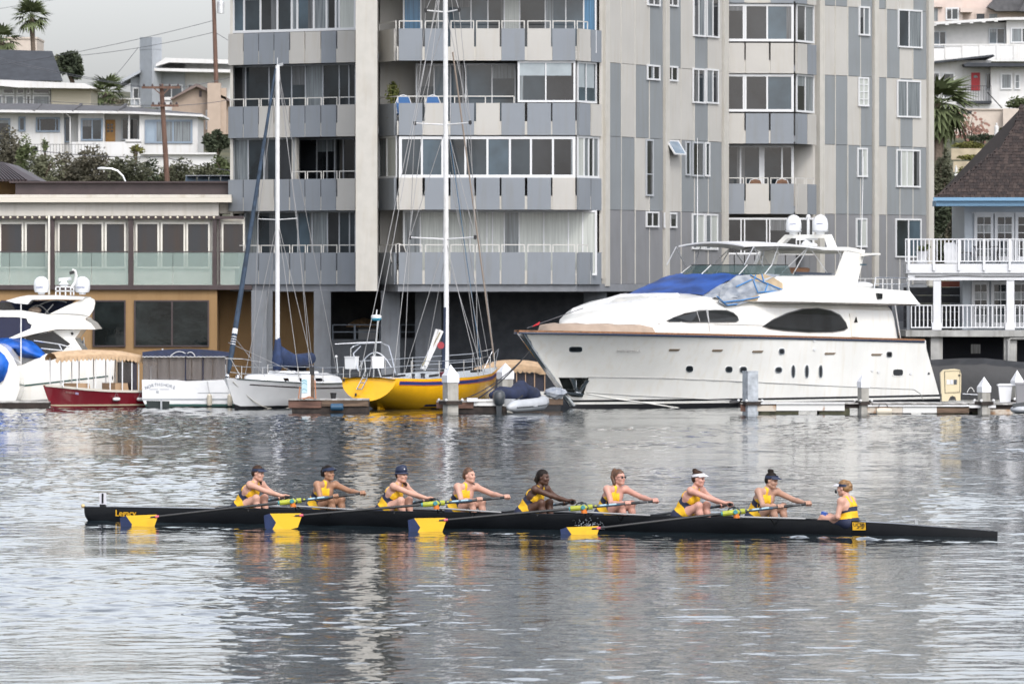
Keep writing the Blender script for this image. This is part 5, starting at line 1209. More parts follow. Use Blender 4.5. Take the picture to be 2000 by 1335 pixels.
ribbon(v, YS, yfn, [s for s in ss if 1.6 <= s <= 8.2], lambda s: .07, lambda s: .14, navy, 'boot_stripe'); ribbon(v, YS, yfn, [s for s in ss if 1.9 <= s <= 8.0], lambda s: -.08, lambda s: .03, black_paint, 'antifouling')
for x, y, r in ((670, 743, .055), (697.5, 771, .05)):
    s, z = v.inv(x, y, 0); k = (x - 718) * 219 / 13500; b = k / v.n.x; mb = MB(); c = v.w(-.06 - .22 * clamp((1 - z) / .75) + .1, b, z); mb.lathe([(r, -.0), (r, .06), (r * .6, .065)], c - v.d * .06, 14, axis='x'); obj('exhaust_port', mb, rubber, YS)
mb = MB(); q = lambda x, y: v.w(-.14 - .2 * clamp((738 - y) / -50), ((x - 718) * 219 / 13500 + .06) / v.n.x, ZW(y, 219) - .0)
mb.tube([q(712, 728), q(707, 740), q(699, 760)], .018, 6); mb.tube([q(719, 728), q(717, 740), q(709, 760)], .018, 6)
for t in (738, 747, 759.5): mb.tube([q(712 - (t - 728) * .4, t), q(719 - (t - 728) * .3, t)], .016, 5)
obj('boarding_ladder', mb, steel, YS)
mb = MB(); mb.prism([v.w(s, -.04, z) for s, z in ((.75, .18), (1.3, .18), (1.35, -.5), (.85, -.5))], v.n * .08); obj('rudder', mb, yellow, YS)
# mast and rigging
ms = 5.6; mz0 = yz(ms); MT = 14.6
mb = MB(); a, b = v.w(ms, 0, mz0), v.w(ms - .1, 0, MT); mb.tube([a, b], [.085, .08], 10); mastY = obj('mast', mb, white_paint, YS, fix=False)
def sp(z, l, m=white_paint):
    mb = MB(); c = v.w(ms - .05, 0, z); mb.tube([c - v.n * l + Vector((0, 0, .06)) - v.d * .25, c, c + v.n * l + Vector((0, 0, .06)) - v.d * .25], [.022, .03, .022], 6); s_ = obj('spreader', mb, m, YS)
    for sg in (-1, 1): m2 = MB(); e = c + v.n * l * sg + Vector((0, 0, .06)) - v.d * .25; m2.lathe([(.015, -.07), (.05, -.05), (.05, .05), (.015, .07)], e, 6); obj('spreader_tip', m2, rubber, s_)
sps = [(ZW(467, 224), 1.18), (ZW(244, 224), 1.0), (ZW(24, 224), .6)]
for z, l in sps: sp(z, l)
tip = lambda i, sg: v.w(ms - .3, sg * sps[i][1], sps[i][0] + .06)
L_ = []
for sg in (-1, 1):
    ch = v.w(ms - .4, sg * (yh(ms - .4) - .05), yz(ms)); L_ += [[ch, tip(0, sg), tip(1, sg), tip(2, sg), v.w(ms - .1, 0, MT - .3)], [ch, v.w(ms - .06, 0, sps[0][0])], [tip(0, sg), v.w(ms, 0, sps[1][0])], [tip(1, sg), v.w(ms, 0, sps[2][0])], [v.w(ms + .5, sg * 1.1, yz(ms)), v.w(ms - .05, 0, sps[0][0] - .4)]]
L_ += [[v.w(9.2, 0, 1.25), v.w(ms, 0, MT - .1)], [v.w(8.0, 0, 1.15), v.w(ms, 0, sps[1][0])], [v.w(.1, 0, 1.05), v.w(ms - .2, 0, MT - .1)], [v.w(.6, .6, 1.0), v.w(2.6, .15, 5.4), v.w(ms - .2, 0, MT - .3)], [v.w(.6, -.6, 1.0), v.w(ms - .2, 0, MT - .5)], [v.w(8.6, .1, 1.2), v.w(ms, .05, 9)], [v.w(7.2, .6, 1.05), v.w(ms + .05, .1, 7.6)]]
tubes(YS, 'rigging', rigw, L_, .011, 5)
tubes(YS, 'halyard', mat('blue_rope', (.05, .12, .2), .8), [[v.w(7.6, .3, 1.15), v.w(ms + .1, .05, 8.8)]], .013, 5)
tubes(YS, 'furled_staysail', mat('tan_rope', (.28, .23, .19), .8), [[v.w(9.0, .05, 1.5), v.w(ms + .4, .02, 11.5)]], .03, 6)
mb = MB(); mb.tube([P(866, 720, 222), P(866, 655, 222)], .05, 6); mb.tube([P(869, 600, 222), P(867, 720, 222)], .045, 6); obj('furled_sail_rope', mb, mat('navy_rope', (.02, .03, .06), .8), YS)
mb = MB(); A, B_ = P(826, 721, 221.2), P(861, 645, 221.4); mb.bar(A, B_, .15, .15); bo = obj('boom', mb, white_paint, YS); m2 = MB(); m2.bar(A + Vector((-.02, -.09, .12)), B_ + Vector((-.02, -.09, -.05)), .07, .03); obj('furled_sail', m2, mat('old_rope_sail', (.30, .27, .18), .9, var=.5, vscale=25), bo)
m2 = MB(); mb = MB(); mb.tube([P(831, 714, 221.1), P(853.5, 643, 221.3)], .05, 7); obj('boom_strut', mb, white_paint, bo)
mb = MB(); mb.lathe([(.02, 0), (.10, .0), (.10, .05), (.02, .05)], P(861, 674, 221.2), 14, axis='y'); wch = obj('winch_wheel', mb, white_paint, YS); m2 = MB(); m2.lathe([(.09, -.01), (.115, -.01), (.115, .04), (.09, .04)], P(861, 674, 221.2), 16, axis='y'); obj('winch_rim', m2, mat('dark_red_rim', (.3, .03, .04), .5), wch)
# stern gear
pole = tubes(YS, 'radar_pole', steel, [[v.w(.35, .02, .95), P(738, 626, 219.3)], [v.w(.55, .2, 1.0), P(729, 690, 219.3)]], .026, 6)
mb = MB(); c = P(735, 624, 219.3); mb.lathe([(.05, -.02), (.12, 0), (.165, .04), (.17, .12), (.13, .15), (.02, .16)], c, 16); rdm = obj('radar_dome', mb, gelcoat_cool, YS, smooth=True); m2 = MB(); m2.lathe([(.11, -.03), (.168, .035), (.168, .05), (.1, .05)], c, 16); obj('dome_band', m2, mat('cyan_band', (.05, .35, .5), .5), rdm); m2 = MB(); m2.tube([c + Vector((0, 0, .15)), c + Vector((.02, 0, .32))], .02, 6); obj('dome_light', m2, white_paint, rdm)
for x0, y0, x1, y1, yw in ((676, 697.5, 698, 720, -.5), (726, 697.5, 748.5, 718.5, .2)):
    c = P((x0 + x1) / 2, y1, 219.4); w_ = (x1 - x0) * 219 / 13500 / 2; h = (y1 - y0) * 219 / 13500; mb = MB(); R_ = Matrix.Rotation(yw, 3, 'Z')
    mb.hexa([c + R_ @ Vector(p) for p in ((-w_, -.12, 0), (w_, -.12, 0), (w_, .12, 0), (-w_, .12, 0))], [c + R_ @ Vector(p) + Vector((0, 0, h)) for p in ((-w_ * 1.05, -.12, 0), (w_ * 1.05, -.12, 0), (w_ * 1.05, .12, 0), (-w_ * 1.05, .12, 0))]); bx = obj('stern_locker', mb, gelcoat_cool, YS)
    m2 = MB(); m2.hexa([c + R_ @ Vector(p) + Vector((0, 0, h)) for p in ((-w_ * 1.1, -.14, 0), (w_ * 1.1, -.14, 0), (w_ * 1.1, .14, 0), (-w_ * 1.1, .14, 0))], [c + R_ @ Vector(p) + Vector((0, 0, h + .03)) for p in ((-w_ * 1.1, -.14, 0), (w_ * 1.1, -.14, 0), (w_ * 1.1, .14, 0), (-w_ * 1.1, .14, 0))]); obj('locker_lid', m2, gelcoat_cool, bx)
pt = lambda x, y, Y: P(x, y, Y)
def arc(x0, y0, x1, y1, h, Y, n=10): return [P(x0 + (x1 - x0) * k / n, y0 + (y1 - y0) * k / n - h * (1 - (2 * k / n - 1) ** 2), Y) for k in range(n + 1)]
tubes(YS, 'pushpit', steel, [[pt(685, 724, 219.6), pt(685, 680, 219.6), pt(690, 676, 219.6), pt(704, 671, 220), pt(745, 669, 221), pt(759, 675, 220.6), pt(766, 700, 220.4), pt(772, 728, 220.2)], [pt(700, 724, 219.2), pt(690, 690, 219.4)], [pt(705, 718, 219), pt(705, 705, 219), pt(712, 703, 219), pt(714, 726, 219)], [pt(745, 668, 221), pt(705, 669, 221), pt(654, 672, 221)], [pt(690, 690, 219.5), pt(704, 676, 219.9)]], .02, 6)
tubes(YS, 'steering_wheel', steel, [arc(703, 715, 764, 717, 28, 221.5, 14)], .018, 5)
mb = MB(); mb.ball(P(656.5, 696, 219), .045, n=8); obj('stern_light', mb, white_paint, YS); tubes(YS, 'stern_light_stalk', steel, [[P(657, 697, 219), P(660, 728, 219)]], .015, 5)
# lifelines, pulpit, deck clutter
lf = []
for sg in (1, -1):
    for z in (.55, .3): lf.append([v.w(s, sg * (yh(s) - .08), yz(s) + z) for s in (.9, 2.4, 4, 5.6, 7.2, 8.3)])
    for s in (.9, 2.4, 4, 5.6, 7.2): lf.append([v.w(s, sg * (yh(s) - .08), yz(s) - .02), v.w(s, sg * (yh(s) - .08), yz(s) + .57)])
    lf.append([v.w(8.3, sg * .4, 1.1), v.w(8.3, sg * .4, 1.7), v.w(9.25, sg * .1, 1.85)])
    lf.append([v.w(8.7, sg * .2, 1.15), v.w(9.2, sg * .1, 1.8)])
tubes(YS, 'lifeline', steel, lf, .012, 5)
mb = MB(); mb.hexa([v.w(s, b, yz(s)) for s, b in ((3.0, -.6), (5.2, -.6), (5.2, .6), (3.0, .6))], [v.w(s, b, yz(s) + .13) for s, b in ((3.15, -.5), (5.1, -.52), (5.1, .52), (3.15, .5))]); obj('coachroof', mb, deckgrey, YS)
for s, b, r in ((1.6, .8, .07), (2.1, .9, .08), (2.4, -.8, .08), (1.2, .3, .06), (4.4, .8, .07)): mb = MB(); mb.lathe([(r, 0), (r * .8, .08), (r, .16), (.02, .17)], v.w(s, b, yz(s)), 10); obj('deck_winch', mb, mat('dark_winch', (.06, .06, .065), .3, metal=.6), YS)
mb = MB()
for k in range(7): mb.tube([v.w(3.4, 1.0, yz(3) + .05 + k * .02) + Vector((.12 * math.cos(t * .9 + k), .12 * math.sin(t * .9 + k), 0)) for t in range(8)], .02, 5)
obj('coiled_line', mb, mat('maroon_rope', (.12, .02, .03), .9), YS, fix=False)
for k, (s, b, l) in enumerate(((1.0, .5, .4), (1.5, -.3, .5), (2.0, .4, .35), (2.6, .9, .4), (6.6, .4, .5))): mb = MB(); mb.bar(v.w(s, b, yz(s) + .07), v.w(s + l, b + .1, yz(s) + .1), .09, .07); obj('deck_hardware', mb, [mat('dark_winch', (0, 0, 0)), rubber, deckgrey][k % 3], YS)

# ---- white sloop
v = Vessel(442, 219.5, 60); WS = thing('sailboat', 'white sloop with a furled navy headsail and a navy cover on its boom', 'sailboat', tuple(v.w(3, 0, 0)))
Hs = hullfn(6.9, 2.4, .98, .80, .55, .55, .75, .75); h, ss = hull_mesh(v, WS, 6.9, Hs, [gelcoat_cool, black_paint], .55, [(.09, 1)]); deck(v, WS, ss, Hs, gelcoat_cool, -.02)
ribbon(v, WS, Hs[0], ss[3:], lambda s: Hs[1](s) - .02, lambda s: Hs[1](s) + .015, mat('toe_rail', (.05, .07, .065), .5), 'toe_rail', .015); ribbon(v, WS, Hs[0], ss[5:], lambda s: Hs[1](s) - .17, lambda s: Hs[1](s) - .135, mat('dark_brown_stripe', (.03, .02, .02), .5), 'cove_stripe', .006)
def wcw(s, z=0): return interp([(1.5, .15), (1.7, .45), (2.2, .68), (3.5, .78), (5.2, .8), (5.9, .75)], s)
secs = []
for s in (1.5, 1.62, 1.8, 2.2, 2.8, 3.6, 4.4, 5.2, 5.75, 5.9):
    z0 = Hs[1](s) - .03; hgt = interp([(1.5, .1), (1.8, .24), (2.4, .3), (5.2, .36), (5.7, .33), (5.9, .12)], s); w_ = wcw(s); secs.append([v.w(s, w_, z0), v.w(s, w_ * .93, z0 + hgt * .75), v.w(s, w_ * .7, z0 + hgt), v.w(s, -w_ * .7, z0 + hgt), v.w(s, -w_ * .93, z0 + hgt * .75), v.w(s, -w_, z0)])
mb = MB(); mb.loft(secs, closed=True); obj('cabin', mb, gelcoat_cool, WS, smooth=40)
for pts in ([(554, 738), (563, 738), (565, 744), (556, 744)], [(585, 738), (590, 738), (590, 745), (586, 745)], [(617, 738), (628, 738), (637, 747), (617, 747)]): skin_poly(v, 'cabin_window', glassb, WS, pts, lambda s, z: wcw(s) * .95, .03, .02, )
for s0, s1 in ((3.0, 3.7), (4.3, 5.1)): mb = MB(); z = Hs[1](s0) + .29; mb.hexa([v.w(s, b, z) for s, b in ((s0, -.35), (s1, -.35), (s1, .35), (s0, .35))], [v.w(s, b, z + .09) for s, b in ((s0 + .05, -.3), (s1 - .05, -.3), (s1 - .05, .3), (s0 + .05, .3))]); obj('hatch', mb, gelcoat_cool, WS)
m_s = v.inv(542, 725, 0)[0]; mz = ZW(128, v.w(m_s, 0, 0).y); zb = Hs[1](m_s) + .25
mb = MB(); mb.tube([v.w(m_s, 0, zb), v.w(m_s, 0, mz)], [.075, .07], 10); obj('mast', mb, white_paint, WS, fix=False)
mb = MB(); mb.bar(v.w(m_s, 0, mz), v.w(m_s + .3, 0, mz + .05), .05, .08); mb.tube([v.w(m_s, 0, mz), v.w(m_s, 0, mz + .25)], .012, 5); obj('masthead', mb, alu, WS)
zsp = ZW(429, v.w(m_s, 0, 0).y); mb = MB(); c = v.w(m_s, 0, zsp); mb.tube([c - v.n * .74 - v.d * .0 + Vector((0, 0, .03)), c, c + v.n * .74 + Vector((0, 0, .04))], .018, 6); obj('spreader', mb, white_paint, WS)
f0, f1 = v.w(.12, 0, 1.12), v.w(m_s - .12, 0, mz - .1)
mb = MB(); mb.tube([f0.lerp(f1, t) for t in (0, .02, .06, .2, .45, .75, .95, 1)], [.03, .07, .085, .085, .07, .055, .04, .02], 9); obj('furled_headsail', mb, mat('blue_grey_sailcloth', (.025, .045, .075), .8, var=.4, vscale=5), WS, fix=False, smooth='all')
q = f0.lerp(f1, .13); mb = MB(); d_ = (f1 - f0).normalized(); mb.tube([q, q + d_ * .17], .089, 9); obj('sail_band', mb, white_paint, WS)
for k in range(4): mb = MB(); q = f0.lerp(f1, .095 + k * .008); mb.tube([q - v.n * .09 + Vector((0, 0, .03)), q + v.n * .1 - Vector((0, 0, .03))], .106, 9); mb = MB(); mb.tube([q, q + d_ * .022], .09, 9); obj('sail_band', mb, white_paint, WS)
mb = MB(); mb.tube([v.w(m_s - .02, 0, zb + .15), v.w(m_s + .0, 0, zb + .45), v.w(m_s + .02, 0, zb + 1.2)], [.13, .19, .085], 10); mb.tube([v.w(m_s + .05, 0, zb + .75), v.w(m_s + .45, 0, zb + .5), v.w(m_s + 1.0, 0, zb + .45), v.w(m_s + 2.05, 0, zb + .52), v.w(m_s + 2.1, 0, zb + .52)], [.22, .3, .21, .19, .12], 10); obj('sail_cover', mb, mat('deep_blue_canvas', (.014, .03, .085), .8, var=.3, vscale=5, bump=.5, bscale=8), WS, fix=False, smooth='all')
L_ = [[v.w(6.8, 0, .9), v.w(m_s, 0, mz)], [v.w(m_s + 2.1, 0, zb + .5), v.w(m_s + .1, 0, mz - .1)], [f0 + Vector((0, 0, 1.0)), v.w(3.5, .6, 1.05)], [v.w(1.6, .5, .98), f0.lerp(f1, .12)]]
for sg in (1, -1):
    ch = v.w(m_s + .25, sg * 1.1, .9); L_ += [[ch, v.w(m_s, sg * .74, zsp + .03), v.w(m_s, 0, mz - .1)], [ch + v.d * .3, v.w(m_s, 0, zsp)], [v.w(m_s - .35, sg * 1.05, .9), v.w(m_s, 0, zsp)]]
tubes(WS, 'rigging', rigw, L_, .010, 5)
lf = []
for sg in (1, -1):
    hd = Hs[2]
    for z in (.5, .28): lf.append([v.w(s, sg * (hd(s) - .06), Hs[1](s) + z) for s in (1.3, 2.6, 4, 5.4, 6.7)])
    for s in (1.3, 2.6, 4, 5.4, 6.7): lf.append([v.w(s, sg * (hd(s) - .06), Hs[1](s)), v.w(s, sg * (hd(s) - .06), Hs[1](s) + .52)])
    lf.append([v.w(1.3, sg * .5, 1.5), v.w(.5, sg * .3, 1.6), v.w(-.05, 0, 1.62)]); lf.append([v.w(.45, sg * .3, .98), v.w(.1, sg * .1, 1.6)])
tubes(WS, 'lifeline', steel, lf, .013, 5)
mb = MB(); mb.ball(v.w(.05, 0, 1.06), .07, n=8); mb.ball(v.w(.5, .1, 1.03), .07, n=8); obj('bow_roller', mb, steel, WS)
mb = MB(); mb.loft([[v.w(5.4, .2, 1.25), v.w(6.5, .3, 1.1)], [v.w(5.2, -.9, 1.42), v.w(6.5, -1.0, 1.35)], [v.w(5.3, -1.1, .9), v.w(6.5, -1.1, .8)]]); obj('cockpit_cover', mb, navy_canvas, WS, fix=False)
mb = MB(); A = v.on(455, 745, Hs[0], .02); B_ = v.on(566, 796, Hs[0], .02); mb.tube([A.lerp(B_, t) + Vector((0, 0, -.35 * math.sin(math.pi * t))) for t in np.linspace(0, 1, 9)], .012, 5); obj('mooring_line', mb, mat('pale_rope', (.4, .38, .33), .9), WS, fix=False)

# ---- white cruiser seen from astern, canvas enclosure
Yn = 223.0; NB = thing('motorboat', 'white cabin motorboat with navy canvas top and clear side curtains behind the red launch', 'motorboat', (XW(370, Yn), Yn, 0))
mb = MB(); mb.prism([P(x, y, Yn) for x, y in ((277, 741), (345, 742), (364, 744), (440, 741), (449, 742), (460, 793), (362, 793), (332, 792), (284, 791), (278, 780))], (0, 4.5, 0)); obj('hull', mb, gelcoat_cool, NB, smooth=20)
fb(NB, 'boot_stripe', green, 284, 461, 788.5, 793, Yn - .015, .05); fb(NB, 'rub_rail', FRG, 279, 447, 777.5, 780, Yn - .02, .05); fb(NB, 'side_stripe', FRG, 386, 447, 766, 767.3, Yn - .012, .03)
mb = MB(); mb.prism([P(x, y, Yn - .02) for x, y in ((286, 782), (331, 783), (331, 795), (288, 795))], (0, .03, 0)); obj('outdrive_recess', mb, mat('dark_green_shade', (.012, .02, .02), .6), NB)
mb = MB(); mb.bar(P(315, 780, Yn - .1), P(315, 797, Yn - .1), .06, .06); obj('trim_tab', mb, FRG, NB)
cur = bpy.data.materials.new('clear_vinyl'); cur.use_nodes = True; _b = cur.node_tree.nodes['Principled BSDF']; _b.inputs['Base Color'].default_value = (.17, .155, .15, 1); _b.inputs['Alpha'].default_value = .62; _b.inputs['Roughness'].default_value = .12
def curtain(parent, xa, xb, y0, y1, Y, m, wob=.03):
    n = max(4, int((xb - xa) / 4)); rows = [[], [], []]
    for k in range(n + 1):
        x = xa + (xb - xa) * k / n
        for j, y in enumerate((y0, (y0 + y1) / 2, y1)): p = P(x, y, Y); p.y += wob * math.sin(k * 1.7 + j * .8 + xa); rows[j].append(p)
    mb = MB(); mb.loft(rows); return obj('vinyl_curtain', mb, m, parent, fix=False, smooth='all')
for a, b in ((279, 307), (308, 330), (331, 361), (364, 374), (375, 395), (398, 415), (416, 446)): curtain(NB, a, b, 694, 741 + (2 if b < 365 else 0), Yn + .08, cur)
for x in (362.5, 396.5, 447): mb = MB(); mb.bar(P(x, 690, Yn + .06), P(x, 743, Yn + .06), .035, .03); obj('canvas_seam', mb, navy_canvas, NB)
fb(NB, 'far_curtain', cur, 279, 447, 694, 742, Yn + 2.4, .02)
secs = []
for k in range(9):
    x = 278 + (449 - 278) * k / 8; yt = 688 - 6.5 * (1 - ((x - 362) / 86) ** 2); secs.append([P(x, 696 + (.8 if k % 2 else -.6), Yn - .02), P(x, yt + 3.5, Yn), P(x, yt, Yn + .35), P(x, yt - .6, Yn + 1.3), P(x, yt, Yn + 2.4), P(x, 696, Yn + 2.45)])
mb = MB(); mb.loft(secs); obj('canvas_top', mb, navy_canvas, NB, fix=False, smooth='all')
tubes(NB, 'piping', white_paint, [[P(278 + k * 4.2, 696 + 1.0 * (k % 2), Yn - .05) for k in range(21)], [P(364 + k * 4, 696 + 1.2 * (k % 2), Yn - .05) for k in range(20)], arc(333, 695, 362, 690, 6, Yn - .05, 8), arc(366, 690, 381, 695, 5, Yn - .05, 8)], .012, 5)
txt = mat('slate_lettering', (.24, .26, .30), .5); s_ = 'NORTHSHORE'
for k, chh in enumerate(s_):
    t = k / 9 * 2 - 1; write(NB, chh, P(313 + t * 27, 750.5 + 6.0 * t * t, Yn - .012), (1, 0, -.33 * t), .14, txt, ext=.003)
for a, b in ((291, 309), (312, 330)): fb(NB, 'faint_lettering', mat('faint_lettering', (.50, .51, .53), .5), a, b, 758.2, 760.8, Yn - .006, .004)
fb(NB, 'exhaust_plate', FRG, 305, 310, 762.5, 766.5, Yn - .015, .02)
for x in (409, 449): mb = MB(); mb.lathe([(.02, -.2), (.075, -.16), (.085, 0), (.075, .16), (.02, .2)], P(x, 781, Yn - .1), 10); fe = obj('fender', mb, mat('cream_fender', (.55, .50, .40), .6), NB, smooth=True); tubes(fe, 'fender_line', rigw, [[P(x, 768, Yn - .09), P(x - 4, 744, Yn - .05)]], .008, 4)
tubes(NB, 'antenna', white_paint, [[P(317.5, 684, Yn + 1), P(317.5, 680.5, Yn + 1)]], .03, 6)

# ---- dark red electric launch with a scalloped canopy
v = Vessel(84, 222.2, 32); RB = thing('launch', 'dark red launch with a scalloped tan canopy and white posts', 'motorboat', tuple(v.w(1.8, 0, 0)))
redp = mat('dark_red_gelcoat', (.16, .010, .018), .22, coat=.4, var=.05); LR = 3.75
Hr = hullfn(LR, 1.3, .72, .50, .28, .55, .92, .78); h, ss = hull_mesh(v, RB, LR, Hr, [redp, mat('cream_boot', (.5, .44, .3), .5)], .28, [(.05, 0), (.10, 1)], srake=.0)
ribbon(v, RB, Hr[0], ss[1:], lambda s: Hr[1](s) - .025, lambda s: Hr[1](s) + .05, mat('cream_gunwale', (.58, .54, .47), .5), 'gunwale', .025); deck(v, RB, ss, Hr, mat('tan_deck', (.32, .22, .13), .7), -.02)
for a, b, nm, c_ in ((128.5, 132.5, 'registration_mark', (.26, .12, .11)), (133.5, 140.5, 'registration_mark', (.26, .12, .11)), (141.5, 145.5, 'registration_mark', (.26, .12, .11)), (147, 153.5, 'sticker', (.42, .36, .55))): skin_poly(v, nm, mat(nm, c_, .5), RB, [(a, 763.2 + (a - 128) * .13), (b, 763.2 + (b - 128) * .13), (b, 767 + (b - 128) * .13), (a, 767 + (a - 128) * .13)], Hr[0], .01, .008)
can = []
for k in range(13):
    s = .28 + (LR + .0 - .28) * k / 12; w_ = .60 * (1 - .35 * (1 - min(1, k / 3)) ** 2); z = interp([(0, 1.58), (.4, 1.70), (1.6, 1.77), (2.8, 1.72), (3.9, 1.52)], s)
    can.append([v.w(s, -w_, z - .14 - .05 * (k % 2)), v.w(s, -w_, z - .05), v.w(s, -w_ * .6, z + .06), v.w(s, 0, z + .1), v.w(s, w_ * .6, z + .06), v.w(s, w_, z - .05), v.w(s, w_, z - .14 - .05 * (k % 2))])
mb = MB(); mb.loft(can); obj('canopy', mb, tan_canvas, RB, fix=False, smooth=30)
tip_ = []
for k in range(26):
    s = .3 + (LR - .3) * k / 25; z = interp([(0, 1.58), (.4, 1.70), (1.6, 1.77), (2.8, 1.72), (3.9, 1.52)], s); w_ = .612 * (1 - .35 * (1 - min(1, (s - .28) / .87)) ** 2)
    mb = MB(); pts = [v.w(s - .066, w_, z - .10), v.w(s + .066, w_, z - .10), v.w(s + .06, w_, z - .19), v.w(s, w_, z - .245), v.w(s - .06, w_, z - .19)]; mb.prism(pts, v.n * .012); obj('canopy_scallop', mb, tan_canvas, RB)
for s in (.5, .95, 1.35, 1.62, 2.15, 2.6, 2.95, 3.2, 3.65):
    for b in (.56, -.56):
        w_ = b * (1 - .35 * (1 - min(1, (s - .28) / .87)) ** 2); mb = MB(); mb.bar(v.w(s, w_, Hr[1](s)), v.w(s, w_, 1.6 if s < 3.4 else 1.42), .035, .035); obj('canopy_post', mb, white_paint, RB)
vin = mat('thin_clear_vinyl', (.6, .6, .6), .1, alpha=.16)
mb = MB(); mb.hexa([v.w(s, b, Hr[1](s)) for s, b in ((3.0, .55), (3.15, .55), (3.15, -.5), (3.0, -.5))], [v.w(s, b, 1.45) for s, b in ((3.0, .55), (3.15, .55), (3.15, -.5), (3.0, -.5))]); obj('rear_curtain', mb, mat('smoke_vinyl', (.05, .05, .07), .2, alpha=.8), RB)
for s in (1.0, 2.4): mb = MB(); mb.hexa([v.w(a, b, .5) for a, b in ((s, -.45), (s + .5, -.45), (s + .5, .45), (s, .45))], [v.w(a, b, .78) for a, b in ((s, -.45), (s + .45, -.45), (s + .45, .45), (s, .45))]); obj('bench_seat', mb, mat('tan_vinyl', (.36, .24, .14), .6), RB)
mb = MB(); mb.lathe([(.02, -.02), (.09, 0), (.02, .02)], v.w(2.35, .35, .95), 12, axis='x'); obj('steering_wheel', mb, rubber, RB)
for x, y in ((227.5, 779), (274.5, 779)): c = v.on(x, y, Hr[0], .09); mb = MB(); mb.lathe([(.02, -.13), (.05, -.11), (.06, 0), (.05, .11), (.02, .13)], (0, 0, 0), 10, axis='x'); mb.v = [tuple(c + v.d * p[0] + v.n * p[1] + Vector((0, 0, p[2]))) for p in mb.v]; fe = obj('fender', mb, white_paint, RB, smooth=True); tubes(fe, 'fender_line', rigw, [[c - v.d * .1, c + Vector((0, -.02, .22)), c + v.d * .1]], .006, 4)
tubes(RB, 'antenna', white_paint, [[P(243, 702, 224), P(244, 690, 224)]], .02, 5)

# ---- flybridge motor yacht at the far left
Yl = 226.0; LYT = thing('motor_yacht', 'white flybridge motor yacht with blue tarpaulins at the frame edge', 'yacht', (XW(80, Yl), Yl, 0))
def lp(name, m, pts, dy=0, dep=3.0, sm=False, **k): return poly(LYT, name, m, pts, Yl + dy, dep, smooth=sm, **k)
lp('hull', gelcoat, [(-60, 712), (36, 713), (45, 712), (92, 690), (130, 697), (215, 698), (224, 702), (220, 780), (205, 793), (-60, 794)], 0, 4.2); lp('boot_stripe', green, [(-60, 750), (40, 752), (210, 733), (212, 735), (40, 755), (-60, 753)], -.02, .04); lp('hull_line', strake, [(-60, 780), (60, 781), (212, 770), (212, 771.5), (60, 783), (-60, 782)], -.02, .04)
lp('superstructure', gelcoat, [(40, 712), (48, 660), (104, 645), (160, 642), (146, 661), (166, 692), (170, 698), (95, 698)], .5, 3.0); lp('saloon_window', glassb, [(48, 659), (104, 646.5), (137, 671), (116, 690), (90, 690), (70, 676)], .46, .06)
lp('porthole', glassb, oval(141, 651, 2.8, 2.8), .46, .06)
lp('upper_deck', gelcoat, [(17, 660), (60, 641), (100, 630), (140, 624), (166, 624), (178, 631), (187, 643), (150, 642.5), (110, 643), (70, 651), (25, 662)], .25, 3.6)
lp('side_glass', mat('navy_glass', (.012, .016, .045), .08, spec=.5), [(-60, 618), (35, 619), (52, 624), (56, 631), (62, 634), (58, 646), (20, 659), (-60, 664)], .32, 3.3)
lp('flybridge', gelcoat, [(-60, 606), (0, 606), (40, 605.5), (100, 615), (165, 620), (168, 624), (130, 626), (63, 647), (60, 640), (62, 634), (55, 630), (52, 622), (35, 619), (-60, 618)], .28, 3.4)
for dy in (.3, 3.3): lp('arch_fin', gelcoat, [(94, 614), (130, 597), (160, 585), (176, 581), (184, 585), (185.5, 592), (183, 604), (175, 616), (166, 622), (130, 619)], dy, .3)
lp('fin_groove', strake, [(94, 613), (125, 611), (160, 613), (172, 617), (160, 614.5), (125, 612.5)], .27, .04)
lp('hardtop', gelcoat_cool, [(11, 587), (40, 579), (55, 576.5), (110, 576.5), (166, 580), (160, 585), (110, 584), (62, 585), (54, 594), (30, 592)], .2, 3.5); lp('canvas_screen', navy_canvas, [(-60, 588), (12, 589), (60, 588), (150, 586), (96, 613), (40, 605), (-60, 604)], 2.0, .1)
lp('windscreen', glassb, [(-60, 590), (20, 590), (30, 604), (-60, 605)], .6, .06)
tubes(LYT, 'roof_support', alu, [arc(55, 608, 95, 612, 14, Yl + 1.2, 8), arc(62, 606, 130, 590, 10, Yl + 1.6, 8), [P(88, 612, Yl + 1), P(104, 594, Yl + 1)]], .02, 5); mb = MB(); mb.ball(P(68, 606, Yl + 1), .22, .2, .12, 10); obj('covered_seat', mb, mat('beige_cover', (0, 0, 0)), LYT)
for x in (81, 161): c = P(x, 575, Yl + 1.6); mb = MB(); mb.lathe([(.1, 0), (.12, .06), (.22, .08), (.258, .2), (.258, .34), (.23, .47), (.16, .55), (.08, .59), (.01, .6)], c, 20); dm = obj('satellite_dome', mb, gelcoat_cool, LYT, smooth=True); write(dm, 'intellian', c + Vector((-.04, -.262, .24)), (1, 0, 0), .085, mat('dome_blue', (0, 0, 0)), shear=.15)
mb = MB()
for x in (109, 117, 128, 138, 144): mb.bar(P(x, 576, Yl + 1.2), P(x, 560, Yl + 1.2), .04, .04)
for y in (560, 568): mb.bar(P(108, y, Yl + 1.2), P(145, y, Yl + 1.2), .04, .04)
obj('radar_platform', mb, white_paint, LYT)
mb = MB(); c = P(125, 558, Yl + 1.4); mb.lathe([(.1, -.02), (.17, .05), (.1, .13), (.07, .2)], c, 12); rp = obj('radar_pedestal', mb, gelcoat_cool, LYT, smooth=True); m2 = MB(); m2.bar(c + Vector((-.18, -.03, .2)), c + Vector((.22, .1, .24)), .12, .1); obj('radar_bar', m2, gelcoat_cool, rp)
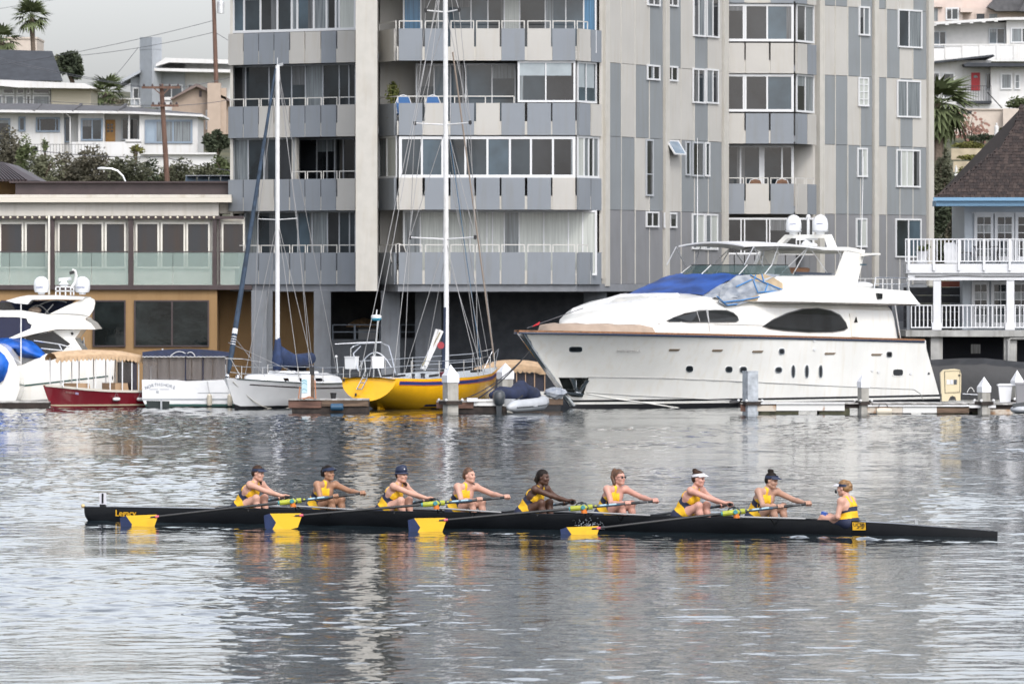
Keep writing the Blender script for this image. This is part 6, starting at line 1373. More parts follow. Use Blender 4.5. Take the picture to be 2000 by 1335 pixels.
tubes(LYT, 'light_arm', white_paint, [[P(139, 562, Yl + 1.2), P(146, 552, Yl + 1.2), P(149, 538, Yl + 1.2), P(146.5, 529, Yl + 1.2), P(141, 527, Yl + 1.2)]], .05, 7); mb = MB(); mb.bar(P(136, 533.5, Yl + 1.15), P(145, 531, Yl + 1.15), .1, .1); obj('search_light', mb, rubber, LYT)
tubes(LYT, 'flag_pole', white_paint, [[P(41, 714, Yl - .3), P(41, 594, Yl - .3)]], .022, 6)
tubes(LYT, 'side_rail', steel, [[P(66, 665, Yl + .1), P(115, 672, Yl + .1), P(165, 685, Yl + .1), P(181, 695, Yl + .1)], [P(115, 672, Yl + .1), P(128, 696, Yl + .1)], [P(80, 680, Yl + .1), P(120, 684, Yl + .1)], [P(145, 665, Yl + .1), P(162, 690, Yl + .1)]], .018, 5)
btm = mat('bright_blue_tarpaulin', (.005, .09, .42), .4, var=.5, vscale=2.0, bump=.9, bscale=4)
def tarp_blob(pts, dy, dep, seed):
    r = random.Random(seed); mb = MB(); cx = sum(p[0] for p in pts) / len(pts); cy = sum(p[1] for p in pts) / len(pts); rings = []
    for q, k in enumerate((1, .85, .6, .3)): rings.append([P(cx + (x - cx) * k, cy + (y - cy) * k, Yl + dy - dep * (1 - k ** 2) - .05 * r.random()) for x, y in pts])
    rings.insert(0, [p + Vector((0, .8, 0)) for p in rings[0]]); mb.loft(rings, closed=True); obj('tarpaulin', mb, btm, LYT, smooth='all')
tarp_blob([(-60, 660), (0, 660), (20, 659), (46, 661), (62, 666), (75, 677), (90, 693), (101, 701), (96, 706), (86, 708), (74, 702), (60, 700), (40, 697), (28, 690), (15, 674), (-60, 674)], .3, .5, 2)
Yq = 223.5; QB = thing('motorboat', 'near white bow with a blue tarpaulin cut off by the frame edge', 'motorboat', (XW(0, Yq), Yq, 0))
mb = MB(); mb.prism([P(x, y, Yq) for x, y in ((-60, 668), (0, 672), (12, 679), (25, 697), (36, 720), (38, 760), (28, 790), (-60, 794))], (0, 2.5, 0)); obj('hull', mb, gelcoat, QB, smooth=30)
mb = MB(); pts = [(-60, 682), (0, 685), (10, 694), (18, 708), (15, 725), (8, 742), (0, 748), (-60, 748)]; mb.loft([[P(x, y, Yq + .1) for x, y in pts], [P(x - 1, y, Yq - .1) for x, y in pts], [P(-20 + (x + 20) * .5, 715 + (y - 715) * .6, Yq - .25) for x, y in pts]], closed=True); obj('tarpaulin', mb, btm, QB, smooth='all')
# flag
fl = thing('flag', 'small blue and white flag on a short staff behind the white flybridge yacht', 'flag', P(163, 695, 229)); tubes(fl, 'staff', white_paint, [[P(165, 696, 229), P(163.5, 658, 229)]], .02, 5)
mb = MB(); mb.loft([[P(163, 662, 229), P(166, 672, 229.1), P(167, 693, 229)], [P(160, 668, 229.2), P(160, 680, 229), P(163, 692, 229.1)]]); obj('cloth', mb, mat('flag_blue', (.03, .10, .26), .7, var=.6, vscale=6), fl, fix=False)

# ---- tan canopied launch behind the yellow yacht
Yt_ = 229.0; TB = thing('launch', 'launch with a tan canopy and brown curtain posts half hidden behind the yacht bow', 'motorboat', (XW(1000, Yt_), Yt_, 0))
secs = []
for k in range(13):
    x = 926 + (1066 - 926) * k / 12; yt = 702 + 16 * abs((x - 1000) / 72) ** 2.2 * (.6 if x > 1000 else 1); secs.append([P(x, yt + 22 + (2 if k % 2 else -1), Yt_ - .02), P(x, yt + 10, Yt_), P(x, yt + 2, Yt_ + .4), P(x, yt, Yt_ + 1.0), P(x, yt + 12, Yt_ + 2)])
mb = MB(); mb.loft(secs); obj('canopy', mb, tan_canvas, TB, fix=False, smooth=35)
for k in range(14): mb = MB(); x = 935 + k * 9; y = 724 + (1 if k % 2 else 0); mb.prism([P(a, b, Yt_ - .05) for a, b in ((x - 4.3, y - 4), (x + 4.3, y - 4), (x + 4, y + 1), (x, y + 4), (x - 4, y + 1))], (0, .015, 0)); obj('canopy_scallop', mb, tan_canvas, TB)
for x in (985, 1009, 1026.5, 1044, 1064): mb = MB(); mb.bar(P(x, 726, Yt_ + .05), P(x, 768, Yt_ + .05), .035, .035); obj('canopy_post', mb, mat('tan_post', (.42, .28, .18), .6), TB)
fb(TB, 'vinyl_window', mat('smoke_vinyl', (0, 0, 0)), 940, 1066, 728, 766, Yt_ + .12, .02); fb(TB, 'hull', gelcoat, 930, 1085, 764, 792, Yt_, 1.9)

# ---- inflatable dinghy with outboard
v = Vessel(976, 213.9, 62); v.d = v.d * 1.5; DG = thing('inflatable_dinghy', 'pale grey inflatable dinghy with an outboard motor and navy cover', 'dinghy', tuple(v.w(1, 0, 0)))
pvc = mat('pale_grey_pvc', (.42, .44, .46), .45, var=.06)
tp = [(-.25, .50, .16), (0, .50, .2), (.6, .52, .22), (1.2, .48, .25), (1.55, .3, .31), (1.68, 0, .34), (1.55, -.3, .31), (1.2, -.48, .25), (.6, -.52, .22), (0, -.5, .2), (-.25, -.5, .16)]
mb = MB(); mb.tube([v.w(*p) for p in tp], [.07, .19, .2, .2, .19, .18, .19, .2, .2, .19, .07], 14); obj('tube', mb, pvc, DG, smooth='all', fix=False)
tubes(DG, 'rub_strake', mat('dark_grey_trim', (.08, .085, .09), .5), [[v.w(s, b * 1.40 if abs(b) > .2 else b, z - .03) for s, b, z in ((-.1, .5, .2), (.6, .52, .22), (1.2, .49, .25), (1.6, .34, .3))]], .018, 5)
mb = MB(); mb.hexa([v.w(s, b, .08) for s, b in ((0, -.4), (1.3, -.4), (1.3, .4), (0, .4))], [v.w(s, b, .42) for s, b in ((0.02, -.4), (.35, -.4), (.35, .4), (0.02, .4))]); obj('console', mb, pvc, DG)
mb = MB(); mb.tube([v.w(.0, -.3, .52), v.w(.3, -.2, .62), v.w(.6, 0, .52), v.w(.95, .0, .70), v.w(1.1, .0, .56), v.w(1.5, .0, .5), v.w(1.62, 0, .42)], [.1, .2, .26, .3, .3, .26, .1], 10); obj('cover', mb, navy_canvas, DG, smooth='all', fix=False)
tubes(DG, 'tiller', rubber, [[v.w(.05, .42, .35), v.w(.35, .5, .5)]], .02, 6); mb = MB(); mb.ball(v.w(.36, .5, .51), .035, n=8); obj('tiller_knob', mb, rubber, DG)
mtr = mat('outboard_grey', (.03, .036, .042), .3, coat=.5); c = v.w(-.18, .12, .0); mb = MB(); mb.loft([[c + Vector((math.cos(a) * rx, math.sin(a) * ry, z)) for a in np.linspace(0, 2 * math.pi, 12, endpoint=False)] for z, rx, ry in ((.22, .1, .14), (.30, .17, .2), (.5, .2, .22), (.64, .17, .18), (.70, .08, .09))], closed=True); om = obj('outboard_motor', mb, mtr, DG, smooth=True)
m2 = MB(); m2.loft([[c + Vector((x * k, y * k, z)) for x, y in ((-.1, -.12), (.1, -.12), (.12, .12), (-.12, .12))] for z, k in ((-.3, .6), (0, .75), (.25, .95))], closed=True); obj('motor_leg', m2, mtr, om)
fb(DG, 'maker_plate', FRG, 1042, 1050, 790, 793.5, 214.0, .01)
wr = thing('wrapped_bundle', 'crumpled plastic wrapped bundle on the dock under the yacht bow', 'bundle', P(1088, 780, 216.5))
mb = MB(); rr = random.Random(5); mb.ball(P(1085, 768, 217.2), .34, .3, .17, 12); mb.v = [(x + rr.uniform(-.04, .04), y, z + rr.uniform(-.04, .04)) for x, y, z in mb.v]; obj('plastic_wrap', mb, mat('clouded_plastic_sheet', (0, 0, 0)), wr)

# ---- boat under a black tarpaulin on the right
Yb_ = 233.0; BT = thing('covered_boat', 'long boat shrouded in a black tarpaulin at the right edge', 'motorboat', (XW(1930, Yb_), Yb_, 0))
secs = []
for k in range(17):
    x = 1806 + k * 17; yt = interp([(1806, 703), (1880, 699), (1925, 699), (1990, 706), (2090, 712)], x); sag = .05 * math.sin(k * 2.1)
    secs.append([P(x, 780, Yb_ - .15 + sag), P(x, 750, Yb_ - .1 - sag), P(x, yt + 15, Yb_ + .0 + sag * .6), P(x, yt + 11, Yb_ + .05), P(x, yt, Yb_ + .9), P(x, yt + 4, Yb_ + 2.4), P(x, 780, Yb_ + 2.6)])
mb = MB(); mb.loft(secs); obj('tarpaulin', mb, mat('black_tarpaulin', (.020, .021, .023), .6, var=.3, vscale=1.5, bump=.8, bscale=2.2), BT, fix=False, smooth=40); fb(BT, 'hull', gelcoat, 1830, 2090, 772, 792, Yb_ - .05, 2.4)
tubes(BT, 'stern_rail', steel, [arc(1889, 766, 1903, 765, 9, Yb_ - .4, 8), [P(1880, 769, Yb_ - .4), P(1915, 771, Yb_ - .4)]], .018, 5)
# ---------------------------------------------------------------- docks, piles, dock furniture
galv = mat('galvanised_steel', (.40, .43, .46), .5, metal=.25, var=.25, vscale=6); conc = mat('pile_concrete', (.34, .33, .30), .9, var=.15, vscale=4, grime=.4); capw = mat('white_pile_cap', (.68, .69, .71), .45)
rusty = mat('rust_streaked_white_paint', (.62, .62, .60), .6, col2=(.30, .15, .07), vscale=3.5, stretch=(1.0, 1, .4), fac=(.28, .36)); rust2 = mat('peeling_brown_timber', (.34, .20, .11), .85, col2=(.52, .47, .40), vscale=3, fac=(.45, .6)); weed = mat('weedy_float', (.06, .06, .035), .9, var=.5, vscale=6); brownb = mat('red_brown_board', (.13, .065, .045), .7, var=.35, vscale=3, stretch=(.5, 3, 3))
plank_m = [mat('grey_plank', (.33, .32, .30), .85, var=.2, vscale=3), mat('pale_plank', (.42, .41, .39), .85, var=.2, vscale=3)]
def dock(name, label, x0, x1, ytop, Yf, dep, segs, floats):
    t = thing(name, label, 'dock', (XW((x0 + x1) / 2, Yf), Yf, 0)); zt = ZW(ytop, Yf)
    for a, b, ya, yb, m in segs: fb(t, 'fascia_board', m, a + .3, b - .3, ya, yb, Yf, .06)
    mb = MB(); mb.box(XW(x0, Yf), XW(x1, Yf), Yf + .07, Yf + dep, zt - .16, zt - .035); obj('frame', mb, wood_dark, t)
    X0, X1 = XW(x0, Yf), XW(x1, Yf); n = int((X1 - X0) / .19)
    for k in range(n): mb = MB(); a = X0 + (X1 - X0) * k / n; mb.box(a + .006, a + (X1 - X0) / n - .006, Yf - .02, Yf + dep, zt - .032, zt + RND.uniform(-.003, .004)); obj('plank', mb, plank_m[k % 2], t)
    for a, b, m in floats: mb = MB(); mb.box(XW(a, Yf), XW(b, Yf), Yf + .05, Yf + dep * .8, -.3, zt - .17); obj('float', mb, m, t)
    return t
D1 = dock('dock', 'long white floating dock with rust streaks beside the large motor yacht', 1446, 1890, 786.5, 211.9, 2.0, [(1446, 1475, 790, 803, brownb), (1475, 1516, 791, 802.5, rust2), (1516, 1650, 788.5, 801.5, rusty), (1694, 1763, 794, 806, rust2), (1763, 1830, 794, 806, rusty), (1830, 1893, 795, 806, wood_old)], [(1480, 1560, weed), (1600, 1660, weed), (1700, 1780, black_paint), (1805, 1890, weed)])
fb(D1, 'edge_cap', white_paint, 1480, 1650, 785.5, 788.5, 211.85, .3); fb(D1, 'edge_cap', white_paint, 1695, 1893, 790.5, 793.5, 211.85, .3); fb(D1, 'upper_edge', white_paint, 1694, 1830, 784.5, 787.5, 214.0, .25)
D2 = dock('dock', 'short dock end with rusty boards around the last white capped pile', 1893, 2060, 788, 212.3, 2.5, [(1893, 1910, 790, 803, wood_dark), (1934, 1978, 799, 812, rust2), (1978, 2060, 795, 806, rusty)], [(1900, 2050, weed)])
fb(D2, 'edge_cap', white_paint, 1893, 1945, 791, 796, 211.9, .25); fb(D2, 'edge_cap', white_paint, 1935, 2060, 789, 792, 213, .25)
D3 = dock('dock', 'brown timber dock finger between the white sloop and the yellow sailboat', 563, 720, 779, 214.4, 1.6, [(563, 628, 783, 796, brownb), (628, 720, 779.5, 793, wood_old)], [(570, 720, wood_dark)])
D4 = dock('dock', 'low dock with a red brown board in front of the yellow sailboat', 852, 985, 783, 213.6, 1.8, [(852, 925, 782, 797, brownb), (925, 985, 779, 792, rusty)], [(880, 990, wood_dark)])
fb(D4, 'white_step', white_paint, 912, 933, 777, 784, 213.5, .4)
D5 = dock('dock', 'dock walkway behind the inflatable dinghy under the yacht bow', 985, 1100, 776, 219.8, 3.5, [(985, 1100, 777, 790, wood_old)], [(990, 1095, black_paint)])
D6 = dock('dock', 'cluttered dark dock end beside the cut off white bow', -60, 96, 784, 221.6, 1.4, [(-60, 96, 786, 797, wood_dark)], [(-40, 90, wood_dark)])
def pile(px, ytop, yskirt, ybase, ywater, w, Y, label, cap=True):
    t = thing('dock_pile', label, 'pile', (XW(px, Y), Y, 0), group='square piles along the docks')
    k = Y / F; r = w * k / math.sqrt(2) / 1.0 * .74; a0 = math.radians(45 + 25); x = XW(px, Y)
    def sq(rr, z): return [Vector((x + rr * math.cos(a0 + q * math.pi / 2), Y + rr * math.sin(a0 + q * math.pi / 2), z)) for q in range(4)]
    zb = ZW(ybase, Y); mb = MB(); mb.loft([sq(r, -1.5), sq(r, zb)], closed=True); obj('shaft', mb, conc if cap else galv, t)
    if cap:
        mb = MB(); zs_, zt = ZW(yskirt, Y), ZW(ytop, Y); mb.loft([sq(r * 1.12, zb - .01), sq(r * 1.14, zs_), sq(.004, zt)], closed=True); obj('cap', mb, capw, t)
    else:
        mb = MB(); mb.loft([sq(r * 1.03, zb), sq(r * 1.03, zb + .03)], closed=True); obj('cap', mb, galv, t)
    mb = MB(); z = .36; mb.loft([sq(r * 1.5, z - .09), sq(r * 1.5, z + .02)], closed=True); co = obj('pile_collar', mb, wood_dark, t)
    for q in range(4): m2 = MB(); p = sq(r * 1.5, z)[q]; m2.ball(p + Vector((0, -.02, .05)), .045, n=6); obj('roller', m2, white_paint, co)
pile(880, 711.5, 733, 746, 805, 31, 213.2, 'white capped concrete pile in front of the yellow sailboat hull'); pile(987, 708.5, 726, 739, 790, 31, 219.2, 'white capped concrete pile behind the navy covered dinghy')
pile(1465.5, 0, 0, 726, 808, 31, 212, 'flat topped galvanised square pile before the yacht portholes', cap=False); pile(1686, 728.5, 745, 756, 812, 22, 212, 'white capped concrete pile before the rear half of the large yacht')
pile(1922, 735.5, 755, 765, 812, 24.5, 212, 'white capped pile between the cream cabinet and the white bin'); pile(1986.5, 722.5, 743, 752, 800, 22.5, 215, 'white capped pile behind the white bin at the dock end')
# dock furniture
cab = thing('utility_cabinet', 'cream plastic utility cabinet on arched feet with three small signs', 'cabinet', P(1858, 783, 213)); cr = mat('cream_plastic', (.58, .50, .33), .5, var=.05); Yc = 213
mb = MB(); mb.prism([P(x, y, Yc) for x, y in ((1837, 728), (1843, 722), (1866, 720), (1875, 722), (1877.5, 730), (1877, 767), (1839, 769))], (0, .45, 0)); obj('body', mb, cr, cab, smooth=30)
mb = MB(); mb.prism([P(x, y, Yc) for x, y in ((1840, 769), (1876, 767.5), (1876, 782), (1868, 782), (1866, 775), (1861, 772.5), (1856, 774), (1852, 783), (1840, 783))], (0, .4, 0)); obj('foot', mb, cr, cab)
mb = MB(); mb.prism([P(x, y, Yc - .015) for x, y in ((1845, 725), (1875, 724), (1874.5, 765), (1846, 766.5))], (0, .02, 0)); dr = obj('door', mb, cr, cab)
tubes(dr, 'door_gasket', mat('dark_trim', (0, 0, 0)), [[P(x, y, Yc - .018) for x, y in ((1845, 725), (1875, 724), (1874.5, 765), (1846, 766.5), (1845, 725))]], .008, 4)
for k, m in enumerate((white_paint, mat('pale_sign', (.55, .56, .58), .6), mat('dark_sign', (.06, .07, .08), .6))): fb(dr, 'sign_plate', m, 1849 + k * 7, 1855 + k * 7, 741, 750, Yc - .03, .012)
fb(dr, 'latch', rubber, 1872, 1876, 731, 734, Yc - .04, .03)
bin_ = thing('bin', 'white plastic bin with a domed lid on the dock end', 'bin', P(1963, 785, 213.2)); c = P(1963, 784.5, 213.2)
mb = MB(); mb.loft([[c + Vector((sx * w_, sy * w_ * .8, z)) for sx, sy in ((-1, -1), (1, -1), (1, 1), (-1, 1))] for z, w_ in ((0, .16), (.5, .21))], closed=True); obj('body', mb, capw, bin_); mb = MB(); mb.loft([[c + Vector((sx * w_, sy * w_ * .8, z)) for sx, sy in ((-1, -1), (1, -1), (1, 1), (-1, 1))] for z, w_ in ((.5, .245), (.53, .25), (.56, .16))], closed=True); obj('lid', mb, capw, bin_)
bin2 = thing('bin', 'grey plastic bin partly out of frame at the dock end', 'bin', P(1995, 788, 212.8)); c = P(1996, 787, 212.8); mb = MB(); mb.loft([[c + Vector((sx * w_, sy * w_, z)) for sx, sy in ((-1, -1), (1, -1), (1, 1), (-1, 1))] for z, w_ in ((0, .17), (.58, .19))], closed=True); obj('body', mb, mat('grey_plastic', (.20, .20, .21), .5), bin2); mb = MB(); mb.loft([[c + Vector((sx * w_, sy * w_, z)) for sx, sy in ((-1, -1), (1, -1), (1, 1), (-1, 1))] for z, w_ in ((.58, .205), (.63, .2))], closed=True); obj('lid', mb, mat('grey_plastic', (0, 0, 0)), bin2)
kay = thing('outboard_boat', 'grey dinghy stern poking in at the right edge of the dock', 'dinghy', P(1990, 800, 211.2)); mb = MB(); mb.ball(P(1994, 799, 211.2), .34, .4, .13, 12); obj('hull', mb, pvc, kay, smooth='all'); mb = MB(); mb.bar(P(1978, 792, 211), P(2003, 788, 211), .1, .12); obj('outboard', mb, mtr, kay)
fen = thing('fender', 'white cylindrical fender hanging low on the rusty dock face', 'fender', P(1727, 803, 211.5)); mb = MB(); mb.lathe([(.02, -.25), (.1, -.22), (.115, 0), (.1, .22), (.02, .25)], P(1727, 803, 211.6), 12, axis='x'); obj('body', mb, mat('cream_fender', (0, 0, 0)), fen, smooth=True); tubes(fen, 'line', rubber, [[P(1714, 803, 211.6), P(1718, 788, 211.8)], [P(1738, 800, 211.6), P(1730, 788, 211.8)]], .012, 5)
ped = thing('power_pedestal', 'white dock power pedestal with a pale blue wave sign beside the dark post', 'pedestal', P(598, 779, 214.8)); mb = MB(); c = P(598, 779, 214.8); mb.box(c.x - .14, c.x + .14, c.y - .1, c.y + .1, c.z, ZW(731, 214.8)); obj('body', mb, white_paint, ped)
mb = MB(); mb.box(c.x - .135, c.x + .04, c.y - .115, c.y - .101, ZW(767, 214.8), ZW(740, 214.8)); sg = obj('sign', mb, mat('pale_blue_sign', (.42, .58, .64), .5), ped); tubes(sg, 'wave_mark', mat('teal_mark', (.10, .30, .36), .5), [[c + Vector((-.12 + k * .03, -.118, ZW(y0, 214.8) - c.z + .035 * math.sin(k * .8))) for k in range(6)] for y0 in (744, 749, 761)], .008, 4)
tubes(ped, 'power_cord', mat('orange_cord', (.40, .17, .08), .7), [[P(586, 755, 214.4), P(583, 778, 214.3), P(600, 777, 214.3), P(617, 778, 214.3), P(615, 742, 214.5)], [P(592, 779, 214.2), P(604, 774, 214.2), P(612, 778, 214.2)]], .02, 5)
post = thing('mooring_post', 'dark weathered timber mooring post with a black sleeve beside the power pedestal', 'post', P(609.5, 779, 215.1)); mb = MB(); c = P(609.5, 779, 215.1); mb.box(c.x - .065, c.x + .065, c.y - .07, c.y + .07, -1, ZW(732, 215.1)); obj('timber', mb, wood_old, post); mb = MB(); mb.box(c.x - .07, c.x + .07, c.y - .075, c.y + .075, ZW(732, 215.1), ZW(716, 215.1)); obj('sleeve', mb, rubber, post)
bk = thing('bucket', 'black bucket on the dock between the two sailboats', 'bucket', P(651, 777, 215)); mb = MB(); mb.lathe([(.075, 0), (.1, .17), (.11, .18), (.09, .175)], P(651, 778, 215), 12); obj('body', mb, rubber, bk)
bar_ = thing('barrel', 'blue plastic float barrel under the brown dock finger', 'barrel', P(658, 795, 214.2)); mb = MB(); mb.lathe([(.08, -.2), (.11, -.18), (.11, .18), (.08, .2)], P(658, 794.5, 214.2), 12, axis='x'); obj('body', mb, mat('blue_plastic', (.02, .07, .13), .5), bar_)
ml = thing('mooring_lines', 'dark mooring lines running from the yacht bow down to the low dock', 'rope', P(985, 760, 216))
def rope(a, b, sag, r=.022, m=rubber):
    mb = MB(); A, B = P(*a), P(*b); mb.tube([A.lerp(B, t) - Vector((0, 0, sag * 4 * t * (1 - t))) for t in np.linspace(0, 1, 10)], r, 5); obj('line', mb, m, ml, fix=False)
rope((1037, 682, 218.2), (935, 777, 214), .12); rope((1036, 684, 218.2), (902, 780, 214), .22, .015)
bp = thing('bow_bumper', 'black padded bumper at the dock corner below the portholes', 'bumper', P(1436, 787, 212.5)); mb = MB(); mb.tube([P(1425, 787, 212.6), P(1448, 785, 212.6)], [.09, .1], 8); obj('pad', mb, rubber, bp)

# ---------------------------------------------------------------- balconied house on the right
Yo = 240.0; RH = thing('balconied_house', 'pale blue waterfront house with white balconies and a brown shingle roof', 'house', (XW(1920, Yo), Yo, 1)); wood_w = mat('white_house_trim', (.62, .63, .645), .5, var=.04); lap = mat('pale_blue_siding', (.44, .48, .52), .6, var=.03); skyb = mat('sky_blue_fascia', (.15, .29, .43), .5)
fb(RH, 'wall', lap, 1884, 2100, 395, 516, Yo + 2.0, 7); fb(RH, 'wall', lap, 1880, 2100, 540, 645, Yo + 2.2, 7)
for k in range(7): fb(RH, 'clapboard', lap, 1884, 1899, 412 + k * 15, 426.4 + k * 15, Yo + 1.975, .03)
def frdoor(xa, xb, y0, y1, Y, rows):
    d = fb(RH, 'french_door', wood_w, xa, xb, y0, y1, Y, .05); px0, px1 = xa + 6, xb - 5; mid = (px0 + px1) / 2; h = (y1 - y0 - 16) / rows
    for r in range(rows):
        for a, b in ((px0, mid - .8), (mid + .8, px1)): mb = MB(); ya = y0 + 7 + r * h; mb.box(XW(a, Y), XW(b, Y), Y - .012, Y, ZW(ya + h - 1.6, Y), ZW(ya, Y)); obj('pane', mb, [GL[0], CURG, GL[2]][r % 3 if xa < 1980 else 2], d)
for xa, xb in ((1903, 1940), (1943, 1981), (1983, 2022)): frdoor(xa, xb, 417, 511, Yo + 1.9, 5)
for xa, xb in ((1898, 1932), (1936, 1972), (1976, 2012)): frdoor(xa, xb, 549, 640, Yo + 2.1, 5)
fb(RH, 'door_head', wood_w, 1899, 2060, 414, 417, Yo + 1.88, .1)
def rail2(parent, xa, xb, y0, y1, Y, step, posts=()):
    n = int((xb - xa) / step)
    for k in range(n + 1): x = xa + (xb - xa) * k / n; mb = MB(); mb.box(XW(x - 1.05, Y), XW(x + 1.05, Y), Y, Y + .035, ZW(y1 - 1, Y), ZW(y0 + 1, Y)); obj('baluster', mb, wood_w, parent)
    for y in (y0, y1 - 2): mb = MB(); mb.box(XW(xa - 1, Y), XW(xb + 1, Y), Y - .02, Y + .05, ZW(y + 2.2, Y), ZW(y, Y)); obj('top_rail', mb, wood_w, parent)
    for x in posts: mb = MB(); mb.box(XW(x - 2.4, Y), XW(x + 2.4, Y), Y - .05, Y - .001, ZW(y1 + 17, Y), ZW(y0, Y)); obj('rail_post', mb, wood_w, parent)
rail2(RH, 1769, 2060, 466, 511, Yo, 7.6, (1775, 1824, 1873, 1922, 1972))
fb(RH, 'balcony_deck', wood_w, 1770, 2100, 515, 533, Yo + .02, 2.0); fb(RH, 'deck_beam', wood_w, 1773, 2100, 533.5, 547, Yo + .12, 1.8)
tubes(RH, 'conduit', mat('grey_conduit', (.2, .2, .2), .5), [[P(1787, 539, Yo + .08), P(1830, 539.5, Yo + .08), P(1870, 537.5, Yo + .08), P(1920, 539, Yo + .08), P(2040, 539, Yo + .08)]], .018, 5)
for xa, xb in ((1823, 1838), (1966, 1981)):
    fb(RH, 'porch_post', wood_w, xa, xb, 547.3, 645, Yo + .15, .25); fb(RH, 'post_base', wood_w, xa - 2.5, xb + 1, 630, 644, Yo + .1, .35)
rail2(RH, 1780, 1820, 595, 640, Yo + .2, 8); rail2(RH, 1840, 1963, 595, 640, Yo + .2, 8); rail2(RH, 1983, 2060, 595, 640, Yo + .2, 8)
conr = mat('old_concrete', (0, 0, 0)); fb(RH, 'deck_slab', mat('pale_concrete', (.36, .36, .345), .9, var=.2, vscale=2, grime=.4), 1769, 2100, 645, 657, Yo + .0, 9)
for xa, xb in ((1818, 1841), (1961, 1986)): fb(RH, 'pier', mat('pale_concrete', (0, 0, 0)), xa, xb, 657.3, 830, Yo + .2, .5)
tubes(RH, 'drain_pipe', mat('pale_concrete', (0, 0, 0)), [[P(2040, 660, Yo + .1), P(1975, 660, Yo + .1), P(1970, 664, Yo + .1), P(1970, 720, Yo + .1)]], .06, 7)
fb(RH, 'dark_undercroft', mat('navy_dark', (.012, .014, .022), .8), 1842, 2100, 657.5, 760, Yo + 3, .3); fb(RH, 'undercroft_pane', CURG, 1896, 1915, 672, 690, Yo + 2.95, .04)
bb = thing('boundary_fence', 'dark horizontal board fence behind the lower balcony', 'fence', P(1830, 640, 244)); 
for k in range(5): fb(bb, 'board', mat('near_black_board', (.02, .021, .025), .7, var=.3), 1765, 1879, 561 + k * 16, 576 + k * 16, 243.6, .08)
fb(bb, 'post', FRG, 1771, 1777, 550, 645, 243.5, .1); fb(bb, 'top_panel', mat('brick_red_panel', (.20, .06, .04), .8), 1838, 1880, 549, 560, 243.7, .08)
fb(RH, 'fascia', skyb, 1823, 2100, 385.5, 392, Yo - .15, .1); fb(RH, 'eave', skyb, 1828, 2100, 391.5, 402, Yo + .0, 2); fb(RH, 'frieze', lap, 1884, 2100, 402, 415, Yo + 1.9, .1)
# shingle roof: courses of individual tabs, each overlapping the one below
shm = [mat('brown_shingle', (.034, .023, .020), .9, var=.3, vscale=6), mat('dark_brown_shingle', (.024, .017, .0155), .9, var=.3, vscale=6), mat('worn_shingle', (.048, .034, .029), .9, var=.3, vscale=6)]
mb = MB(); rows = 30; rr = random.Random(8)
def edge(y): return interp([(211, 1993), (240, 1985), (286, 1957), (330, 1902), (386, 1824)], y)
for j in range(rows):
    y1 = 386 - j * 6.0; y0 = y1 - 8.5; Yj = Yo - .1 + j * .16; x = edge(y1) - rr.uniform(0, 4)
    while x < 2095:
        w_ = rr.uniform(5, 10); a = P(x, y1 + rr.uniform(-.5, .5), Yj - .03); b = P(x + w_ - .5, y1 + rr.uniform(-.5, .5), Yj - .03); xl = max(x, edge(y0)); c = P(max(xl, x) if xl < x + w_ else x + w_ - .5, y0, Yj + .22); d = P(x + w_ - .5, y0, Yj + .22)
        u = Vector((0, .05, -.03)); mb.hexa([a + u, b + u, d + u, c + u], [a, b, d, c], rr.choice((0, 0, 1, 1, 2))); x += w_
sh = obj('shingle', mb, shm, RH, kind='stuff')
mb = MB(); mb.add([P(1826, 386, Yo), P(2100, 386, Yo), P(2100, 205, Yo + 5), P(1996, 209, Yo + 4.9), P(1959, 288, Yo + 2.8), P(1826, 386, Yo + 8), P(1996, 209, Yo + 8)], [(0, 1, 2, 3, 4), (0, 4, 3, 6, 5)]); obj('roof_deck', mb, shm[1], RH)
# balcony things
pot = thing('flower_pot', 'white flower pot with a leafy plant behind the upper balcony rail', 'plant pot', P(1801, 514, 241)); mb = MB(); mb.lathe([(.18, 0), (.2, .05), (.16, .1), (.22, .4), (.24, .42), (.2, .41)], P(1801, 514, 241), 14); obj('pot', mb, wood_w, pot, smooth=True); mb = MB(); foliage(mb, P(1801, 485, 241), (.33, .25, .2), 260, .06, random.Random(3), 5); obj('foliage', mb, G_GR, pot, fix=False)
wc = thing('armchair', 'white moulded armchair behind the upper balcony rail', 'chair', P(1857, 514, 241.1)); c = P(1857, 514, 241.1); mb = MB(); mb.box(c.x - .22, c.x + .22, c.y - .2, c.y + .2, c.z, c.z + .36); obj('seat', mb, wood_w, wc); mb = MB(); mb.prism([c + Vector((x, .2, z)) for x, z in ((-.22, .36), (.22, .36), (.23, .6), (.15, .72), (-.15, .72), (-.23, .6))], (0, .05, 0)); obj('backrest', mb, wood_w, wc)
tbl = thing('patio_table', 'dark metal patio table on the upper balcony', 'table', P(1930, 514, 241.2)); c = P(1928, 514, 241.2); mb = MB(); mb.box(c.x - .5, c.x + .5, c.y - .35, c.y + .35, c.z + .56, c.z + .6); obj('tabletop', mb, iron, tbl)
for sx in (-.42, .42):
    for sy in (-.28, .28): mb = MB(); mb.tube([c + Vector((sx, sy, .57)), c + Vector((sx * .8, sy, .3)), c + Vector((sx * 1.05, sy, 0))], .016, 5); obj('leg', mb, iron, tbl)
